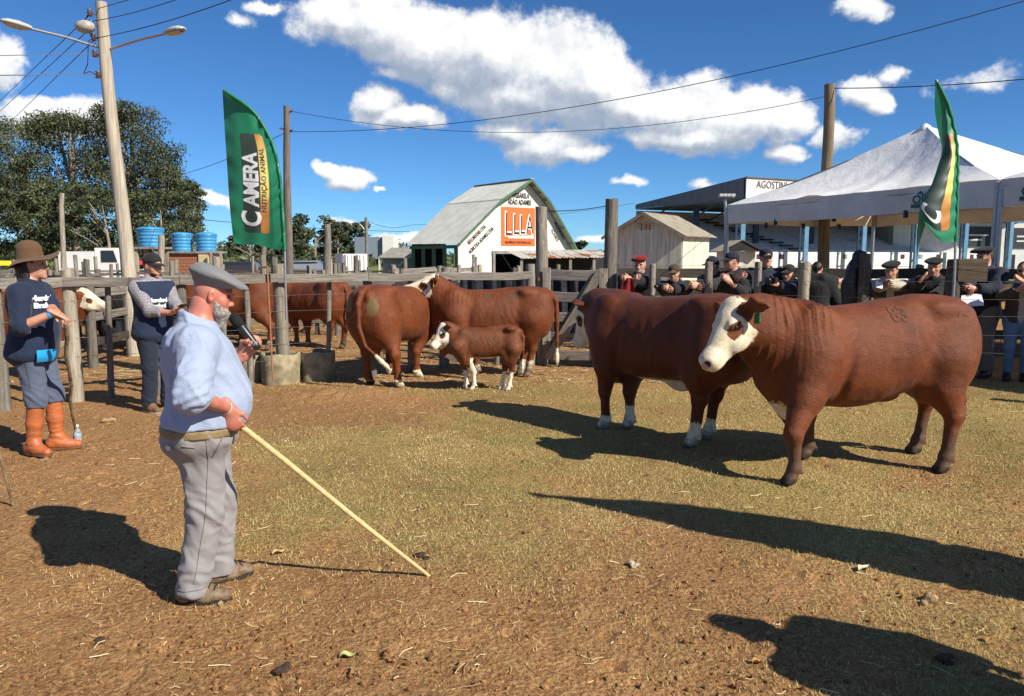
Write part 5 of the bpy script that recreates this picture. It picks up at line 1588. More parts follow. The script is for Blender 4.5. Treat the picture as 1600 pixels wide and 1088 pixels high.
def make_flag(label, base, surf, logo, nrm_sign, pole_pts, ns=40, nv=90, pr=.016):
    fl_ = thing('feather_flag', label, 'flag', tuple(base), 0, 'green feather flags')
    base = Vector(base)
    G_ = [[Vector(surf(i / ns, j / nv)) - base for i in range(ns + 1)] for j in range(nv + 1)]
    mb = MB(); mb.grid(G_); cl = mb.build('cloth', fm, fl_, fix=False)
    def S(s, v, off=.004):
        s = min(1, max(0, s)); v = min(1, max(0, v))
        fi, fj = s * ns, v * nv; i, j = min(ns - 1, int(fi)), min(nv - 1, int(fj)); a, c = fi - i, fj - j
        p00, p10, p01, p11 = G_[j][i], G_[j][i + 1], G_[j + 1][i], G_[j + 1][i + 1]
        p = p00.lerp(p10, a).lerp(p01.lerp(p11, a), c)
        n = (p10 - p00).cross(p01 - p00)
        if n.length < 1e-9: n = Vector((0, -1, 0))
        n.normalize()
        return p + n * off * nrm_sign
    logo(fl_, cl, S)
    mb = MB(); mb.tube([Vector(p) - base for p in pole_pts], pr, 8); mb.build('pole', steel_m, fl_)
    # hem sleeve along the pole edge
    mb = MB(); mb.tube([G_[j][0] for j in range(0, nv + 1, 3)], .022, 6); mb.build('sleeve', fm, fl_)
    return fl_
def flag_logo(s_of, v0, v1, split=.66, words=True):
    def fn(fl_, cl, S):
        def M(x, y, off=.004):            # x 0..1 from the free edge side, y 0..1 upward
            return S(s_of(x, y), v0 + (v1 - v0) * y, off)
        def panel(name, x0, x1, mat, off, parent):
            mb = MB(); rows = []; nx, ny = 10, 50
            for j in range(ny + 1):
                y = j / ny; row = []
                e_ = min(y, 1 - y); ins = .10 * (1 - math.sqrt(max(0, 1 - (1 - min(1, e_ / .03)) ** 2)))
                for i in range(nx + 1):
                    x = x0 + (x1 - x0) * i / nx
                    x = max(x, ins) if x0 < .05 else x
                    x = min(x, 1 - ins) if x1 > .95 else x
                    row.append(M(x, y, off))
                rows.append(row)
            mb.grid(rows); return mb.build(name, mat, parent, fix=False)
        lg = panel('logo_panel', 0, split + .01, flag_black, .003, cl)
        panel('logo_panel', split, 1, fg_, .003, cl)
        def word(txt, size, x, y, mat, bold, xs=1.0, sp=1.0, k=1.0):
            V, F = fine(*text_vf(txt, size, bold, 'LEFT', sp, xs))
            # finer outline so that letters follow the folds
            me = bpy.data.meshes.new('logo_text'); me.from_pydata([tuple(M(x - q[1] * 1.0 * k, y + q[0] * .22, .0055)) for q in V], [], F); me.update()
            obj('logo_text', me, mat, cl)
        word('C', 1.06, .34, .055, flag_white, .03, 1.0)
        if words: word('AMERA', .80, .34, .268, flag_white, .028, .98, .94)
        if words: word('NUTRIÇÃO ANIMAL', .26, .82, .215, flag_black, .006, 1.20, 1.05)
    return fn
# left flag
FY = 10.17
left_e = [(0, (365, 379)), (.25, (359, 322)), (.5, (355, 262)), (.75, (351, 202)), (1, (347.5, 141))]
right_e = [(0, (445, 391)), (.25, (441.5, 330)), (.5, (436, 268)), (.75, (418, 208)), (.90, (389, 168)), (1, (349, 141))]
def edge(tab, v):
    vs = [q[0] for q in tab]
    return (hermite(np.array([v]), vs, [q[1][0] for q in tab])[0], hermite(np.array([v]), vs, [q[1][1] for q in tab])[0])
def left_surf(s, v):
    r = edge(right_e, v); l = edge(left_e, v)
    px = r[0] + (l[0] - r[0]) * s; py = r[1] + (l[1] - r[1]) * s
    if v < .02: pass
    # gathers run out from the sleeve, a soft belly in the middle, a flutter at the free edge
    g = .022 * math.exp(-s * 4.5) * math.sin(v * 60 + s * 16 + 1.6 * math.sin(v * 17 + s * 4)) * (1 if v < .85 else .5)
    bl = .10 * math.sin(math.pi * s) * math.sin(math.pi * min(1, v * 1.05)) + .022 * math.sin(v * 15 + s * 5) * s + .018 * math.sin(s * 14 + v * 5) * (1 - v) * (s > .2)
    fl2 = .02 * math.sin(v * 40) * max(0, s - .8) * 3
    py += 1.8 * math.sin(s * 9) * max(0, .15 - v) * 6
    p = at(px, py, FY + .12 * s + bl * -.8 + g + fl2)
    return p
c = ground(449, 607); cb_ = (c.x, FY, 0)
make_flag('large green feather flag with black and gold logo panel on the fence post', cb_, left_surf,
          flag_logo(lambda x, y: 1 - ((.245 + .475 * x) * (1 - y) + (.33 + .50 * x) * y), .09, .735), -1,
          [at(447.5, 500, FY)] + [at(*edge(right_e, v), FY + .015) for v in np.linspace(0, .99, 24)])
# right flag, twisted by the wind
RY = 10.25
rows = [(0, [(1493, 378, 0), (1468, 376, -.18), (1437, 346, -.12), (1431, 409, .26)]),
        (.18, [(1495, 330, 0), (1464, 338, -.20), (1438, 322, -.10), (1441, 366, .24)]),
        (.38, [(1496, 280, 0), (1476, 287, -.14), (1457, 284, -.06), (1463, 294, .16)]),
        (.58, [(1495.5, 232, 0), (1485, 239, -.05), (1474, 232, .05), (1472, 231, .14)]),
        (.72, [(1491, 200, 0), (1480, 206, -.02), (1472, 207, .10), (1465, 206, .22)]),
        (.87, [(1480, 160, 0), (1474, 164, .02), (1467, 164, .10), (1461, 163, .16)]),
        (1, [(1462.5, 125, 0), (1462, 125, .01), (1461, 125, .02), (1460.5, 125, .03)])]
rs = interp_rows([r[0] for r in rows], [[tuple(at(x, y, RY + dy)) for x, y, dy in r[1]] for r in rows])
def right_surf(s, v):
    p = Vector(rs(s, v))
    p.y += .012 * math.exp(-s * 3) * math.sin(v * 70 + s * 8) + .012 * math.sin(v * 26 + s * 11) * s
    return p
cr = at(1490, 470, RY)
make_flag('twisted green feather flag before the marquee, edge on', (cr.x, RY, 0), right_surf,
          flag_logo(lambda x, y: .58 - .46 * x, .08, .70, .66, False), -1,
          [(cr.x, RY + .02, 0), at(1491, 440, RY + .02)] + [at(*q, RY + .015) for q in ((1493, 378), (1495, 330), (1496, 280), (1495.5, 232), (1491, 200), (1480, 160), (1462.5, 125))], ns=30, nv=70)
src = [o for o in bpy.data.objects if o.name.startswith('feather_flag') and 'logo panel' in o.get('label', '')][0]
f3 = dup_tree(src); f3.location = (4.74, 2.98, -1.80); f3.scale = (1.38,) * 3; f3.rotation_euler = (0, 0, R(14))
f3['label'] = 'green feather flag outside the right edge, its long shadow crossing the grass'
# ------------------------------------------------------------------ cattle
def hide_mat(name, red, white, dirtc, tuft=.35):
    """short hair: red coat, cream patches, dung and dust; patch edges broken by noise"""
    m, t, b = new_mat(name)
    co = coords(t)
    def A(n):
        a = t.nodes.new('ShaderNodeAttribute'); a.attribute_name = n; return a.outputs['Fac']
    n1 = noise_n(t, co, 3.5, 4, .6); n2 = noise_n(t, co, 22, 5, .65)
    st = t.nodes.new('ShaderNodeMapping'); st.inputs['Scale'].default_value = (24, 60, 120); st.inputs['Rotation'].default_value = (0, .6, 0)
    t.links.new(co, st.inputs[0])
    n3 = noise_n(t, st.outputs[0], 1.0, 4, .7)
    dark = tuple(c * .52 for c in red)
    hi = (red[0] * 1.75, red[1] * 1.9, red[2] * 2.0)
    col = mixc(t, sstep(t, n1, .28, .72), red, dark)
    col = mixc(t, math_n(t, 'MULTIPLY', sstep(t, n2, .45, .75), .38), col, hi)
    col = mixc(t, math_n(t, 'MULTIPLY', sstep(t, n3, .38, .70), .60), col, tuple(c * .42 for c in red))
    n4 = noise_n(t, co, 170, 2, .6)
    col = mixc(t, math_n(t, 'MULTIPLY', sstep(t, n4, .4, .62), .42), col, tuple(c * .55 for c in red))
    wcol = mixc(t, sstep(t, n2, .4, .7), white, tuple(c * f for c, f in zip(white, (.80, .74, .62))))
    wm = math_n(t, 'ADD', A('white'), math_n(t, 'MULTIPLY_ADD', n2, .55, c=-.275))
    col = mixc(t, sstep(t, wm, -.03, .05), col, wcol)
    dm = math_n(t, 'ADD', A('dirt'), math_n(t, 'MULTIPLY_ADD', n2, 1.1, c=-.55))
    col = mixc(t, math_n(t, 'MULTIPLY', sstep(t, dm, .2, .75), .85), col, dirtc)
    br = math_n(t, 'ADD', A('brand'), math_n(t, 'MULTIPLY_ADD', n2, .8, c=-.4))
    col = mixc(t, math_n(t, 'MULTIPLY', sstep(t, br, .35, .7), .8), col, (.055, .050, .047))
    col = mixc(t, sstep(t, A('dark'), .3, .7), col, (.035, .022, .018))
    col = mixc(t, sstep(t, A('pink'), .3, .7), col, (.52, .30, .23))
    t.links.new(col, b.inputs['Base Color'])
    b.inputs['Roughness'].default_value = .55
    b.inputs['Specular IOR Level'].default_value = .30
    b.inputs['Sheen Weight'].default_value = .04
    b.inputs['Sheen Roughness'].default_value = .4
    h = math_n(t, 'ADD', n2, math_n(t, 'MULTIPLY', math_n(t, 'ADD', n3, n4), .8))
    bump(t, b, h, .55, .010)
    return m
RED = (.198, .0490, .0112)
hide_m = hide_mat('red_hide', RED, (.74, .66, .50), (.085, .052, .032))
hide_dung_m = hide_mat('dung_caked_hide', RED, (.74, .66, .50), (.19, .145, .06))
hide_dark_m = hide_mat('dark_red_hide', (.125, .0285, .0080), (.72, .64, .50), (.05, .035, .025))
hide_calf_m = hide_mat('calf_hide', (.185, .056, .016), (.76, .70, .60), (.10, .05, .03))
hide_black_m = hide_mat('black_hide', (.018, .014, .013), (.5, .45, .4), (.03, .025, .02))
def hair_mat_of(m):
    nm = m.name + '_hair'
    if nm in bpy.data.materials: return bpy.data.materials[nm]
    r = {'red_hide': RED, 'dark_red_hide': (.125, .0285, .0080), 'calf_hide': (.185, .056, .016)}.get(m.name, RED)
    h = tone_mat(nm, [(0, tuple(c * .72 for c in r)), (.5, r), (1, (r[0] * 1.45, r[1] * 1.5, r[2] * 1.5))], .5)
    h.node_tree.nodes['Principled BSDF'].inputs['Specular IOR Level'].default_value = .4
    return h
eye_m = simple('animal_eye', (.012, .008, .006), .08, 0, spec=.8)
brand_m = simple('singed_hair', (.075, .036, .024), .9, .3, 30, c2=(.16, .05, .022))
tag_green = simple('green_tag', (.02, .16, .035), .45, .05)
tag_yellow = simple('yellow_tag', (.62, .40, .04), .45, .05)

TRUNK = np.array([  # x, top, bottom, half width
    (-.93, 1.10, .95, .03), (-.905, 1.22, .82, .14), (-.84, 1.33, .68, .235), (-.70, 1.395, .60, .295), (-.48, 1.415, .615, .315),
    (-.22, 1.39, .575, .345), (.08, 1.365, .55, .36), (.36, 1.365, .555, .345), (.56, 1.385, .565, .30),
    (.74, 1.375, .60, .245), (.86, 1.33, .68, .19), (.96, 1.22, .82, .10), (1.0, 1.10, .95, .03)])
TRUNK_CALF = TRUNK.copy(); TRUNK_CALF[:, 1] -= .03
TRUNK_CALF[:, 2] = TRUNK_CALF[:, 1] - (TRUNK[:, 1] - TRUNK[:, 2]) * .80; TRUNK_CALF[:, 3] *= .80; TRUNK_CALF[:, 0] *= .80
TRUNK_A = TRUNK.copy(); TRUNK_A[1:6, 1] += .025; TRUNK_A[7:11, 1] -= .02; TRUNK_A[3:5, 2] += .06; TRUNK_A[5, 2] += .03; TRUNK_A[6:10, 2] -= .025
def cow(label, head_at, heading, origin, hooves, group, scale=1.0, vox=.016, mat=None, head=(0, -60, 0), poll=(1.22, 0, 1.36),
        tail=None, trunk=None, legk=1.0, socks=(.16, .16, .16, .16), eyes=(1, 1), ear_tag=None, brands=(), folds=0.0, belly_white=True,
        face_white=True, dung=(), sheath=0.0, udder=0.0, dirt_leg=.35, headk=1.0, ear_up=0.0, seed=0, cat='cow', tail_white=False, eye_patch=True, tuft=True, hair=0):
    """hooves: world points FL FR HL HR; head: yaw, pitch (deg) relative to the trunk; sizes are of a 1.38 m cow, times scale"""
    T = TRUNK if trunk is None else trunk
    ch, sh = math.cos(heading), math.sin(heading)
    def loc(p):
        dx, dy = p[0] - origin[0], p[1] - origin[1]
        return np.array([(dx * ch + dy * sh) / scale, (-dx * sh + dy * ch) / scale])
    HF = [loc(h) for h in hooves]
    rng = np.random.default_rng(seed + 100)
    s = SDF((-1.25, -.75, -.02), (2.0, .75, 1.95), vox / scale)
    xs_, tp, bt, wd = T.T
    def trunk_d(x, y, z):
        x1 = np.clip(x, xs_[0], xs_[-1]).ravel()
        top = hermite(x1, xs_, tp).reshape(x.shape); bot = hermite(x1, xs_, bt).reshape(x.shape); w = hermite(x1, xs_, wd).reshape(x.shape)
        c = (top + bot) / 2; h = np.maximum((top - bot) / 2, .03); w = np.maximum(w, .03)
        zz = (z - c) / h
        # widest a little under the middle, flatter along the back
        wz = w * (1 - .10 * np.clip(zz, 0, 1.2) - .10 * np.clip(-zz - .5, 0, 1))
        q = (np.abs(y / wz) ** 2.35 + np.abs(zz) ** 2.35) ** (1 / 2.35)
        d = (q - 1) * np.minimum(h, w)
        ox = np.maximum(np.maximum(xs_[0] - x, x - xs_[-1]), 0)
        return d + ox
    s.field(trunk_d, (-.95, -.40, .5), (1.02, .40, 1.46), k=.05)
    L = legk
    for sy, (fx, fy) in ((1, HF[0]), (-1, HF[1])):
        s.ell((.60 * (.8 if trunk is TRUNK_CALF else 1), sy * (.17 if trunk is TRUNK_CALF else .22), 1.04), (.21, .115, .33) if trunk is not TRUNK_CALF else (.15, .09, .25), .12)                          # shoulder blade
        s.cone((.58, sy * .20, .96), (.56 * .5 + fx * .5, sy * .14 + fy * .35, .66), .190 * L, .132 * L, .10)
        s.cone((.56 * .5 + fx * .5, sy * .14 + fy * .35, .66), (fx + .015, fy, .40), .122 * L, .072 * L, .06)
        s.ell((fx + .02, fy, .385), (.062 * L, .055 * L, .075), .03)                   # knee
        s.cone((fx + .012, fy, .38), (fx, fy, .14), .054 * L, .046 * L, .03)
        s.ell((fx, fy, .125), (.057 * L, .054 * L, .05), .03)                          # fetlock
        s.cone((fx + .01, fy, .11), (fx + .035, fy, .05), .048 * L, .056 * L, .02)
        for k in (-1, 1):
            s.cone((fx + .03, fy + k * .028 * L, .055), (fx + .07, fy + k * .03 * L, .025), .036 * L, .030 * L, .012)
        s.ell((fx - .055, fy, .095), (.018, .035, .02), .015)
    for sy, (hx, hy) in ((1, HF[2]), (-1, HF[3])):
        s.ell((-.66 * (.85 if trunk is TRUNK_CALF else 1), sy * (.14 if trunk is TRUNK_CALF else .185), 1.0), (.24, .155, .36) if trunk is not TRUNK_CALF else (.18, .11, .30), .12)                          # thigh
        s.ell((-.50, sy * .235, 1.33), (.10, .06, .055), .10)                         # hook bone
        s.ell((-.86 if trunk is not TRUNK_CALF else -.69, sy * .10, 1.26), (.06, .05, .06), .08)                           # pin bone
        kx, ky = -.56 * .45 + hx * .55, sy * .16 + (hy - sy * .16) * .4
        s.cone((-.58, sy * .185, .90), (kx, ky, .68), .20 * L, .140 * L, .12)
        s.cone((kx, ky, .68), (hx - .05, hy, .47), .136 * L, .074 * L, .08)
        s.ell((hx - .065, hy, .455), (.075 * L, .052 * L, .08), .03)                   # hock
        s.ell((hx - .10, hy, .50), (.03, .025, .05), .03)
        s.cone((hx - .05, hy, .44), (hx - .005, hy, .15), .056 * L, .049 * L, .03)
        s.ell((hx, hy, .125), (.058 * L, .055 * L, .05), .03)
        s.cone((hx + .01, hy, .11), (hx + .03, hy, .05), .049 * L, .056 * L, .02)
        for k in (-1, 1):
            s.cone((hx + .03, hy + k * .028 * L, .055), (hx + .07, hy + k * .03 * L, .025), .036 * L, .030 * L, .012)
        s.ell((hx - .055, hy, .095), (.018, .035, .02), .015)
        # flank fold
        s.cone((-.36, sy * .20, .80), (-.42, sy * .16, .62), .06, .045, .09)
    # brisket
    bz = bt[8]
    s.cone((.84, 0, bz + .26), (.66, 0, bz - .005), .135 * wd[8] / .3, .115 * wd[8] / .3, .12, flat=((0, 1, 0), .8))
    if sheath:
        s.ell((-.16, 0, bt[5] - .005), (.16, .06, .075 * sheath), .07)
    if udder:
        s.ell((-.52, 0, .60), (.16, .13, .11 * udder), .08)
        for a in (-1, 1):
            for c in (-.06, .07):
                s.cone((-.52 + c, a * .06, .53), (-.53 + c, a * .065, .44), .026, .019, .02)
    # head frame
    yaw, pit = R(head[0]), R(head[1])
    f = np.array([math.cos(pit) * math.cos(yaw), math.cos(pit) * math.sin(yaw), math.sin(pit)])
    sd_ = np.array([-math.sin(yaw), math.cos(yaw), 0.0])
    roll = R(head[2])
    up = np.cross(f, sd_)
    sd2 = sd_ * math.cos(roll) + up * math.sin(roll)
    up = np.cross(f, sd2); sd_ = sd2
    P = np.array(poll, float); K = headk
    def H(a, b, c):
        return P + (f * a + sd_ * b + up * c) * K
    M3 = np.stack([f, sd_, up], 1)
    # neck
    nb = np.array([.72, 0, 1.10]); wn_ = wd[8] / .30
    n2_ = H(.03, 0, -.10)
    mid = (nb + n2_) / 2 + np.array([0, 0, -.01])
    s.chain([nb, mid, n2_], [.27 * wn_, .225 * wn_, .14 * K], .14, flat=((0, 1, 0), .74))
    s.chain([np.array([.74, 0, 1.24]), (np.array([.74, 0, 1.24]) + H(-.03, 0, 0)) / 2 + np.array([0, 0, .0]), H(-.01, 0, -.02)], [.11, .10, .08 * K], .10)
    s.chain([np.array([.86, 0, .80]), (np.array([.9, 0, .9]) + H(.10, 0, -.22)) / 2, H(.12, 0, -.2)], [.09 * wn_, .06 * wn_, .05 * K], .10, flat=((0, 1, 0), .6))
    # skull, face, muzzle
    s.ell(H(.07, 0, -.03), np.array([.13, .112, .115]) * K, .05, M3)
    s.ell(H(.015, 0, .035), np.array([.07, .085, .055]) * K, .05, M3)                    # poll
    s.cone(H(.12, 0, -.03), H(.36, 0, -.045), .102 * K, .066 * K, .05)
    s.ell(H(.43, 0, -.05), np.array([.075, .080, .072]) * K, .045, M3)                   # muzzle
    s.ell(H(.425, 0, -.105), np.array([.06, .055, .035]) * K, .02, M3)                   # chin
    for a in (-1, 1):
        s.ell(H(.17, a * .062, -.125), np.array([.12, .045, .07]) * K, .05, M3)           # jowl
        s.ell(H(.155, a * .092, .005), np.array([.045, .026, .032]) * K, .025, M3)        # brow over the eye
    s.cone(H(.13, 0, -.16), H(.38, 0, -.105), .062 * K, .04 * K, .05)
    for a in (-1, 1):
        s.ell(H(.487, a * .042, -.028), np.array([.024, .019, .020]) * K, .012, M3, sub=True)
        s.ell(H(.165, a * .118, -.018), np.array([.021, .012, .015]) * K, .012, M3, sub=True)
        s.cone(H(.49, a * .004, -.092), H(.37, a * .062, -.098), .007 * K, .005 * K, .006, sub=True)   # mouth
        # ears
        e0 = H(.015, a * .105, -.01); e1 = H(-.02, a * .20, -.01 + ear_up); e2 = H(-.015, a * .295, -.035 + ear_up * 1.5)
        en = f * .85 + up * .1 - sd_ * a * .2
        s.cone(e0, e1, .036 * K, .062 * K, .02, flat=(en, .34))
        s.cone(e1, e2, .062 * K, .020 * K, .015, flat=(en, .34))
        s.cone(H(.045, a * .135, -.012 + ear_up * .4), H(.022, a * .25, -.02 + ear_up), .022 * K, .02 * K, .012, sub=True)
    # tail
    tl = tail or [(-.885, 0, 1.30), (-.955, 0, 1.18), (-.965, .01, .90), (-.955, .01, .62)]
    s.cone((-.80 if trunk is not TRUNK_CALF else -.62, 0, 1.34 if trunk is not TRUNK_CALF else 1.30), tl[0], .055, .045, .05)
    s.chain(tl, list(np.linspace(.043, .022, len(tl))), .02)
    te = np.array(tl[-1]); td = te - np.array(tl[-2]); td /= np.linalg.norm(td)
    s.chain([te, te + td * .08, te + td * .17, te + td * .27], [.022, .036, .034, .012], .02)
    s.half((0, 0, 0.001), (0, 0, -1))
    V, F = s.mesh()
    n = normals(V, F)
    # ---- relief
    hx_ = (V - P) @ f / K; hs_ = (V - P) @ sd_ / K; hu_ = (V - P) @ up / K
    headm = (hx_ > -.05) & (np.abs(hs_) < .14) & (hu_ > -.26) & (hu_ < .12) & (V[:, 0] > .8)
    disp = fbm(V, 7, 3, .5, seed) * .006 + fbm(V * np.array([1.3, 1, .7]), 3.6, 2, .5, seed + 3) * .011
    body = (V[:, 2] > .62) & (V[:, 0] > -.8) & (V[:, 0] < .5)
    # faint ribs and the hollow of the flank
    disp -= .014 * np.exp(-(((V[:, 0] + .36) / .10) ** 2 + ((V[:, 2] - 1.12) / .16) ** 2)) * (np.abs(V[:, 1]) > .18)
    disp += .0013 * np.sin(V[:, 0] * 46 + V[:, 2] * 9 + fbm(V, 3, 2, .5, 3) * 5) * body * (V[:, 0] > -.25) * np.clip((np.abs(V[:, 1]) - .2) * 8, 0, 1)
    disp -= .030 * np.exp(-(((V[:, 0] - .36 - (1.0 - V[:, 2]) * .15) / .045) ** 2)) * np.clip((np.abs(V[:, 1]) - .18) * 8, 0, 1) * np.clip((1.15 - V[:, 2]) * 3, 0, 1) * (V[:, 2] > .6)
    fw_ = np.clip(1 - np.abs(V[:, 0] + .12) / .42, 0, 1) * np.clip((V[:, 2] - .68) * 6, 0, 1) * np.clip((1.25 - V[:, 2]) * 6, 0, 1) * np.clip((np.abs(V[:, 1]) - .2) * 9, 0, 1)
    disp += fw_ * np.sin((V[:, 0] * .86 - V[:, 2] * .36) * 74 + fbm(V, 4, 2, .5, seed + 8) * 6) * .0042 * np.clip(.4 + fbm(V, 3, 2, .5, seed + 6) * 2, 0, 1)
    if folds:
        ax_ = (P - np.array([.70, 0, 1.1])); la = np.linalg.norm(ax_); ax_ /= la
        tt = (V - np.array([.70, 0, 1.1])) @ ax_
        nm = np.clip((tt + .12) * 9, 0, 1) * np.clip((la - .10 - tt) * 9, 0, 1) * (~headm) * np.clip((V[:, 2] - .72) * 5, 0, 1)
        ph = (V[:, 0] * 205 + fbm(V * np.array([1, 1, .35]), 6, 2, .5, 12) * 7.0 + (V[:, 2] - 1.1) * 10)
        disp += folds * nm * (np.sin(ph) * .45 + .55 * np.sin(ph * .47 + 1)) * .0082 * np.clip(.55 + fbm(V, 4, 2, .5, 44) * 1.6, .1, 1)
    V = V + n * disp[:, None]
    V[:, 2] = np.maximum(V[:, 2], 0)
    # ---- colour masks (lengths in metres, >0 inside)
    white = np.full(len(V), -.5)
    if face_white:
        fw = np.minimum(np.minimum(hx_ + .045, .165 - np.abs(hs_)), .6)
        fw = np.minimum(fw, (hu_ + .155 + np.clip(hx_, 0, .3) * .25))
        fw = np.where(V[:, 0] > .75, fw * 4, -.5)
        fw = np.where((np.abs(hs_) > .098) & (hx_ < .08), -.5, fw)
        white = np.maximum(white, np.clip(fw, -.5, .5))
        if eye_patch:
            for a, on in ((1, eyes[0]), (-1, eyes[1])):
                if on:
                    ce = np.array([.185, a * .105, -.035])
                    q = np.stack([hx_, hs_, hu_], 1) - ce
                    dd = np.sqrt((q[:, 0] / (.065 * on)) ** 2 + (q[:, 1] / .07) ** 2 + (q[:, 2] / (.052 * on)) ** 2)
                    white = np.where((V[:, 0] > .75) & (hs_ * a > 0), np.minimum(white, (dd - 1) * .5), white)
    # throat and brisket
    br_ = .15 - np.sqrt(((V[:, 0] - .70) / 1.1) ** 2 + (V[:, 1] / .9) ** 2 + ((V[:, 2] - bz - .02) / 1.0) ** 2)
    white = np.maximum(white, np.clip(br_ * 4, -.5, .5))
    if belly_white:
        bl = (bt[5] + .075 - V[:, 2]) - np.abs(V[:, 1]) * .25
        bl = np.where((V[:, 0] > -.55) & (V[:, 0] < .55) & (V[:, 2] > .40) & (np.abs(V[:, 1]) < np.where(np.abs(V[:, 0]) > .33, .13, .26)), bl, -.2)
        for hx, hy in HF:
            bl = np.where(np.hypot(V[:, 0] - hx, V[:, 1] - hy) < .2, -.2, bl)
        white = np.maximum(white, np.clip(bl * 5 - .1, -.5, .5))
    ends = {}
    for i, (hx, hy) in enumerate(HF):
        m = (np.hypot(V[:, 0] - hx, V[:, 1] - hy) < .2) & (V[:, 2] < .62)
        white = np.where(m, np.maximum(white, np.clip((socks[i] - V[:, 2]) * 4, -.5, .5)), white)
    if tail_white:
        dt = np.linalg.norm(V - (te + td * .14), axis=1)
        white = np.maximum(white, np.clip((.17 - dt) * 6, -.5, .5))
    dark = np.zeros(len(V)); pink = np.zeros(len(V)); dirt = np.zeros(len(V)); brand = np.zeros(len(V))
    for i, (hx, hy) in enumerate(HF):
        m = (np.hypot(V[:, 0] - hx - .03, V[:, 1] - hy) < .13)
        dark = np.maximum(dark, m * np.clip((.075 - V[:, 2]) * 30, 0, .75 if socks[i] < .1 else .42))
    for a in (-1, 1):
        q = np.stack([hx_ - .483, hs_ - a * .042, hu_ + .028], 1)
        dark = np.maximum(dark, (np.linalg.norm(q, axis=1) < .024) * 1.0)
        q = np.stack([hx_ - .165, hs_ - a * .112, hu_ + .018], 1)
        dark = np.maximum(dark, (np.linalg.norm(q / np.array([1.5, 1, 1]), axis=1) < .019) * 1.0)
    q = np.stack([(hx_ - .50) / .05, hs_ / .07, (hu_ + .035) / .05], 1)
    pink = np.clip(1.1 - np.linalg.norm(q, axis=1), 0, 1) * (V[:, 0] > .8) * .9
    dirt = np.clip((dirt_leg - V[:, 2]) * 3.2, 0, 1) * .8 + .12
    for (cx, cz, rx, rz, side) in dung:
        if side == 'rear':
            dirt = np.maximum(dirt, np.where(V[:, 0] < -.55, np.clip(1.25 - np.hypot((V[:, 1] - cx) / rx, (V[:, 2] - cz) / rz), 0, 1), 0))
            continue
        m = (np.sign(V[:, 1]) == side) if side else np.ones(len(V), bool)
        dirt = np.maximum(dirt, np.where(m, np.clip(1.25 - np.hypot((V[:, 0] - cx) / rx, (V[:, 2] - cz) / rz), 0, 1), 0))
    me = np_mesh('cow', V * scale, F)
    for nme, arr in (('white', white), ('dirt', dirt), ('dark', dark), ('pink', pink), ('brand', brand)):
        add_attr(me, nme, arr)
    o = obj(cat, me, mat or hide_m, None, (origin[0], origin[1], 0), heading)
    if hair:
        # short hairs lying back along the body
        fa = np.linalg.norm(np.cross(V[F[:, 1]] - V[F[:, 0]], V[F[:, 2]] - V[F[:, 0]]), axis=1)
        k = rng.choice(len(F), hair, p=fa / fa.sum()); w = rng.random((hair, 2))
        a_, b_, c_, d_ = (V[F[k, i]] for i in range(4))
        Pp = (a_ * (1 - w[:, :1]) + b_ * w[:, :1]) * (1 - w[:, 1:]) + (d_ * (1 - w[:, :1]) + c_ * w[:, :1]) * w[:, 1:]
        nn = normals(V, F)[F[k, 0]]
        fl = np.array([-.75, 0, -.55]) + fbm(Pp, 3, 2, .5, 61)[:, None] * np.array([.3, .2, .6]) + rng.standard_normal((hair, 3)) * .16
        fl -= nn * (fl * nn).sum(1, keepdims=True); fl /= np.linalg.norm(fl, axis=1, keepdims=True)
        si = np.cross(nn, fl)
        ok = (white[F[k, 0]] < -.03) & (dirt[F[k, 0]] < .5) & (dark[F[k, 0]] < .2) & (Pp[:, 2] > .25)
        Pp, nn, fl, si = Pp[ok], nn[ok], fl[ok], si[ok]; m_ = len(Pp)
        L_ = (.010 + .014 * rng.random(m_))[:, None]; w_ = .0011
        HV = np.stack([Pp - si * w_, Pp + si * w_, Pp + fl * L_ + nn * (.0008 + .0006 * rng.random(m_))[:, None]], 1).reshape(-1, 3)
        hm = np_mesh('coat', HV * scale, np.arange(3 * m_).reshape(-1, 3), False)
        add_attr(hm, 'tone', np.repeat(np.clip(.5 + .3 * fbm(Pp, 5, 3, .5, 9) + .22 * rng.standard_normal(m_), 0, 1), 3))
        nr = np.ascontiguousarray(np.repeat(nn, 3, 0) + rng.standard_normal((3 * m_, 3)) * .12)
        nr /= np.linalg.norm(nr, axis=1, keepdims=True)
        hm.normals_split_custom_set_from_vertices([tuple(q) for q in nr])
        ho = obj('coat', hm, hair_mat_of(mat or hide_m), o); ho['kind'] = 'stuff'
    tag(o, label, cat, group)
    for a in (-1, 1):
        mb = MB(); c = H(.165, a * .106, -.018) * scale
        mb.sphere(c, .021 * K * scale, 10, 8)
        mb.build('eye', eye_m, o)
    from mathutils.bvhtree import BVHTree
    if brands:
        bv = BVHTree.FromPolygons((V * scale).tolist(), F.tolist())
    for (txt, bx, bz_, size, side) in brands:
        tv, tf = text_vf(txt, size, .006)
        Pp = []
        for q in tv:
            px_ = bx + q[0] * (-1 if side > 0 else 1); pz_ = bz_ + q[1]
            h_ = bv.ray_cast(Vector((px_, side * 1.0, pz_)) * scale, Vector((0, -side, 0)))
            Pp.append(tuple(h_[0] + h_[1] * .0042) if h_[0] else (px_ * scale, side * .34 * scale, pz_ * scale))
        bme = bpy.data.meshes.new('brand'); bme.from_pydata(Pp, [], tf); bme.update()
        obj('brand', bme, brand_m, o)
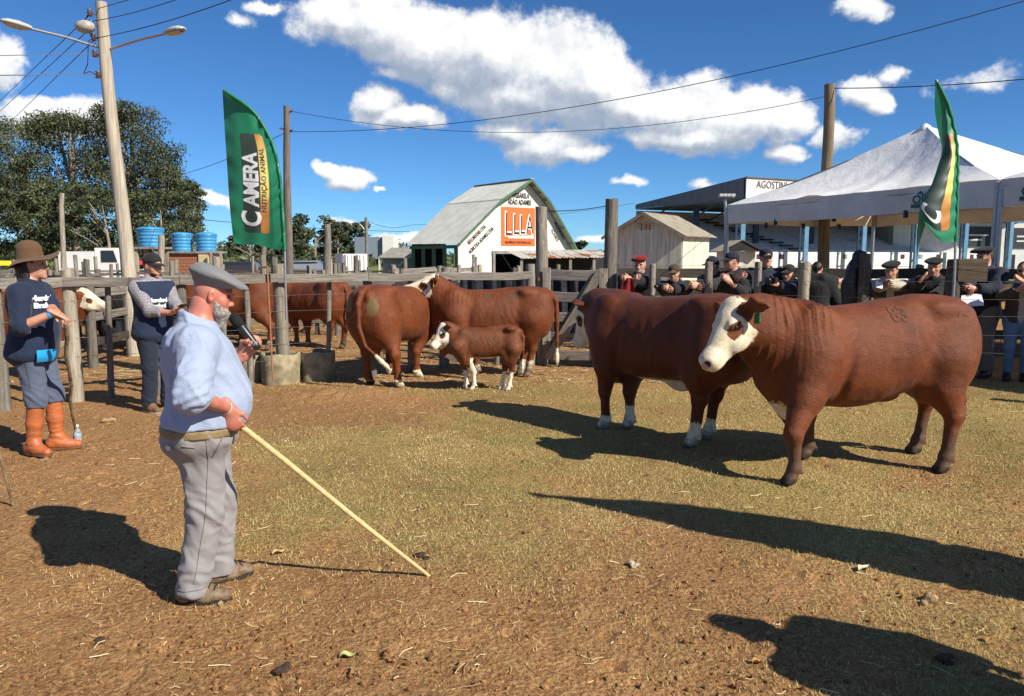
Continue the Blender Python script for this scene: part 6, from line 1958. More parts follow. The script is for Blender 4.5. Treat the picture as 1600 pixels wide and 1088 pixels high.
    if ear_tag:
        a, tm = ear_tag
        mb = MB()
        c = H(.03, a * .20, -.055 + ear_up)
        X_, Y_ = sd_ * a, np.array([0, 0, 1.0]); Z_ = np.cross(X_, Y_)
        prof = [(-.03, 0), (-.034, -.062), (-.026, -.072), (.026, -.072), (.034, -.062), (.03, 0), (.014, .014), (.012, .045), (-.012, .045), (-.014, .014)]
        fr = [(c + X_ * u_ + Y_ * v_ + Z_ * .004) * scale for u_, v_ in prof]; bk = [(c + X_ * u_ + Y_ * v_ - Z_ * .004) * scale for u_, v_ in prof]
        mb.poly(fr); mb.poly(bk[::-1])
        for i in range(len(prof)):
            j = (i + 1) % len(prof); mb.poly([fr[j], fr[i], bk[i], bk[j]])
        mb.build('ear_tag', tm, o)
    return o

def hp(*pts):
    return [ground(*p) for p in pts]
ring_g = 'cattle shown in the ring'
pen_g = 'cattle in the pens behind the fence'
# A: big cow on the right
hA = hp((1240, 757), (1262, 716), (1476, 738), (1434, 708))
cowA = cow('large red cow with brand 83, white face turned to camera and green ear tag', None, R(180 + 12), ((hA[0].x + hA[2].x) / 2 + .06, (hA[0].y + hA[1].y + hA[2].y + hA[3].y) / 4),
           hA, ring_g, 1.0, .0115, hide_m, head=(18, -49, 12), poll=(1.19, .03, 1.345), socks=(.02, .02, .03, .03), ear_tag=(1, tag_green), brands=(('83', -.10, 1.285, .15, 1), ('~', -.66, 1.30, .24, 1)),
           folds=2.1, sheath=.7, dirt_leg=.46, seed=1, legk=1.0, headk=1.10, trunk=TRUNK_A, hair=0, belly_white=False)
hB = hp((946, 672), (984, 672), (1084, 700), (1108, 688))
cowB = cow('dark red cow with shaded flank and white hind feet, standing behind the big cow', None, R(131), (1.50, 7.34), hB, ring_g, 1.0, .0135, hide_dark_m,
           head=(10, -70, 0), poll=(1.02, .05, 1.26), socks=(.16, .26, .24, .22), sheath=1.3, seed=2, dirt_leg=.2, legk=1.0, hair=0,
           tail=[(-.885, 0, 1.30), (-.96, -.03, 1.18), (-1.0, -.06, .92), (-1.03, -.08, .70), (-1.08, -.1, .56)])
hC = hp((735, 592), (745, 588), (826, 590), (815, 586))
cowC = cow('red cow side on with raised white head resting on its neighbour and yellow ear tag', None, R(180), (-.26, 11.15), hC, ring_g, .93, .0135, hide_m,
           head=(4, -12, 0), poll=(.90, 0, 1.50), socks=(.2, .2, .27, .25), ear_tag=(1, tag_yellow), folds=.8, seed=3, headk=1.16, ear_up=.04,
           dung=((-.35, 1.28, .16, .05, 1), (.1, 1.27, .05, .04, 1)), tail=[(-.885, 0, 1.30), (-.965, 0, 1.18), (-.985, .02, .85), (-.985, .03, .55), (-.985, .03, .42)], tail_white=True, udder=.8)
hD = hp((608, 586), (651, 590), (576, 601), (622, 606))
cowD = cow('red cow seen from behind with a dung caked rump, tail swung to the right', None, R(66), (-1.62, 10.85), hD, ring_g, .97, .0135, hide_dung_m,
           head=(20, -75, 0), poll=(1.12, .12, 1.16), socks=(.10, .12, .06, .12), udder=1.2, seed=4, belly_white=True,
           dung=((-.17, 1.12, .10, .15, 'rear'), (.2, 1.14, .07, .12, 'rear')), tail=[(-.90, 0, 1.30), (-.985, -.01, 1.15), (-1.0, -.03, .85), (-.99, -.12, .60), (-.985, -.30, .46)], tail_white=True, dirt_leg=.12)
hE = hp((741, 610), (729, 607), (796, 611), (785, 609))
cowE = cow('small red calf with white face and white lower legs beside the cows', None, R(180 + 4), (-.345, 9.93), hE, ring_g, .62, .0085, hide_calf_m,
           head=(22, -50, 0), poll=(.84, .08, 1.37), trunk=TRUNK_CALF, legk=.86, headk=1.08, socks=(.62, .40, .40, .36), seed=5, dirt_leg=.02, hair=14000, cat='calf', udder=0, ear_up=.03,
           tail=[(-.73, 0, 1.25), (-.785, 0, 1.12), (-.795, .02, .85), (-.785, .02, .64)], tail_white=True)
hF = hp((464, 540), (482, 542), (515, 545), (537, 545))
cowF = cow('red cow behind the wire right of the fence post, rump to camera, white belly', None, R(148), (-3.85, 14.9), hF, pen_g, .93, .018, hide_m,
           head=(15, -40, 0), poll=(1.18, .05, 1.34), socks=(.1, .1, .16, .1), seed=6)
hG = hp((378, 540), (390, 545), (421, 548), (436, 541))
cowG = cow('red cow behind the wire between the fence posts with one white hind foot', None, R(176), (-5.36, 14.55), hG, pen_g, .97, .018, hide_m,
           head=(0, -20, 0), poll=(1.18, 0, 1.3), socks=(.1, .1, .2, .2), seed=7)
hH = hp((62, 590), (74, 597), (-60, 592), (-42, 598))
cowH = cow('red cow with clean white face in profile behind the left fence', None, R(2), (-7.16, 11.0), hH, pen_g, .90, .016, hide_m,
           head=(-4, -22, 0), poll=(1.12, 0, 1.34), socks=(.2, .2, .16, .16), seed=8, eyes=(.8, .8))
hI = hp((168, 545), (160, 541), (205, 548), (215, 543))
cowI = cow('black cow standing in the shade of the pen beside the leaning pole', None, R(190), (-7.5, 14.6), hI, pen_g, .95, .020, hide_black_m,
           head=(0, -50, 0), poll=(1.18, 0, 1.26), socks=(0, 0, 0, 0), seed=9, face_white=False, belly_white=False)
cowJ = dup_tree(cowI); cowJ.location = (-8.7, 15.4, 0); cowJ.rotation_euler = (0, 0, R(162))
cowJ['label'] = 'second black cow in the shade of the pen, farther back beside the first'
# ------------------------------------------------------------------ people
def rot_y(a):
    c, s = math.cos(a), math.sin(a); return np.array([[c, 0, s], [0, 1, 0], [-s, 0, c]])
def rot_x(a):
    c, s = math.cos(a), math.sin(a); return np.array([[1, 0, 0], [0, c, -s], [0, s, c]])
def rot_z(a):
    c, s = math.cos(a), math.sin(a); return np.array([[c, -s, 0], [s, c, 0], [0, 0, 1]])
def unit(v):
    v = np.array(v, float); return v / max(np.linalg.norm(v), 1e-9)
def ik(a, b, l1, l2, hint):
    a, b = np.array(a, float), np.array(b, float)
    d = b - a; D = np.linalg.norm(d)
    if D > (l1 + l2) * .995:
        b = a + d / D * (l1 + l2) * .995; d = b - a; D = np.linalg.norm(d)
    x = (l1 * l1 - l2 * l2 + D * D) / (2 * D)
    h = math.sqrt(max(l1 * l1 - x * x, 1e-6))
    u = d / D; hn = np.array(hint, float); hn = unit(hn - u * (hn @ u))
    return a + u * x + hn * h, b

_heads = {}
def head_vf(vox):
    """head in its own frame: x ahead, y left, z up, origin between the ears"""
    if vox in _heads: return _heads[vox]
    s = SDF((-.16, -.12, -.22), (.16, .12, .16), vox)
    s.ell((-.012, 0, .032), (.100, .078, .094), .02)
    s.ell((.030, 0, -.035), (.066, .064, .075), .04)
    s.ell((.045, 0, -.075), (.050, .052, .045), .03)
    s.ell((.078, 0, -.108), (.022, .026, .020), .025)
    s.cone((.070, 0, .045), (.080, 0, .020), .030, .026, .03)
    for a in (-1, 1):
        s.ell((.072, a * .034, .030), (.018, .026, .010), .018)
        s.ell((.058, a * .046, -.028), (.022, .020, .024), .025)
        s.ell((.094, a * .031, .010), (.016, .018, .012), .012, sub=True)
        s.ell((.100, a * .012, -.040), (.013, .010, .009), .008)
        s.ell((-.006, a * .077, -.004), (.020, .010, .034), .008, rot_z(-a * .35))
        s.ell((-.002, a * .084, -.002), (.010, .006, .018), .005, sub=True)
        s.ell((.104, a * .008, -.050), (.004, .004, .003), .003, sub=True)
    s.cone((.084, 0, .022), (.112, 0, -.030), .010, .0135, .014)
    s.ell((.116, 0, -.035), (.012, .012, .010), .008)
    s.ell((.091, 0, -.066), (.012, .023, .007), .008)
    s.ell((.088, 0, -.080), (.012, .020, .007), .008)
    s.cone((.105, -.022, -.073), (.105, .022, -.073), .0035, k=.004, sub=True)
    s.cone((-.02, 0, -.04), (-.035, 0, -.20), .060, .058, .03)
    _heads[vox] = s.mesh()
    return _heads[vox]
_hands = {}
def hand_vf(kind, vox):
    """left hand, wrist at the origin, fingers along +x, palm facing -z, thumb towards -y"""
    if (kind, vox) in _hands: return _hands[(kind, vox)]
    s = SDF((-.06, -.12, -.13), (.22, .09, .07), vox)
    s.cone((-.03, 0, 0), (.015, 0, 0), .030, .030, .02, flat=((0, 0, 1), .8))
    s.cone((.01, .002, 0), (.082, .002, -.002), .040, .043, .02, flat=((0, 0, 1), .40))
    s.ell((.032, -.026, -.010), (.032, .018, .016), .015)
    curl = {'relaxed': (.35, .45, .40), 'grip': (.95, 1.15, .75), 'fist': (1.25, 1.35, .9), 'flat': (.08, .12, .1)}[kind]
    for i, (ln, r) in enumerate(((.074, .0092), (.082, .0096), (.076, .0092), (.060, .0080))):
        y = -.031 + .0205 * i
        p = np.array([.083 - abs(i - 1.2) * .004, y, -.002]); a = 0
        spread = (i - 1.4) * (.07 if kind in ('relaxed', 'flat') else .02)
        rr = r
        for j, fr in enumerate((.44, .31, .25)):
            a += curl[j] * (1 + .06 * i)
            q = p + ln * fr * np.array([math.cos(a) * math.cos(spread), math.sin(spread) * math.cos(a), -math.sin(a)])
            s.cone(p, q, rr, rr * .93, .006 if j else .010)
            s.ell(q, (rr * 1.03,) * 3, .003)
            p = q; rr *= .93
    tb = {'relaxed': ((.055, -.055, -.012), (.085, -.062, -.022)), 'grip': ((.055, -.052, -.034), (.078, -.034, -.060)),
          'fist': ((.058, -.045, -.036), (.075, -.018, -.052)), 'flat': ((.05, -.064, -.008), (.083, -.078, -.012))}[kind]
    s.cone((.020, -.026, -.006), tb[0], .0145, .0115, .010)
    s.cone(tb[0], tb[1], .0115, .0092, .004)
    _hands[(kind, vox)] = s.mesh()
    return _hands[(kind, vox)]

def skin_mat(name, c, red):
    m, t, b = new_mat(name)
    co = coords(t)
    n = noise_n(t, co, 14, 4, .6); n2 = noise_n(t, co, 160, 3, .6)
    col = mixc(t, sstep(t, n, .35, .68), c, red)
    t.links.new(col, b.inputs['Base Color'])
    b.inputs['Roughness'].default_value = .48
    b.inputs['Subsurface Weight'].default_value = .06
    b.inputs['Subsurface Radius'].default_value = (.012, .004, .002)
    bump(t, b, n2, .25, .002)
    return m
skin_m = skin_mat('skin', (.50, .27, .18), (.46, .20, .13))
skin_red_m = skin_mat('sunburnt_skin', (.47, .205, .145), (.46, .135, .09))
def cloth(name, c, weave=420.0, rough=.85, var=.12, fold=.004, c2=None, check=None):
    m, t, b = new_mat(name)
    co = coords(t)
    n = noise_n(t, co, 9, 4, .6)
    fine = noise_n(t, co, weave, 2, .5)
    c2 = c2 or tuple(x * (1 - var) for x in c)
    col = mixc(t, sstep(t, n, .3, .7), c, c2)
    if check:
        # tiny woven check: pale threads crossing in two directions
        cc, sc, amt = check
        mp = t.nodes.new('ShaderNodeMapping'); mp.inputs['Scale'].default_value = (sc, sc, sc)
        t.links.new(co, mp.inputs[0])
        v = vec_n(t, 'FRACTION', mp.outputs[0]).outputs[0]
        sx = t.nodes.new('ShaderNodeSeparateXYZ'); t.links.new(v, sx.inputs[0])
        l = math_n(t, 'MAXIMUM', math_n(t, 'LESS_THAN', sx.outputs[2], .42), math_n(t, 'LESS_THAN', sx.outputs[0], .34))
        col = mixc(t, math_n(t, 'MULTIPLY', l, amt), col, cc)
    col = mixc(t, math_n(t, 'MULTIPLY', sstep(t, fine, .4, .7), .35), col, tuple(x * .7 for x in c))
    t.links.new(col, b.inputs['Base Color'])
    b.inputs['Roughness'].default_value = rough
    b.inputs['Specular IOR Level'].default_value = .25
    b.inputs['Sheen Weight'].default_value = .10
    nb = noise_n(t, co, 26, 4, .6, dist=1.2)
    h = math_n(t, 'ADD', nb, math_n(t, 'MULTIPLY', fine, .25))
    bump(t, b, h, .5, fold)
    return m

# torso at 1.75 m: height over the hip joint, half width, depth ahead, depth behind
TORSO = np.array([(-.16, .12, .075, .09), (-.11, .166, .108, .126), (.0, .172, .112, .128), (.10, .160, .108, .108), (.20, .163, .116, .105), (.32, .180, .124, .120),
                  (.42, .185, .105, .118), (.49, .135, .070, .085), (.535, .07, .05, .055)])
class Person:
    def __init__(self, label, loc, heading, height=1.75, lean=0.0, side=0.0, feet=((0, .10, .12), (0, -.10, -.12)), hands=(None, None), hand_kind=('relaxed', 'relaxed'),
                 elbow=((-.5, .6, -.3), (-.5, -.6, -.3)), hand_dir=(None, None), palm=(None, None), head=(0, 0), fat=0.0, belly=0.0, vox=.014, hvox=.0075, skin=None, group=None,
                 hip_z=.93, hips=(0, 0), legs=True, roll=0.0, neck_fwd=.02, hk=.95):
        self.hk = hk
        self.k = height / 1.75; self.loc = loc; self.heading = heading; self.vox = vox; self.hvox = hvox
        self.fat, self.belly = fat, belly
        self.M = rot_y(lean) @ rot_x(side)
        self.hip = np.array([hips[0], hips[1], hip_z])
        T = self.T
        ch, sh = math.cos(heading), math.sin(heading)
        def loc_of(w):
            dx, dy = w[0] - loc[0], w[1] - loc[1]
            return np.array([dx * ch + dy * sh, -dx * sh + dy * ch, w[2]]) / self.k
        self.loc_of = loc_of
        wsh = .185 * (1 + .18 * fat)
        self.sh = [T((-.005, wsh, .435)), T((-.005, -wsh, .435))]
        self.wr, self.el, self.hd, self.pn = [], [], [], []
        for i in (0, 1):
            sg = 1 if i == 0 else -1
            tgt = hands[i]
            w = loc_of(tgt) if tgt is not None else self.sh[i] + np.array([.06, sg * .10, -.54])
            e, w = ik(self.sh[i], w, .300, .265, np.array(elbow[i]) )
            d = unit(w - e) if hand_dir[i] is None else unit(hand_dir[i])
            pn = np.array([0, -sg, 0.]) if palm[i] is None else np.array(palm[i], float)
            pn = unit(pn - d * (pn @ d))
            self.wr.append(w); self.el.append(e); self.hd.append(d); self.pn.append(pn)
        self.an, self.kn, self.hj, self.toe = [], [], [], []
        for i in (0, 1):
            sg = 1 if i == 0 else -1
            fx, fy, ty = feet[i]
            a = np.array([fx, fy, .085]); h = self.hip + np.array([0, sg * .092, -.02])
            kn, a = ik(h, a, .418, .412, (1, sg * .10, 0))
            self.an.append(a); self.kn.append(kn); self.hj.append(h); self.toe.append(ty)
        # head
        nb = T((.0, 0, .50)); self.nb = nb
        self.HM = rot_z(R(head[0])) @ rot_y(-R(head[1])) @ rot_x(R(roll))
        up = self.M @ np.array([0, 0, 1.0])
        self.hc = nb + up * .165 + np.array([neck_fwd, 0, 0])
        # body mesh
        lo, hi = self.bounds(.12)
        s = SDF(lo, hi, vox)
        self.torso(s, 0.0)
        s.cone(nb - up * .04, self.hc + self.HM @ np.array([-.03, 0, -.05]), .062 * (1 + .15 * fat), .056 * (1 + .15 * fat), .05)
        for i in (0, 1):
            s.cone(self.sh[i], self.el[i], .052, .042, .04); s.cone(self.el[i], self.wr[i], .043, .029, .02)
            if legs:
                s.cone(self.hj[i], self.kn[i], .085, .055, .04); s.cone(self.kn[i], self.an[i], .055, .038, .02)
        parts = [s.mesh()]
        V, F = head_vf(hvox)
        fk = 1 + .06 * fat
        parts.append((self.hc + (V * np.array([1, fk, 1]) * hk) @ self.HM.T, F))
        for i in (0, 1):
            V, F = hand_vf(hand_kind[i], max(.0045, hvox * .75))
            V = V.copy(); F = F.copy()
            if i == 1: V[:, 1] *= -1; F = F[:, ::-1]
            d, n = self.hd[i], self.pn[i]
            th = np.cross(n, d)
            A = np.stack([d, np.cross(-n, d), -n], 1)      # x -> d, z -> -n
            parts.append((self.wr[i] + V @ A.T, F))
        V, F = join_vf(parts)
        me = np_mesh('person', V * self.k, F)
        self.o = obj('person', me, skin or skin_m, None, loc, heading)
        tag(self.o, label, 'person', group)
        for a in (-1, 1):
            mb = MB(); c = (self.hc + self.HM @ np.array([.0805, a * .031, .0105]) * hk) * self.k
            mb.sphere(tuple(c), .0105 * self.k, 8, 6); mb.build('eye', eye_m, self.o)
    def T(self, p):
        return self.hip + self.M @ np.array(p, float)
    def bounds(self, m):
        P = [self.hip, self.nb] + self.sh + self.el + self.wr + self.an + self.kn + [self.hc]
        P = np.array(P); lo = P.min(0) - m - .10; hi = P.max(0) + m + .10
        lo[2] = max(lo[2], -.02)
        return lo, hi
    def torso(self, s, skin, zlo=-.16, zhi=.56, flare=0.0, k=.03):
        z_, w_, f_, b_ = TORSO.T
        fat, be = self.fat, self.belly
        Mi = self.M.T; H = self.hip
        def fn(X, Y, Z):
            x, y, z = X - H[0], Y - H[1], Z - H[2]
            lx = Mi[0, 0] * x + Mi[0, 1] * y + Mi[0, 2] * z
            ly = Mi[1, 0] * x + Mi[1, 1] * y + Mi[1, 2] * z
            lz = Mi[2, 0] * x + Mi[2, 1] * y + Mi[2, 2] * z
            zc = np.clip(lz, z_[0], z_[-1])
            sh_ = zc.shape; zc = zc.ravel()
            w = hermite(zc, z_, w_) * (1 + .22 * fat); f = hermite(zc, z_, f_) * (1 + .2 * fat); b = hermite(zc, z_, b_) * (1 + .25 * fat)
            f = f + be * np.exp(-((zc - .13) / .15) ** 2); w = w + .5 * be * np.exp(-((zc - .10) / .17) ** 2)
            if flare: w = w + flare * np.clip(.18 - zc, 0, 1); f = f + flare * np.clip(.18 - zc, 0, 1); b = b + flare * np.clip(.18 - zc, 0, 1)
            w, f, b = (np.maximum(q.reshape(sh_), .03) + skin for q in (w, f, b))
            dp = np.where(lx > 0, f, b)
            q = (np.abs(ly / w) ** 2.3 + np.abs(lx / dp) ** 2.3) ** (1 / 2.3)
            d = (q - 1) * np.minimum(w, dp)
            return d + np.maximum(np.maximum(z_[0] - lz, lz - z_[-1] - skin * .5), 0)
        P = np.array([self.T((sx * .3, sy * .35, z)) for sx in (-1, 1) for sy in (-1, 1) for z in (zlo - .05, zhi + .05)])
        s.field(fn, P.min(0), P.max(0), k)
        for i in (0, 1):
            s.ell(self.sh[i] - self.M @ np.array([0, (1 if i == 0 else -1) * .02, .005]), (.066, .072, .066), .05, skin=skin)
    def finish(self, name, s, mat, wr=.0, sc=9.0, seed=0, extra=None, minz=None):
        V, F = s.mesh()
        if len(V) == 0: return None
        if wr:
            n = normals(V, F)
            q = V * np.array([1.25, 1.25, .8]) + np.stack([V[:, 2] * .5, V[:, 2] * .3, V[:, 0] * .6], 1)
            d = fbm(q, sc, 3, .5, seed) * wr
            r = fbm(q + 9, sc * .8, 2, .5, seed + 5)
            d = d + wr * .9 * (1 - np.abs(r) * 4).clip(0, 1)          # ridged creases
            if extra is not None: d = d + extra(V)
            V = V + n * d[:, None]
        if minz is not None: V[:, 2] = np.maximum(V[:, 2], minz)
        return obj(name, np_mesh(name, V * self.k, F), mat, self.o)
    def capped(self, s, a, b, ra, rb, k=.02):
        """tapered tube with a flat end at b"""
        a, b = np.array(a, float), np.array(b, float); u = unit(b - a)
        def fn(X, Y, Z):
            ba = b - a; L2 = ba @ ba
            t = np.clip(((X - a[0]) * ba[0] + (Y - a[1]) * ba[1] + (Z - a[2]) * ba[2]) / L2, 0, 1)
            q = np.sqrt((X - a[0] - t * ba[0]) ** 2 + (Y - a[1] - t * ba[1]) ** 2 + (Z - a[2] - t * ba[2]) ** 2) - (ra + t * (rb - ra))
            return np.maximum(q, (X - b[0]) * u[0] + (Y - b[1]) * u[1] + (Z - b[2]) * u[2])
        m = max(ra, rb)
        s.field(fn, np.minimum(a, b) - m, np.maximum(a, b) + m, k)
    def top(self, name, mat, skin=.014, sleeve=1.0, hem=-.10, wr=.006, neck=True, flare=.0, vox=None, arm=1.0, seed=0, sleeves=True, sc=9.0, tuck=False):
        """sleeve: 0 shoulder .. 1 elbow .. 2 wrist"""
        lo, hi = self.bounds(.06)
        s = SDF(lo, hi, vox or self.vox * .75)
        self.torso(s, skin, flare=flare)
        if neck:
            up = self.M @ np.array([0, 0, 1.0])
            s.cone(self.nb - up * .05, self.nb + up * .055 + np.array([-.012, 0, 0]), (.075 + skin * .3) * (1 + .15 * self.fat), (.062 + skin * .3) * (1 + .15 * self.fat), .03)
            s.half(self.nb + up * .062, unit(up + np.array([.35, 0, 0])), .006)
        s.half(self.T((0, 0, hem)), self.M @ np.array([0, 0, -1.0]), .008)
        if sleeves:
            for i in (0, 1):
                a, e, w = self.sh[i], self.el[i], self.wr[i]
                if sleeve <= 1:
                    self.capped(s, a, a + (e - a) * sleeve, .062 * arm + skin, (.062 - .010 * sleeve) * arm + skin, .04)
                else:
                    s.cone(a, e, .060 * arm + skin, .050 * arm + skin, .04)
                    q = e + (w - e) * (sleeve - 1)
                    self.capped(s, e, q, .050 * arm + skin, (.050 - .012 * (sleeve - 1)) * arm + skin * .8, .02)
        kn = self.el
        def ex(V):
            d = 0
            if sleeves and sleeve > .9:
                for i in (0, 1):
                    r = np.linalg.norm(V - self.el[i], axis=1)
                    u = unit(self.wr[i] - self.sh[i])
                    d = d + np.exp(-(r / .11) ** 2) * np.sin((V @ u) * 150 + fbm(V, 14, 2, .5, 2) * 3) * wr * .7
            return d
        return self.finish(name, s, mat, wr, sc, seed, ex)
    def trousers(self, mat, skin=.016, cuff=.055, thigh=1.0, wr=.006, end=.04, vox=None, seed=3, waist=.06):
        lo, hi = self.bounds(.05); hi[2] = min(hi[2], self.hip[2] + .25)
        s = SDF(lo, hi, vox or self.vox * .75)
        self.torso(s, skin * .95)
        s.half(self.T((0, 0, waist)), self.M @ np.array([0, 0, 1.0]), .006)
        for i in (0, 1):
            h, kn, a = self.hj[i], self.kn[i], self.an[i]
            s.cone(h + np.array([0, 0, -.02]), kn, (.104 * thigh + skin), (.062 * thigh + skin), .05)
            b = a + unit(kn - a) * (end - .03)
            self.capped(s, kn, b, .062 * thigh + skin, cuff + skin, .03)
        def ex(V):
            d = 0
            for i in (0, 1):
                r = np.linalg.norm((V - self.kn[i]) * np.array([1, 1, .7]), axis=1)
                d = d + np.exp(-(r / .12) ** 2) * np.sin(V[:, 2] * 78 + V[:, 0] * 52 + fbm(V, 6, 2, .5, 4) * 9) * wr * .30
                r = np.linalg.norm((V - self.an[i]) * np.array([1, 1, .8]), axis=1)
                d = d + np.exp(-(r / .14) ** 2) * np.sin(V[:, 2] * 95 + V[:, 1] * 40 + fbm(V, 7, 2, .5, 6) * 9) * wr * .5
            return d
        return self.finish('trousers', s, mat, wr, 7.0, seed, ex)
    def shoes(self, mat, sole_mat=None, shaft=.11, calf=.045, name='shoe', vox=.008, ck=1.0):
        for i in (0, 1):
            a, kn, ty = self.an[i], self.kn[i], self.toe[i]
            c, sn = math.cos(ty), math.sin(ty)
            def q(x, y, z):
                return np.array([a[0] + x * c - y * sn, a[1] + x * sn + y * c, z])
            P = np.array([q(-.08, 0, 0), q(.22, 0, 0), q(0, 0, shaft)])
            s = SDF(P.min(0) - np.array([.1, .1, 0]) - np.array([0, 0, .012]), P.max(0) + .1, vox)
            s.cone(q(-.045, 0, .045), q(.07, 0, .045), .045, .047, .03)
            s.cone(q(.05, 0, .042), q(.155, 0, .030), .049, .038, .03)
            s.cone(q(-.03, 0, .06), q(.03, 0, .10), .048, .045, .03)
            u = unit(kn - a)
            top = a + u * (shaft - .085)
            if shaft > .2:
                mid = a + u * (shaft - .085) * .55
                s.cone(a, mid, .050, calf * .95, .03); self.capped(s, mid, top, calf * .95, calf, .02)
            else:
                self.capped(s, a + np.array([0, 0, -.02]), top + u * .02, .047, calf, .02)
            s.half((0, 0, .016), (0, 0, -1), .004)
            V, F = s.mesh(); n = normals(V, F)
            wrk = fbm(V * np.array([1, 1, 2.2]), 18, 3, .5, 7 + i) * .004
            if shaft > .2: wrk = wrk + np.sin(V[:, 2] * 120 + fbm(V, 10, 2, .5, 3) * 5) * .003 * np.clip(1 - np.abs(V[:, 2] - .13) / .09, 0, 1)
            V = V + n * wrk[:, None]
            so = obj(name, np_mesh(name, V * self.k, F), mat, self.o)
            mb = MB()
            rows = []
            for z, g in ((.0, 0), (.018, .002)):
                rows.append([q(x * (1) , y, z) * self.k for x, y in [(-.094, 0), (-.080, .034), (-.03, .043), (.05, .049), (.12, .050), (.175, .034), (.195, 0), (.175, -.034), (.12, -.050), (.05, -.049), (-.03, -.043), (-.080, -.034)]])
            mb.grid(rows, False, True); mb.poly(rows[1])
            mb.build('sole', sole_mat or rubber_m, so)
    def in_head(self, V):
        return (self.hc + (np.asarray(V) * self.hk) @ self.HM.T)
    def on_head(self, name, s, mat, wr=0.0, sc=30, seed=0):
        V, F = s.mesh()
        if wr:
            n = normals(V, F); V = V + n * (fbm(V, sc, 3, .6, seed) * wr)[:, None]
        return obj(name, np_mesh(name, self.in_head(V) * self.k, F), mat, self.o)
    def hair(self, mat, kind='short', vox=.007):
        s = SDF((-.16, -.13, -.30), (.14, .13, .17), vox)
        s.ell((-.020, 0, .034), (.100, .084, .098), .01)
        if kind == 'long':
            s.cone((-.06, .03, -.02), (-.05, .045, -.16), .055, .038, .03); s.cone((-.06, -.03, -.02), (-.05, -.045, -.16), .055, .038, .03)
            s.cone((-.09, 0, .0), (-.085, 0, -.17), .05, .045, .03)
        else:
            s.cone((-.075, 0, .01), (-.07, 0, -.055), .045, .035, .03)
        s.half((.035, 0, 0), (1, 0, -.25), .01)
        if kind != 'long':
            for a in (-1, 1): s.ell((.0, a * .09, -.03), (.035, .03, .045), .01, sub=True)
        return self.on_head('hair', s, mat, .004, 60)
    def cap(self, mat, brim=None, vox=.0065, back=False):
        s = SDF((-.16, -.13, 0), (.25, .13, .19), vox)
        s.ell((-.014, 0, .050), (.113, .094, .098), .01)
        s.half((0, 0, .036), (.18, 0, -1), .004)
        self.on_head('cap_crown', s, mat, .002, 20)
        rows = []
        for z in (0, .007):
            for rr in (0, 1):
                pass
        mb = MB(); n = 13; R_ = []
        for j in range(6):
            t = j / 5
            row = []
            for i in range(n):
                a = -1.25 + 2.5 * i / (n - 1)
                x0, y0 = .100 * math.cos(a) - .010, .088 * math.sin(a)
                ln = .088 * max(0, math.cos(a * 1.0)) ** .6
                x = x0 + ln * t; y = y0 * (1 - .06 * t)
                z = .052 - .012 * t - .30 * t * ln * .35 - (y / .09) ** 2 * .018
                row.append((x, y, z))
            R_.append(row)
        top = [[tuple(self.in_head(np.array(p)) * self.k) for p in r] for r in R_]
        bot = [[tuple(self.in_head(np.array(p) - np.array([0, 0, .006])) * self.k) for p in r] for r in R_]
        mb.grid(top); mb.grid([r[::-1] for r in bot])
        mb.grid([top[-1], bot[-1]])
        mb.build('cap_brim', brim or mat, self.o)
    def beret(self, mat, size=1.0, tilt=.12, vox=.0065, fwd=.03, side=0.0, thick=.040):
        s = SDF((-.24, -.24, -.02), (.30, .24, .24), vox)
        Mx = rot_y(tilt) @ rot_x(side)
        s.ell((fwd, 0, .100), (.150 * size, .135 * size, thick), .02, Mx)
        s.ell((.0, 0, .085), (.108, .090, .055), .03)
        s.half((0, 0, .050), (.12, 0, -1), .006)
        return self.on_head('beret', s, mat, .005, 14, 3)

rubber_m = simple('shoe_sole', (.035, .028, .022), .8, .2, 30)
hair_dark = simple('dark_hair', (.022, .015, .011), .5, .3, 60, .004)
hair_grey = simple('grey_hair', (.40, .37, .33), .7, .35, 70, .006, c2=(.16, .135, .115))
hair_brown = simple('brown_hair', (.07, .04, .022), .55, .3, 60, .004)
# ---- the judge with the microphone
shirt_blue = cloth('blue_checked_shirt', (.285, .35, .50), 300, .85, .10, .008, check=((.50, .55, .66), 170, .32))
trouser_grey = cloth('grey_twill', (.285, .275, .275), 500, .85, .12, .006)
beret_grey = cloth('grey_felt', (.195, .20, .205), 260, .95, .14, .003)
leather_br = simple('worn_brown_leather', (.105, .060, .030), .55, .35, 24, .006, c2=(.24, .17, .11))
grey_c = cloth('charcoal_cloth', (.032, .032, .036), 420, .85, .2, .005)
navy = cloth('navy_cotton', (.013, .022, .050), 420, .85, .15, .005)
navy_v = cloth('navy_vest', (.016, .027, .062), 420, .8, .12, .004)
white_print = simple('white_print', (.75, .76, .76), .6, .02)
cyan_print = simple('blue_print', (.02, .34, .72), .5, .03)
black_c = cloth('black_cloth', (.017, .017, .020), 420, .85, .2, .004)
dark_navy = cloth('dark_navy_cloth', (.016, .021, .038), 420, .8, .2, .005)
steel = simple('grey_steel', (.32, .33, .34), .35, .1, 20, metal=.8)
black_plastic = simple('black_plastic', (.015, .015, .016), .35, .1, 30, spec=.5)

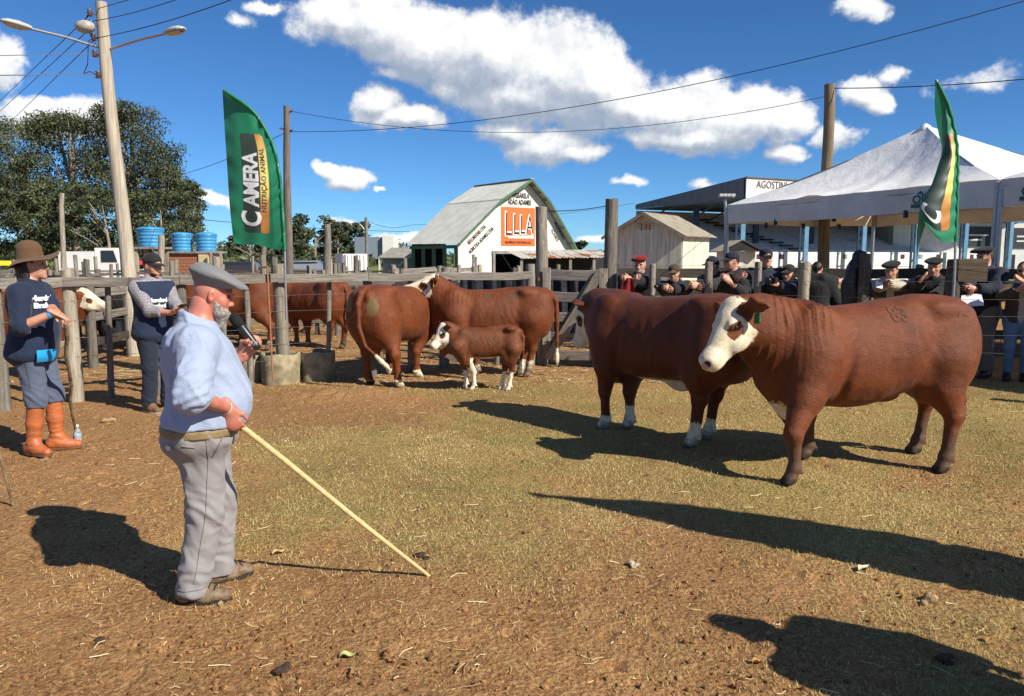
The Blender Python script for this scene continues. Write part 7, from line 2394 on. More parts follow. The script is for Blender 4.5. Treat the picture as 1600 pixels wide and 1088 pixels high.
P1L = ground(318, 928)
P1H = R(22)
micw = at(381, 553, 4.05); stickh = at(355, 638, 3.66)
p1 = Person('stout man in grey beret and blue shirt speaking into a microphone, pointing a stick', (P1L.x, P1L.y, 0), P1H, 1.705, lean=.02, hips=(.025, 0), fat=1.25, belly=.105, vox=.012, hvox=.0048,
            feet=((.085, .13, .35), (-.045, -.09, -.30)), hands=(micw, stickh), hand_kind=('grip', 'relaxed'), elbow=((-.25, .55, -.8), (-.5, -1, -.15)),
            hand_dir=((.60, -.15, .75), (.30, .05, -.95)), palm=((.2, -1, .3), (.25, 1, .1)), head=(0, -13), skin=skin_red_m, neck_fwd=.075, hk=.885)
def p1_fold(V):
    return 0
p1.top('shirt', shirt_blue, skin=.020, sleeve=1.10, hem=.012, wr=.0095, vox=.0085, arm=1.25, seed=5, sc=7.5)
p1.trousers(trouser_grey, skin=.016, cuff=.064, thigh=1.08, wr=.011, end=.0, vox=.0085, waist=.005)
p1.shoes(leather_br, shaft=.125, calf=.055, vox=.006)
# beard
s = SDF((-.06, -.11, -.24), (.15, .11, .02), .005)
s.ell((.052, 0, -.080), (.062, .064, .058), .02)
s.cone((.062, 0, -.10), (.078, 0, -.165), .048, .028, .03)
for a in (-1, 1): s.cone((.02, a * .062, -.02), (.05, a * .05, -.09), .020, .028, .02)
s.ell((.095, 0, -.053), (.014, .030, .010), .01)
s.ell((.103, 0, -.073), (.016, .018, .006), .006, sub=True)
s.half((.06, 0, -.045), (.55, 0, 1), .01)
for a in (-1, 1): s.ell((.115, a * .02, -.018), (.045, .03, .03), .01, sub=True)
p1.on_head('beard', s, hair_grey, .0045, 85, 2)
# large soft beret pulled forward
s = SDF((-.20, -.20, -.02), (.30, .20, .26), .006)
Mx = rot_y(.27)
s.ell((.030, 0, .108), (.156, .140, .042), .03, Mx)
s.ell((-.045, 0, .116), (.110, .120, .046), .04, rot_y(.10))
s.ell((-.012, 0, .075), (.112, .094, .045), .03)
s.ell((.145, 0, .076), (.055, .080, .015), .03, rot_y(.34))
s.half((0, 0, .040), (.17, 0, -1), .006)
p1.on_head('beret', s, beret_grey, .006, 11, 3)
# collar and the rolled cuff of the near sleeve
up_ = p1.M @ np.array([0, 0, 1.0])
s = SDF(p1.nb - .16, p1.nb + .18, .0065)
s.cone(p1.nb - up_ * .03 + np.array([.005, 0, 0]), p1.nb + up_ * .05 + np.array([-.012, 0, 0]), .102, .083, .01)
s.half(p1.nb + up_ * .058, unit(up_ + np.array([.40, 0, 0])), .004); s.half(p1.nb + up_ * -.005, unit(-up_ + np.array([-.55, 0, 0])), .004)
p1.finish('collar', s, shirt_blue, .003, 12, 2)
e_, w_ = p1.el[1], p1.wr[1]; u_ = unit(w_ - e_)
s = SDF(e_ - .16, e_ + .2, .0065)
p1.capped(s, e_ + u_ * -.005, e_ + u_ * .048, .084, .080, .005); s.half(e_ + u_ * .0, -u_, .004)
p1.finish('cuff', s, shirt_blue, .005, 14, 8)
# belt, label and pocket
def band(p, name, mat, z0, z1, skin, parent=None):
    lo, hi = p.bounds(.05)
    s = SDF((p.hip[0] - .45, p.hip[1] - .4, p.hip[2] - .2), (p.hip[0] + .45, p.hip[1] + .4, p.hip[2] + .25), .009)
    p.torso(s, skin)
    s.half(p.T((0, 0, z1)), p.M @ np.array([0, 0, 1.]), 0); s.half(p.T((0, 0, z0)), p.M @ np.array([0, 0, -1.]), 0)
    V, F = s.mesh()
    return obj(name, np_mesh(name, V * p.k, F), mat, parent or p.o)
band(p1, 'belt', simple('canvas_belt', (.27, .20, .095), .7, .12, 40, .002), -.032, .010, .0255)
def surf_point(p, az, z, skin):
    """a point on the torso surface, az from straight ahead towards the left"""
    z_, w_, f_, b_ = TORSO.T
    w = hermite(np.array([z]), z_, w_)[0] * (1 + .22 * p.fat) + .5 * p.belly * math.exp(-((z - .10) / .17) ** 2)
    f = hermite(np.array([z]), z_, f_)[0] * (1 + .2 * p.fat) + p.belly * math.exp(-((z - .13) / .15) ** 2)
    b = hermite(np.array([z]), z_, b_)[0] * (1 + .25 * p.fat)
    w += skin; f += skin; b += skin
    c, s_ = math.cos(az), math.sin(az)
    dp = f if c > 0 else b
    r = (abs(s_ / w) ** 2.3 + abs(c / dp) ** 2.3) ** (-1 / 2.3)
    return p.T((r * c, r * s_, z)) * p.k
def patch(p, name, mat, az0, az1, z0, z1, skin, n=8, m=4, shape=None, parent=None):
    mb = MB()
    rows = [[surf_point(p, az0 + (az1 - az0) * i / n, z0 + (z1 - z0) * j / m, skin) for i in range(n + 1)] for j in range(m + 1)]
    mb.grid(rows)
    return mb.build(name, mat, parent or p.o, fix=False)
patch(p1, 'label', simple('cream_label', (.62, .60, .52), .7, .05), R(-128), R(-121), -.085, -.062, .034)
# microphone held by the man
mh = micw
dm = Vector((-.60, -.02, .80)).normalized()
mic = thing('microphone', 'black handheld microphone held up to the bearded man\'s mouth', 'microphone', (0, 0, 0))
base = Vector(at(404, 545, 4.02)); tip = Vector(at(362, 492, 4.02)); dm = (tip - base).normalized(); LL = (tip - base).length
mb = MB()
mb.lathe(base, [(.004, -.004), (.017, 0), (.019, .02), (.021, LL * .45), (.0235, LL * .62), (.025, LL * .66), (.004, LL * .665)], 16, dm)
mb.build('mic_body', black_plastic, mic)
mb = MB(); mb.lathe(base, [(.0215, LL * .10), (.0222, LL * .11), (.0222, LL * .16), (.0215, LL * .17)], 16, dm); mb.build('mic_ring', simple('grey_ring', (.10, .11, .115), .4, .05), mic)
mb = MB(); mb.lathe(base, [(.020, LL * .66), (.028, LL * .70), (.030, LL * .78), (.029, LL * .92), (.020, LL * 1.0), (.004, LL * 1.02)], 16, dm)
mb.build('mic_foam', simple('black_foam', (.012, .012, .013), .95, .2, 200, .003), mic)
# pale wooden stick
mb = MB()
s0, s1 = Vector(at(292, 662, 3.62)), ground(671, 903)
s0 = Vector(p1.o.matrix_world @ Vector((0, 0, 0)))
bpy.context.view_layer.update()
grip = Vector((p1.wr[1] + p1.hd[1] * .080 + p1.pn[1] * .026) * p1.k)
grip = p1.o.matrix_world @ grip
s0 = grip + (grip - s1).normalized() * .13
mb.tube([s0, s0.lerp(s1, .3) + Vector((0, 0, .006)), s0.lerp(s1, .65), s1 + Vector((0, 0, .008))], [.0145, .0145, .0135, .010], 7, jit=.06)
o = mb.build('stick', simple('peeled_wood', (.62, .47, .22), .6, .22, 12, .003, stretch=(4, 4, 4), c2=(.50, .34, .14)))
tag(o, 'long pale peeled stick slanting from the man\'s hand to the ground', 'stick')

# ---- person with the broad brown hat and orange boots
P2L = ground(64, 706)
p2h = R(9)
denim_gy = cloth('slate_blue_cotton', (.10, .125, .185), 420, .85, .14, .006)
boot_m = simple('orange_leather', (.46, .125, .036), .48, .25, 9, .005, c2=(.34, .105, .042))
p2hands = (at(92, 492, 6.55), at(84, 489, 6.48))
p2 = Person('person in brown wide brimmed hat, navy shirt and orange boots leaning on a stick', (P2L.x, P2L.y, 0), p2h, 1.83, lean=.03, fat=.42, belly=.05, vox=.013, hvox=.006,
            feet=((.10, .085, .15), (-.02, -.085, -.50)), hands=p2hands, hand_kind=('relaxed', 'relaxed'), elbow=((-.4, .5, -.8), (-.6, -.35, -.8)),
            hand_dir=((.75, -.45, -.45), (.75, .35, -.5)), palm=((-.2, 0, -1), (-.2, 0, -1)), head=(12, 4))
p2.top('shirt', navy, skin=.020, sleeve=1.12, hem=-.17, wr=.006, vox=.0095, arm=1.1, seed=9)
p2.trousers(denim_gy, skin=.016, cuff=.062, thigh=.98, wr=.008, end=.36, vox=.0095)
p2.shoes(boot_m, simple('boot_sole', (.16, .08, .04), .8), shaft=.42, calf=.068, name='boot', vox=.0075)
p2.hair(hair_dark, 'long', .008)
# vest tails over the shirt
s = SDF((-.45, -.45, .6), (.45, .45, 1.6), .0095)
p2.torso(s, .030, flare=.05)
s.half(p2.T((0, 0, -.20)), p2.M @ np.array([0, 0, -1.]), .008)
s.half(p2.T((0, 0, .47)), p2.M @ np.array([0, 0, 1.]), .008)
for a in (-1, 1): s.ell(p2.T((0, a * .215, .40)), (.085, .075, .10), .01, sub=True)
p2.finish('vest', s, navy_v, .005, 8, 4)
def chest_text(p, lines, az, z, size, skin, bold=.01):
    for i, ln in enumerate(lines):
        def pl(x, y, i=i):
            rr = .19
            return surf_point(p, az + x / rr, z + y - i * size * 1.05, skin)
        text_obj('vest_text', ln, white_print, p.o, size, pl, bold)
chest_text(p2, ['Hereford', 'Braford'], R(-37), .40, .056, .046, .004)
patch(p2, 'vest_print', cyan_print, R(-62), R(-22), -.125, -.02, .052 + .03)
# hat: felt crown and a wavy brim
hat_m = cloth('brown_felt', (.125, .070, .036), 260, .95, .18, .004)
s = SDF((-.16, -.14, .02), (.16, .14, .30), .0065)
s.cone((-.01, 0, .06), (-.008, 0, .128), .112, .103, .02, flat=((0, 1, 0), .88))
s.ell((.0, 0, .236), (.060, .020, .016), .03, sub=True)
s.half((0, 0, .045), (.1, 0, -1), .004)
p2.on_head('hat_crown', s, hat_m, .004, 14)
mb = MB(); rows = []
for j in range(7):
    t = j / 6; row = []
    for i in range(40):
        a = 2 * math.pi * i / 40
        r0x, r0y = .113, .099
        w = .098 + .018 * math.cos(a)
        x = (r0x + w * t) * math.cos(a) - .008; y = (r0y + w * t) * math.sin(a)
        z = .066 + .012 * math.cos(a) + t * (.034 * math.cos(a) - .038 + .016 * math.sin(2 * a + .4) + .012 * math.sin(3 * a)) + .006 * t * t * (1 + math.cos(a))
        row.append((x, y, z))
    rows.append(row)
top = [[tuple(p2.in_head(np.array(q)) * p2.k) for q in r] for r in rows]
bot = [[tuple(p2.in_head(np.array(q) - np.array([0, 0, .005])) * p2.k) for q in r] for r in rows]
mb.grid(top, True, True); mb.grid(bot, True, True); mb.grid([top[-1], bot[-1]], True, True)
mb.build('hat_brim', hat_m, p2.o)
# wristband
d = p2.hd[1]; w = p2.wr[1]
mb = MB(); mb.lathe((w - unit(p2.wr[1] - p2.el[1]) * .03) * p2.k, [(.036, -.012), (.037, 0), (.036, .012)], 14, tuple(unit(p2.wr[1] - p2.el[1])))
mb.build('wristband', cyan_print, p2.o)
# crooked walking stick with a bottle at its foot
top_s, bot_s = at(101, 505, 6.40), ground(117, 690)
mb = MB(); pts = []
for i in range(9):
    t = i / 8; p = top_s.lerp(bot_s, t) + Vector((.012 * math.sin(i * 2.1), .01 * math.cos(i * 1.7), 0)); pts.append(p)
pts[-1].z = .004
mb.tube(pts, [.020, .018, .016, .015, .014, .014, .013, .012, .011], 7, jit=.15)
o = mb.build('stick', simple('bark_stick', (.30, .21, .12), .8, .35, 20, .006, stretch=(1, 1, .4)))
tag(o, 'crooked brown stick propped upright under the clasped hands', 'stick')
bt = thing('plastic_bottle', 'small clear plastic bottle standing on the soil at the stick\'s foot', 'bottle', tuple(ground(122, 693)))
gm, gt, gb = new_mat('clear_plastic'); gb.inputs['Transmission Weight'].default_value = .8; gb.inputs['Roughness'].default_value = .12; gb.inputs['Base Color'].default_value = (.86, .92, .95, 1); gb.inputs['IOR'].default_value = 1.2
mb = MB(); mb.lathe((0, 0, 0), [(.002, .004), (.032, .006), (.034, .02), (.034, .055), (.031, .06), (.034, .065), (.034, .10), (.028, .125), (.013, .148), (.013, .165)], 14); mb.build('bottle_body', gm, bt)
mb = MB(); mb.lathe((0, 0, 0), [(.0345, .06), (.0352, .062), (.0352, .098), (.0345, .1)], 14); mb.build('bottle_label', simple('pale_label', (.35, .45, .6), .5), bt)
mb = MB(); mb.lathe((0, 0, 0), [(.015, .160), (.0155, .178), (.002, .18)], 12); mb.build('bottle_cap', simple('white_cap', (.7, .72, .75), .4), bt)

# ---- man with black cap looking at his phone
P3L = ground(248, 641)
striped = cloth('striped_shirt', (.36, .34, .36), 420, .85, .1, .005, check=((.10, .10, .13), 62, .7))
p3hands = (at(283, 487, 8.42), at(268, 489, 8.36))
p3 = Person('man in black cap and navy vest over striped shirt reading his phone', (P3L.x, P3L.y, 0), R(-30), 1.80, lean=.02, fat=.1, belly=.01, vox=.014, hvox=.007,
            feet=((.02, .11, .2), (.0, -.11, -.1)), hands=p3hands, hand_kind=('grip', 'relaxed'), elbow=((-.4, .4, -1), (-.7, -.25, -1)),
            hand_dir=((.6, -.5, .2), (.7, .4, .2)), palm=((0, -.3, 1), (0, .2, 1)), head=(6, -10))
p3.top('shirt', striped, skin=.013, sleeve=1.55, hem=-.13, wr=.005, vox=.0105, arm=1.02, seed=19)
p3.trousers(cloth('dark_blue_denim', (.018, .026, .045), 420, .85, .2, .006), skin=.016, cuff=.062, wr=.006, end=.02, vox=.0105)
p3.shoes(simple('brown_suede', (.20, .115, .06), .75, .25, 20), simple('pale_sole', (.45, .36, .26), .7))
p3.hair(hair_dark, 'short', .008); p3.cap(black_c)
s = SDF((-.45, -.45, .6), (.45, .45, 1.65), .0105)
p3.torso(s, .036, flare=.06)
s.half(p3.T((0, 0, -.16)), p3.M @ np.array([0, 0, -1.]), .008)
s.half(p3.T((0, 0, .50)), p3.M @ np.array([0, 0, 1.]), .008)
for a in (-1, 1): s.ell(p3.T((0, a * .250, .38)), (.10, .075, .13), .01, sub=True)
p3.finish('vest', s, navy_v, .004, 8, 6)
s = SDF((-.06, -.11, -.16), (.15, .11, .02), .0065)
s.ell((.050, 0, -.078), (.052, .060, .050), .02)
s.half((.06, 0, -.055), (.55, 0, 1), .01); s.ell((.103, 0, -.073), (.016, .018, .006), .006, sub=True)
p3.on_head('beard', s, hair_dark, .004, 55, 2)
chest_text(p3, ['Hereford', 'Braford'], R(-16), .30, .058, .042, .004)
patch(p3, 'vest_print', cyan_print, R(-12), R(22), -.11, -.0, .046)
ph = at(290, 477, 8.33)
mb = MB(); d_, s_, u_ = frame(Vector((-.35, .2, .95)), (.8, -.5, .3))
c = Vector(ph)
mb.hexa([c + s_ * a * .075 + u_ * b * .037 + d_ * e_ * .005 for e_ in (-1, 1) for a, b in ((-1, -1), (1, -1), (1, 1), (-1, 1))])
o = mb.build('phone', black_plastic); tag(o, 'black mobile phone held flat in the capped man\'s hands', 'phone')
# ---- the onlookers along the right hand fence
beret_red = cloth('red_felt', (.20, .012, .016), 260, .95, .14, .003)
beret_black = cloth('black_felt', (.016, .016, .018), 260, .95, .2, .003)
beret_navy = cloth('navy_felt', (.018, .021, .032), 260, .95, .2, .003)
cap_brown = cloth('brown_cap', (.070, .045, .028), 420, .9, .2, .003)
cap_navy = cloth('navy_cap', (.016, .020, .034), 420, .9, .2, .003)
camo = cloth('quilted_camouflage', (.050, .048, .048), 60, .7, .5, .008, c2=(.015, .015, .016))
tweed = cloth('brown_jacket', (.085, .058, .040), 420, .9, .2, .006)
cream = cloth('cream_wool', (.46, .41, .33), 300, .9, .12, .004)
grey_tr = cloth('grey_brown_trousers', (.17, .148, .125), 420, .85, .14, .006)
jeans = cloth('blue_jeans', (.14, .235, .36), 420, .85, .2, .006)
dark_tr = cloth('dark_trousers', (.022, .023, .028), 420, .85, .2, .006)
glass_m = simple('dark_lens', (.008, .008, .010), .12, 0, spec=.7)
shoe_dark = simple('dark_shoe', (.03, .022, .017), .5, .3, 30)
paper_m = simple('white_paper', (.70, .70, .74), .7, .03)
sp_g = 'onlookers leaning on the ring fence'
def glasses(p, frame_only=False):
    mb = MB()
    for a in (-1, 1):
        rows = []
        for j in range(4):
            row = []
            for i in range(5):
                y = a * (.010 + .044 * i / 4); z = .010 + (.5 - j / 3) * .034
                x = .106 - (abs(y) / .06) ** 2 * .018
                row.append(tuple(p.in_head(np.array([x, y, z])) * p.k))
            rows.append(row)
        mb.grid(rows)
        mb.bar(p.in_head(np.array([.088, a * .056, .018])) * p.k, p.in_head(np.array([-.01, a * .080, .018])) * p.k, .004, .005)
    mb.bar(p.in_head(np.array([.107, -.012, .014])) * p.k, p.in_head(np.array([.107, .012, .014])) * p.k, .004, .004)
    mb.build('sunglasses', glass_m, p.o)
CAM = Vector((0, 0, 0))
def spectator(label, px, Y, head_py, heading, hands_px=None, hY=None, lean=.25, **kw):
    """heading in degrees; stands at depth Y under the head at px; hands at two pixels at depth hY"""
    h = R(heading)
    hc = at(px, head_py, Y)
    height = kw.pop('height', 1.74)
    # back from the head to the feet
    fit = kw.pop('fit', True)
    if fit: height = 1.75 * min(1.12, max(.93, hc.z / (.165 + .50 * math.cos(lean) + .915)))
    k = height / 1.75
    fwd = (.68 * math.sin(lean)) * k + .02
    loc = (hc.x - math.cos(h) * fwd, hc.y - math.sin(h) * fwd, 0)
    hs = (None, None)
    if hands_px:
        hs = tuple(at(q[0], q[1], (q[2] if len(q) > 2 else hY)) if q else None for q in hands_px)
    hip = (hc.z / k - .165 - .50 * math.cos(lean)) if fit else .93
    hip = min(.945, max(.70, hip - .02))
    return Person(label, loc, h, height, lean=lean, hands=hs, hip_z=hip, vox=.018, hvox=.0085, group=sp_g, **kw)
dn = (0, 0, -1)
q1 = spectator('onlooker in dark red beret leaning on the fence, red cloth hanging from his hands', 1000, 11.75, 412, -105, ((983, 436), (990, 438)), 11.35, .16,
               elbow=((-.25, .5, -1), (-.25, -.5, -1)), head=(-8, -6), fat=.5)
q1.top('coat', black_c, .026, 1.9, -.35, arm=1.2, seed=31); q1.trousers(dark_tr); q1.shoes(shoe_dark); q1.hair(hair_grey); q1.beret(beret_red, .92, .05, side=.12, thick=.05)
s = SDF((-.06, -.11, -.2), (.15, .11, .02), .008); s.ell((.052, 0, -.085), (.058, .062, .052), .02); s.half((.06, 0, -.05), (.55, 0, 1), .01); q1.on_head('beard', s, hair_grey, .004, 60)
mb = MB(); c = at(981, 456, 11.28); rows = []
for i in range(9):
    t = i / 8
    rows.append([(c.x + (u - .5) * (.10 + .12 * math.sin(t * 2.6)) , c.y + .03 * math.sin(u * 9 + t * 3), c.z + .20 - .42 * t) for u in np.linspace(0, 1, 8)])
mb.grid(rows); mb.grid([[(x, y + .02, z) for x, y, z in r][::-1] for r in rows])
tag(mb.build('red_cloth', beret_red, fix=False), 'deep red folded cloth hanging from the hands of the onlooker in red beret', 'cloth')

q2 = spectator('onlooker in brown cap and black jacket leaning over the wire with a small camera', 1053, 11.75, 424, -112, ((1038, 452), (1046, 455)), 11.2, .34,
               elbow=((-.25, .5, -1), (-.25, -.5, -1)), head=(-4, -8), fat=.3, height=1.72)
q2.top('jacket', black_c, .024, 1.85, -.12, arm=1.2, seed=32); q2.trousers(dark_tr); q2.shoes(shoe_dark); q2.hair(hair_dark); q2.cap(cap_brown)
q3 = spectator('onlooker in navy cap and black jacket turned to the left, hands clasped over the wire', 1112, 11.65, 413, -140, ((1086, 447), (1090, 450)), 11.2, .25,
               elbow=((-.25, .5, -1), (-.25, -.5, -1)), head=(-20, -4), fat=.2)
q3.top('jacket', grey_c, .024, 1.9, -.12, arm=1.15, seed=33); q3.trousers(dark_tr); q3.shoes(shoe_dark); q3.hair(hair_dark); q3.cap(cap_navy)
q4 = spectator('onlooker in navy cap and quilted camouflage waistcoat with folded arms', 1143, 11.45, 406, -150, ((1140, 440), (1156, 432)), 11.05, .16,
               elbow=((-.25, .5, -1), (-.25, -.5, -1)), head=(-14, -4), fat=.75)
q4.top('sweater', black_c, .018, 1.6, -.12, arm=1.2, seed=34); q4.trousers(dark_tr); q4.shoes(shoe_dark); q4.hair(hair_brown); q4.cap(cap_navy)
s = SDF((-.45, -.45, .5), (.5, .45, 1.7), .013); q4.torso(s, .034); s.half(q4.T((0, 0, -.12)), q4.M @ np.array([0, 0, -1.]), .01); s.half(q4.T((0, 0, .49)), q4.M @ np.array([0, 0, 1.]), .01)
for a in (-1, 1): s.ell(q4.T((0, a * .235, .40)), (.09, .07, .12), .01, sub=True)
q4.finish('waistcoat', s, camo, .008, 14, 4); glasses(q4)
q5 = spectator('tall onlooker in dark sunglasses, navy cap and black polo shirt facing the ring', 1197, 11.55, 401, -92, ((1203, 466, 11.15), (1172, 476, 11.2)), 11.2, .10,
               elbow=((-.25, .5, -1), (-.25, -.5, -1)), head=(2, 0), fat=.35, height=1.86)
q5.top('shirt', dark_navy, .020, .8, -.14, arm=1.25, seed=35); q5.trousers(dark_tr); q5.shoes(shoe_dark); q5.hair(hair_brown); q5.cap(cap_navy); glasses(q5)
q6 = spectator('photographer in black cap and dark blue jacket bent behind a camera', 1232, 11.35, 424, -132, ((1213, 444, 11.08), (1207, 442, 11.1)), 11.0, .42,
               elbow=((-.25, .5, -1), (-.25, -.5, -1)), hand_kind=('grip', 'grip'), head=(-6, -4), fat=.35)
q6.top('jacket', dark_navy, .026, 1.85, -.12, arm=1.25, seed=36); q6.trousers(cloth('blue_work_trousers', (.05, .075, .12), 420), .02); q6.shoes(shoe_dark); q6.hair(hair_dark); q6.cap(black_c)
def camera_prop(c, lens_dir, label, size=1.0):
    t = thing('camera', label, 'camera', c)
    d, s_, u_ = frame(lens_dir)
    mb = MB()
    P = lambda a, b, e: s_ * a * size + u_ * b * size + d * e * size
    mb.hexa([P(-.068, -.045, -.035), P(.068, -.045, -.035), P(.068, -.045, .03), P(-.068, -.045, .03), P(-.068, .035, -.035), P(.068, .035, -.035), P(.068, .035, .03), P(-.068, .035, .03)])
    mb.build('camera_body', black_plastic, t)
    mb = MB(); mb.hexa([P(-.028, .034, -.03), P(.028, .034, -.03), P(.022, .034, .028), P(-.022, .034, .028), P(-.018, .062, -.02), P(.018, .062, -.02), P(.014, .056, .02), P(-.014, .056, .02)])
    mb.build('viewfinder', black_plastic, t)
    mb = MB(); mb.lathe(d * .028 * size, [(.030 * size, 0), (.033 * size, .01), (.033 * size, .05 * size), (.037 * size, .055 * size), (.037 * size, .10 * size), (.030 * size, .10 * size), (.026 * size, .085 * size), (.003, .084 * size)], 16, d)
    mb.build('lens', simple('lens_black', (.02, .02, .022), .25, .05, spec=.6), t)
    return t
camera_prop(at(1205, 438, 10.98), Vector((-.65, -.75, -.02)), 'black camera with thick lens held by the photographer at the fence', 1.1)
camera_prop(at(1030, 447, 11.15), Vector((-.7, -.7, -.1)), 'small black camera in the hands of the onlooker in brown cap', .75)
q7 = spectator('dark haired onlooker in black coat with his back turned behind the split post', 1277, 12.3, 419, 70, ((1310, 440, 12.2), None), 12.2, .10,
               elbow=((-.3, .9, .1), (-.2, -.9, -.5)), head=(-10, -12), fat=.4, height=1.72)
q7.top('coat', black_c, .028, 1.9, -.30, arm=1.25, seed=37); q7.trousers(dark_tr); q7.shoes(shoe_dark); q7.hair(hair_dark)
q8 = spectator('onlooker in black beret and brown jacket with cream sleeves holding paper', 1393, 11.1, 420, -112, ((1378, 440), (1384, 446)), 10.7, .28,
               elbow=((-.25, .5, -1), (-.25, -.5, -1)), head=(-14, -12), fat=.05, height=1.70)
q8.top('sweater', cream, .014, 1.85, -.08, arm=1.1, seed=38); q8.trousers(dark_tr); q8.shoes(shoe_dark); q8.hair(hair_brown, 'long'); q8.beret(beret_black, .98, .10, side=.10)
s = SDF((-.45, -.45, .5), (.55, .45, 1.7), .013); q8.torso(s, .026)
for i in (0, 1): q8.capped(s, q8.sh[i], q8.el[i] + (q8.wr[i] - q8.el[i]) * .1, .086, .072, .04)
s.half(q8.T((0, 0, -.12)), q8.M @ np.array([0, 0, -1.]), .01); s.half(q8.T((0, 0, .50)), q8.M @ np.array([.15, 0, 1.]), .01)
for z in np.linspace(.12, .5, 6): s.ell(q8.T((.15, 0, z)), (.10, .035 + .06 * (z - .1), .08), .01, sub=True)
q8.finish('jacket', s, tweed, .007, 9, 4)
q9 = spectator('older onlooker in flat black beret and black coat with one fist raised on the fence', 1460, 10.95, 415, -118, ((1450, 468), (1440, 437)), 10.6, .26,
               elbow=((-.25, .5, -1), (-.25, -.5, -1)), hand_kind=('relaxed', 'fist'), hand_dir=(None, (-.2, .5, .8)), head=(-10, -8), fat=.4, height=1.70)
q9.top('coat', black_c, .026, 1.85, -.2, arm=1.2, seed=39); q9.trousers(dark_tr); q9.shoes(shoe_dark); q9.hair(hair_grey); q9.beret(beret_black, .92, .16, thick=.034)
q10 = spectator('tall onlooker in navy beret, navy jacket and grey trousers holding white paper', 1538, 11.2, 404, -150, ((1522, 452, 10.85), (1512, 456, 10.85)), 10.8, .03,
                elbow=((-.2, .7, -.7), (-.4, -.8, -.6)), head=(-18, -4), fat=.35, height=1.92, feet=((.03, .13, .1), (.0, -.13, -.2)), fit=False)
q10.top('jacket', dark_navy, .030, 1.85, -.14, arm=1.3, wr=.008, seed=40); q10.trousers(grey_tr, .020, .075, 1.05); q10.shoes(shoe_dark); q10.hair(hair_brown); q10.beret(beret_navy, 1.08, .10, side=.08, thick=.045)
q11 = spectator('onlooker in brown jacket, cream top and blue jeans with a raised hand', 1601, 10.75, 402, -118, ((1596, 438, 10.45), (1592, 452, 10.45)), 10.4, .02,
                elbow=((-.2, .7, -.7), (-.3, -.8, -.6)), hand_kind=('fist', 'relaxed'), head=(-10, -10), fat=.0, height=1.72, fit=False)
q11.top('shirt', cream, .012, .5, -.08, seed=41); q11.trousers(jeans, .010, .048, .95); q11.shoes(shoe_dark); q11.hair(hair_dark, 'long'); glasses(q11)
s = SDF((-.45, -.45, .5), (.5, .45, 1.7), .013); q11.torso(s, .026)
for i in (0, 1):
    s.cone(q11.sh[i], q11.el[i], .082, .070, .04); q11.capped(s, q11.el[i], q11.wr[i] - (q11.wr[i] - q11.el[i]) * .15, .070, .055, .02)
s.half(q11.T((0, 0, -.08)), q11.M @ np.array([0, 0, -1.]), .01); s.half(q11.T((0, 0, .50)), q11.M @ np.array([.15, 0, 1.]), .01)
for z in np.linspace(-.1, .5, 8): s.ell(q11.T((.15, .01, z)), (.11, .05, .07), .01, sub=True)
q11.finish('jacket', s, tweed, .006, 9, 4)
def sheet(corners, name, label, cat, mat, n=6, curl=.02):
    a, b, c, d = [Vector(q) for q in corners]; mb = MB(); nrm = (b - a).cross(d - a).normalized(); rows = []
    for i in range(n + 1):
        t = i / n; rows.append([a.lerp(b, u).lerp(d.lerp(c, u), t) + nrm * curl * math.sin(t * 3 + u * 2) for u in np.linspace(0, 1, n + 1)])
    mb.grid(rows); mb.grid([[p - nrm * .0015 for p in r][::-1] for r in rows])
    return tag(mb.build(name, mat, fix=False), label, cat)
sheet([at(1502, 462, 10.78), at(1534, 458, 10.78), at(1536, 478, 10.74), at(1504, 480, 10.74)], 'paper', 'white paper in the hands of the onlooker in navy beret', 'paper', paper_m)
sheet([at(1430, 462, 10.5), at(1452, 466, 10.5), at(1446, 480, 10.42), at(1418, 474, 10.42)], 'paper', 'white paper lying under the hand of the onlooker in flat black beret', 'paper', paper_m)
sheet([at(1370, 438, 10.6), at(1380, 441, 10.6), at(1378, 452, 10.56), at(1368, 449, 10.56)], 'paper', 'small folded paper held by the onlooker in brown jacket and black beret', 'paper', paper_m, 4, .01)
# somebody just outside the picture whose shadow falls across the ring
q12 = Person('person standing outside the ring corner whose shadow falls on the ground', (2.76, 2.22, 0), R(150), 1.74, vox=.02, hvox=.01, fat=1.1, hk=1.15)
q12.top('jacket', dark_navy, .03, 1.85, -.14, arm=1.3); q12.trousers(jeans); q12.shoes(shoe_dark); q12.hair(hair_dark)
# ------------------------------------------------------------------ seams, pockets and small things lying about
from mathutils.bvhtree import BVHTree
def tree_of(o):
    me = o.data
    return BVHTree.FromPolygons([v.co[:] for v in me.vertices], [tuple(p.vertices) for p in me.polygons])
def child(o, name):
    return [c for c in o.children if c.name.split('.')[0] == name][0]
def seam(o, pts, d, name, mat, r=.0026, lift=.0012, par=None, n=14):
    """a stitched line laid on a garment: pts are dropped onto it along d"""
    bv = tree_of(o); P = []
    d = Vector(d).normalized()
    for i in range(len(pts) - 1):
        for j in range(n):
            p = Vector(pts[i]).lerp(Vector(pts[i + 1]), j / n); h = bv.ray_cast(p - d * .6, d)
            if h[0]: P.append(h[0] + h[1] * lift)
    if len(P) < 3: return
    mb = MB(); mb.tube(P, r, 5, True); return mb.build(name, mat, o, fix=False)
seam_g = simple('grey_stitch', (.20, .195, .195), .9, .1); seam_b = simple('blue_stitch', (.16, .20, .31), .9, .1)
tro, shi = child(p1.o, 'trousers'), child(p1.o, 'shirt')
k = p1.k
def L(v): return tuple(np.array(v, float) * k)
hj, kn, an = p1.hj[1], p1.kn[1], p1.an[1]
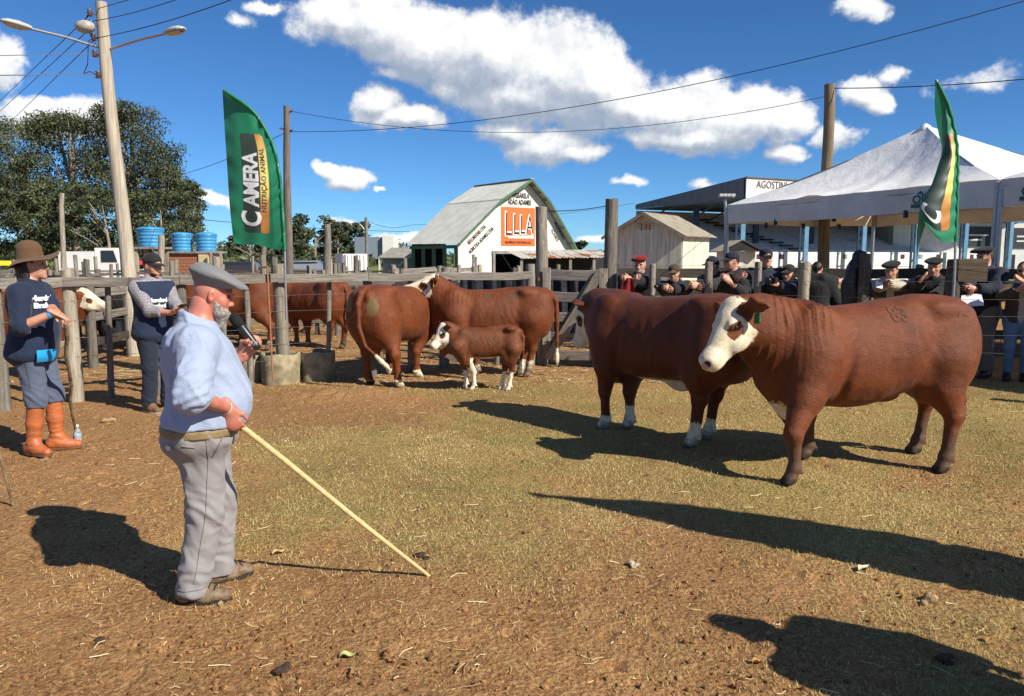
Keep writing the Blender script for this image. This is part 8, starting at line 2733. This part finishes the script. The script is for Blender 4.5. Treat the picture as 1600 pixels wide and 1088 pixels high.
seam(tro, [L(hj + np.array([.02, -.2, .05])), L(hj + np.array([.03, -.2, -.12])), L(kn + np.array([.0, -.2, 0])), L(an + np.array([.0, -.2, .02]))], (0, 1, 0), 'side_seam', seam_g, .0018)
seam(tro, [L(hj + np.array([.115, -.3, .02])), L(hj + np.array([.045, -.3, -.12]))], (0, 1, 0), 'pocket_edge', seam_g, .004)
seam(tro, [L(hj + np.array([-.12, -.3, -.035])), L(hj + np.array([-.055, -.3, -.05]))], (.25, 1, 0), 'pocket_welt', seam_g, .004)
seam(tro, [L(an + np.array([x, -.3, .012 + .004 * abs(x)])) for x in (-.07, 0, .07)], (0, 1, 0), 'hem', seam_g, .003)
sh, el, wr_ = p1.sh[1], p1.el[1], p1.wr[1]
seam(shi, [L(p1.T((-.30, -.14, .40))), L(p1.T((-.30, .14, .40)))], (1, .0, 0), 'yoke_seam', seam_b, .0028)
tro2 = child(p2.o, 'trousers'); hj, kn = p2.hj[1], p2.kn[1]
seam(tro2, [tuple((hj + np.array([.01, -.3, .0])) * p2.k), tuple((kn + np.array([.0, -.3, .06])) * p2.k)], (0, 1, 0), 'side_seam', simple('slate_stitch', (.055, .07, .105), .9), .003)
# laces on the near boot
for so in [c for c in p1.o.children if c.name.startswith('shoe')]:
    bv = tree_of(so); me = so.data; V_ = np.array([v.co[:] for v in me.vertices]); c_ = V_.mean(0)
    i_ = 0 if np.linalg.norm(c_[:2] - p1.an[0][:2]) < np.linalg.norm(c_[:2] - p1.an[1][:2]) else 1
    a, ty = p1.an[i_], p1.toe[i_]; cs, sn = math.cos(ty), math.sin(ty)
    for j in range(4):
        x = .035 + .026 * j; P = []
        for y in np.linspace(-.032, .032, 7):
            q = Vector(((a[0] + x * cs - y * sn) * k, (a[1] + x * sn + y * cs) * k, .3)); h = bv.ray_cast(q, Vector((0, 0, -1)))
            if h[0]: P.append(h[0] + Vector((0, 0, .003)))
        if len(P) > 2:
            mb = MB(); mb.tube(P, .0032, 5); mb.build('lace', black_p, so)
# bracelet on the hand with the stick
u_ = unit(wr_ - el); mb = MB(); mb.lathe(tuple((wr_ - u_ * .012) * k), [(.0335, -.004), (.036, 0), (.0335, .004)], 16, tuple(u_)); mb.build('bracelet', simple('white_cord', (.62, .58, .52), .7), p1.o)

dung_m = simple('dry_dung', (.42, .29, .15), .95, .3, 40, .006, c2=(.22, .14, .07))
def lump(label, name, px, py, r, mat, seed, sq=.75, cat='clod', group=None):
    p = ground(px, py); s = SDF((-r * 2, -r * 2, -r), (r * 2, r * 2, r * 2), r / 7)
    rg = np.random.default_rng(seed)
    for i in range(7):
        c_ = rg.normal(0, .45, 3) * r; c_[2] = abs(c_[2]) * .6 + r * .2
        s.ell(c_, np.array([1, 1, sq]) * r * rg.uniform(.4, .75), r * .2)
    V, F = s.mesh(); n_ = normals(V, F); V = V + n_ * (fbm(V, 1.6 / r, 3, .6, seed) * r * .22)[:, None]
    z0 = float(ground_h(np.array([p.x]), np.array([p.y]))[0])
    return tag(obj(name, np_mesh(name, V, F, False), mat, None, (p.x, p.y, z0 - r * .1)), label, cat, group)
lump('dry straw coloured dung clump at the right in front of the long shadow', 'dung_clump', 1453, 938, .042, dung_m, 1)
lump('pale crumbled clump on the bare ground below the flag shadow', 'dung_clump', 990, 886, .030, simple('pale_clump', (.52, .43, .30), .95, .3, 50, .004), 2, .5)
lump('small brown clod right of the judge\'s shoe', 'soil_clod', 345, 946, .016, dung_m, 3)
lump('dark dung pat in the middle of the turf', 'dung_pat', 660, 872, .035, simple('dark_dung', (.07, .042, .022), .9, .3, 30, .004), 4, .3)
lump('dark dung pat near the bottom left of the picture', 'dung_pat', 152, 1000, .030, bpy.data.materials['dark_dung'], 5, .3)
lump('dark crumbled dung at the bottom beside loose straw', 'dung_pat', 440, 1052, .032, bpy.data.materials['dark_dung'], 6, .3)
lump('flat dark dung beside the right hand shadow', 'dung_pat', 1478, 1030, .036, bpy.data.materials['dark_dung'], 7, .28)
lump('brown clod under the fence post by the person with orange boots', 'soil_clod', 172, 660, .05, dung_m, 8)
leaf_dry = simple('dry_leaf', (.48, .33, .14), .8, .2, 20)
def leaf(label, px, py, L_, rz, mat=leaf_dry):
    p = ground(px, py); mb = MB(); rows = []
    for i in range(9):
        t = i / 8; w = .26 * L_ * math.sin(math.pi * min(1, t * .96 + .03)) ** .8
        rows.append([((t - .5) * L_, y * w, .012 * math.sin(t * 3) + .010 * y * y + .008 * math.sin(t * 7)) for y in (-1, -.4, .4, 1)])
    mb.grid(rows); mb.grid([[(x, y, z - .0012) for x, y, z in r][::-1] for r in rows])
    z0 = float(ground_h(np.array([p.x]), np.array([p.y]))[0])
    return tag(mb.build('dry_leaf', mat, None, (p.x, p.y, z0 + .004), rz, fix=False), label, 'leaf')
leaf('curled tan leaf lying behind the judge\'s far shoe', 436, 866, .085, .7)
leaf('small orange brown leaf in the shadow at the bottom right', 1183, 1040, .05, .2, simple('orange_leaf', (.50, .24, .07), .8, .2, 20))
leaf('pale green leaf blade lying at the bottom of the picture', 543, 1028, .07, .15, simple('green_blade', (.40, .42, .16), .7))
leaf('pale husk lying on the turf at the right', 1350, 893, .10, .6, simple('pale_husk', (.62, .55, .38), .8))
# the end of somebody's cane at the left edge
mb = MB(); a, b = ground(20, 790), at(-46, 560, 5.1); mb.tube([a + Vector((0, 0, .004)), a.lerp(b, .5) + Vector((.012, 0, 0)), b], [.010, .011, .012], 7, jit=.1)
tag(mb.build('cane', bpy.data.materials['bark_stick']), 'end of a thin brown cane touching the ground at the left edge', 'cane')
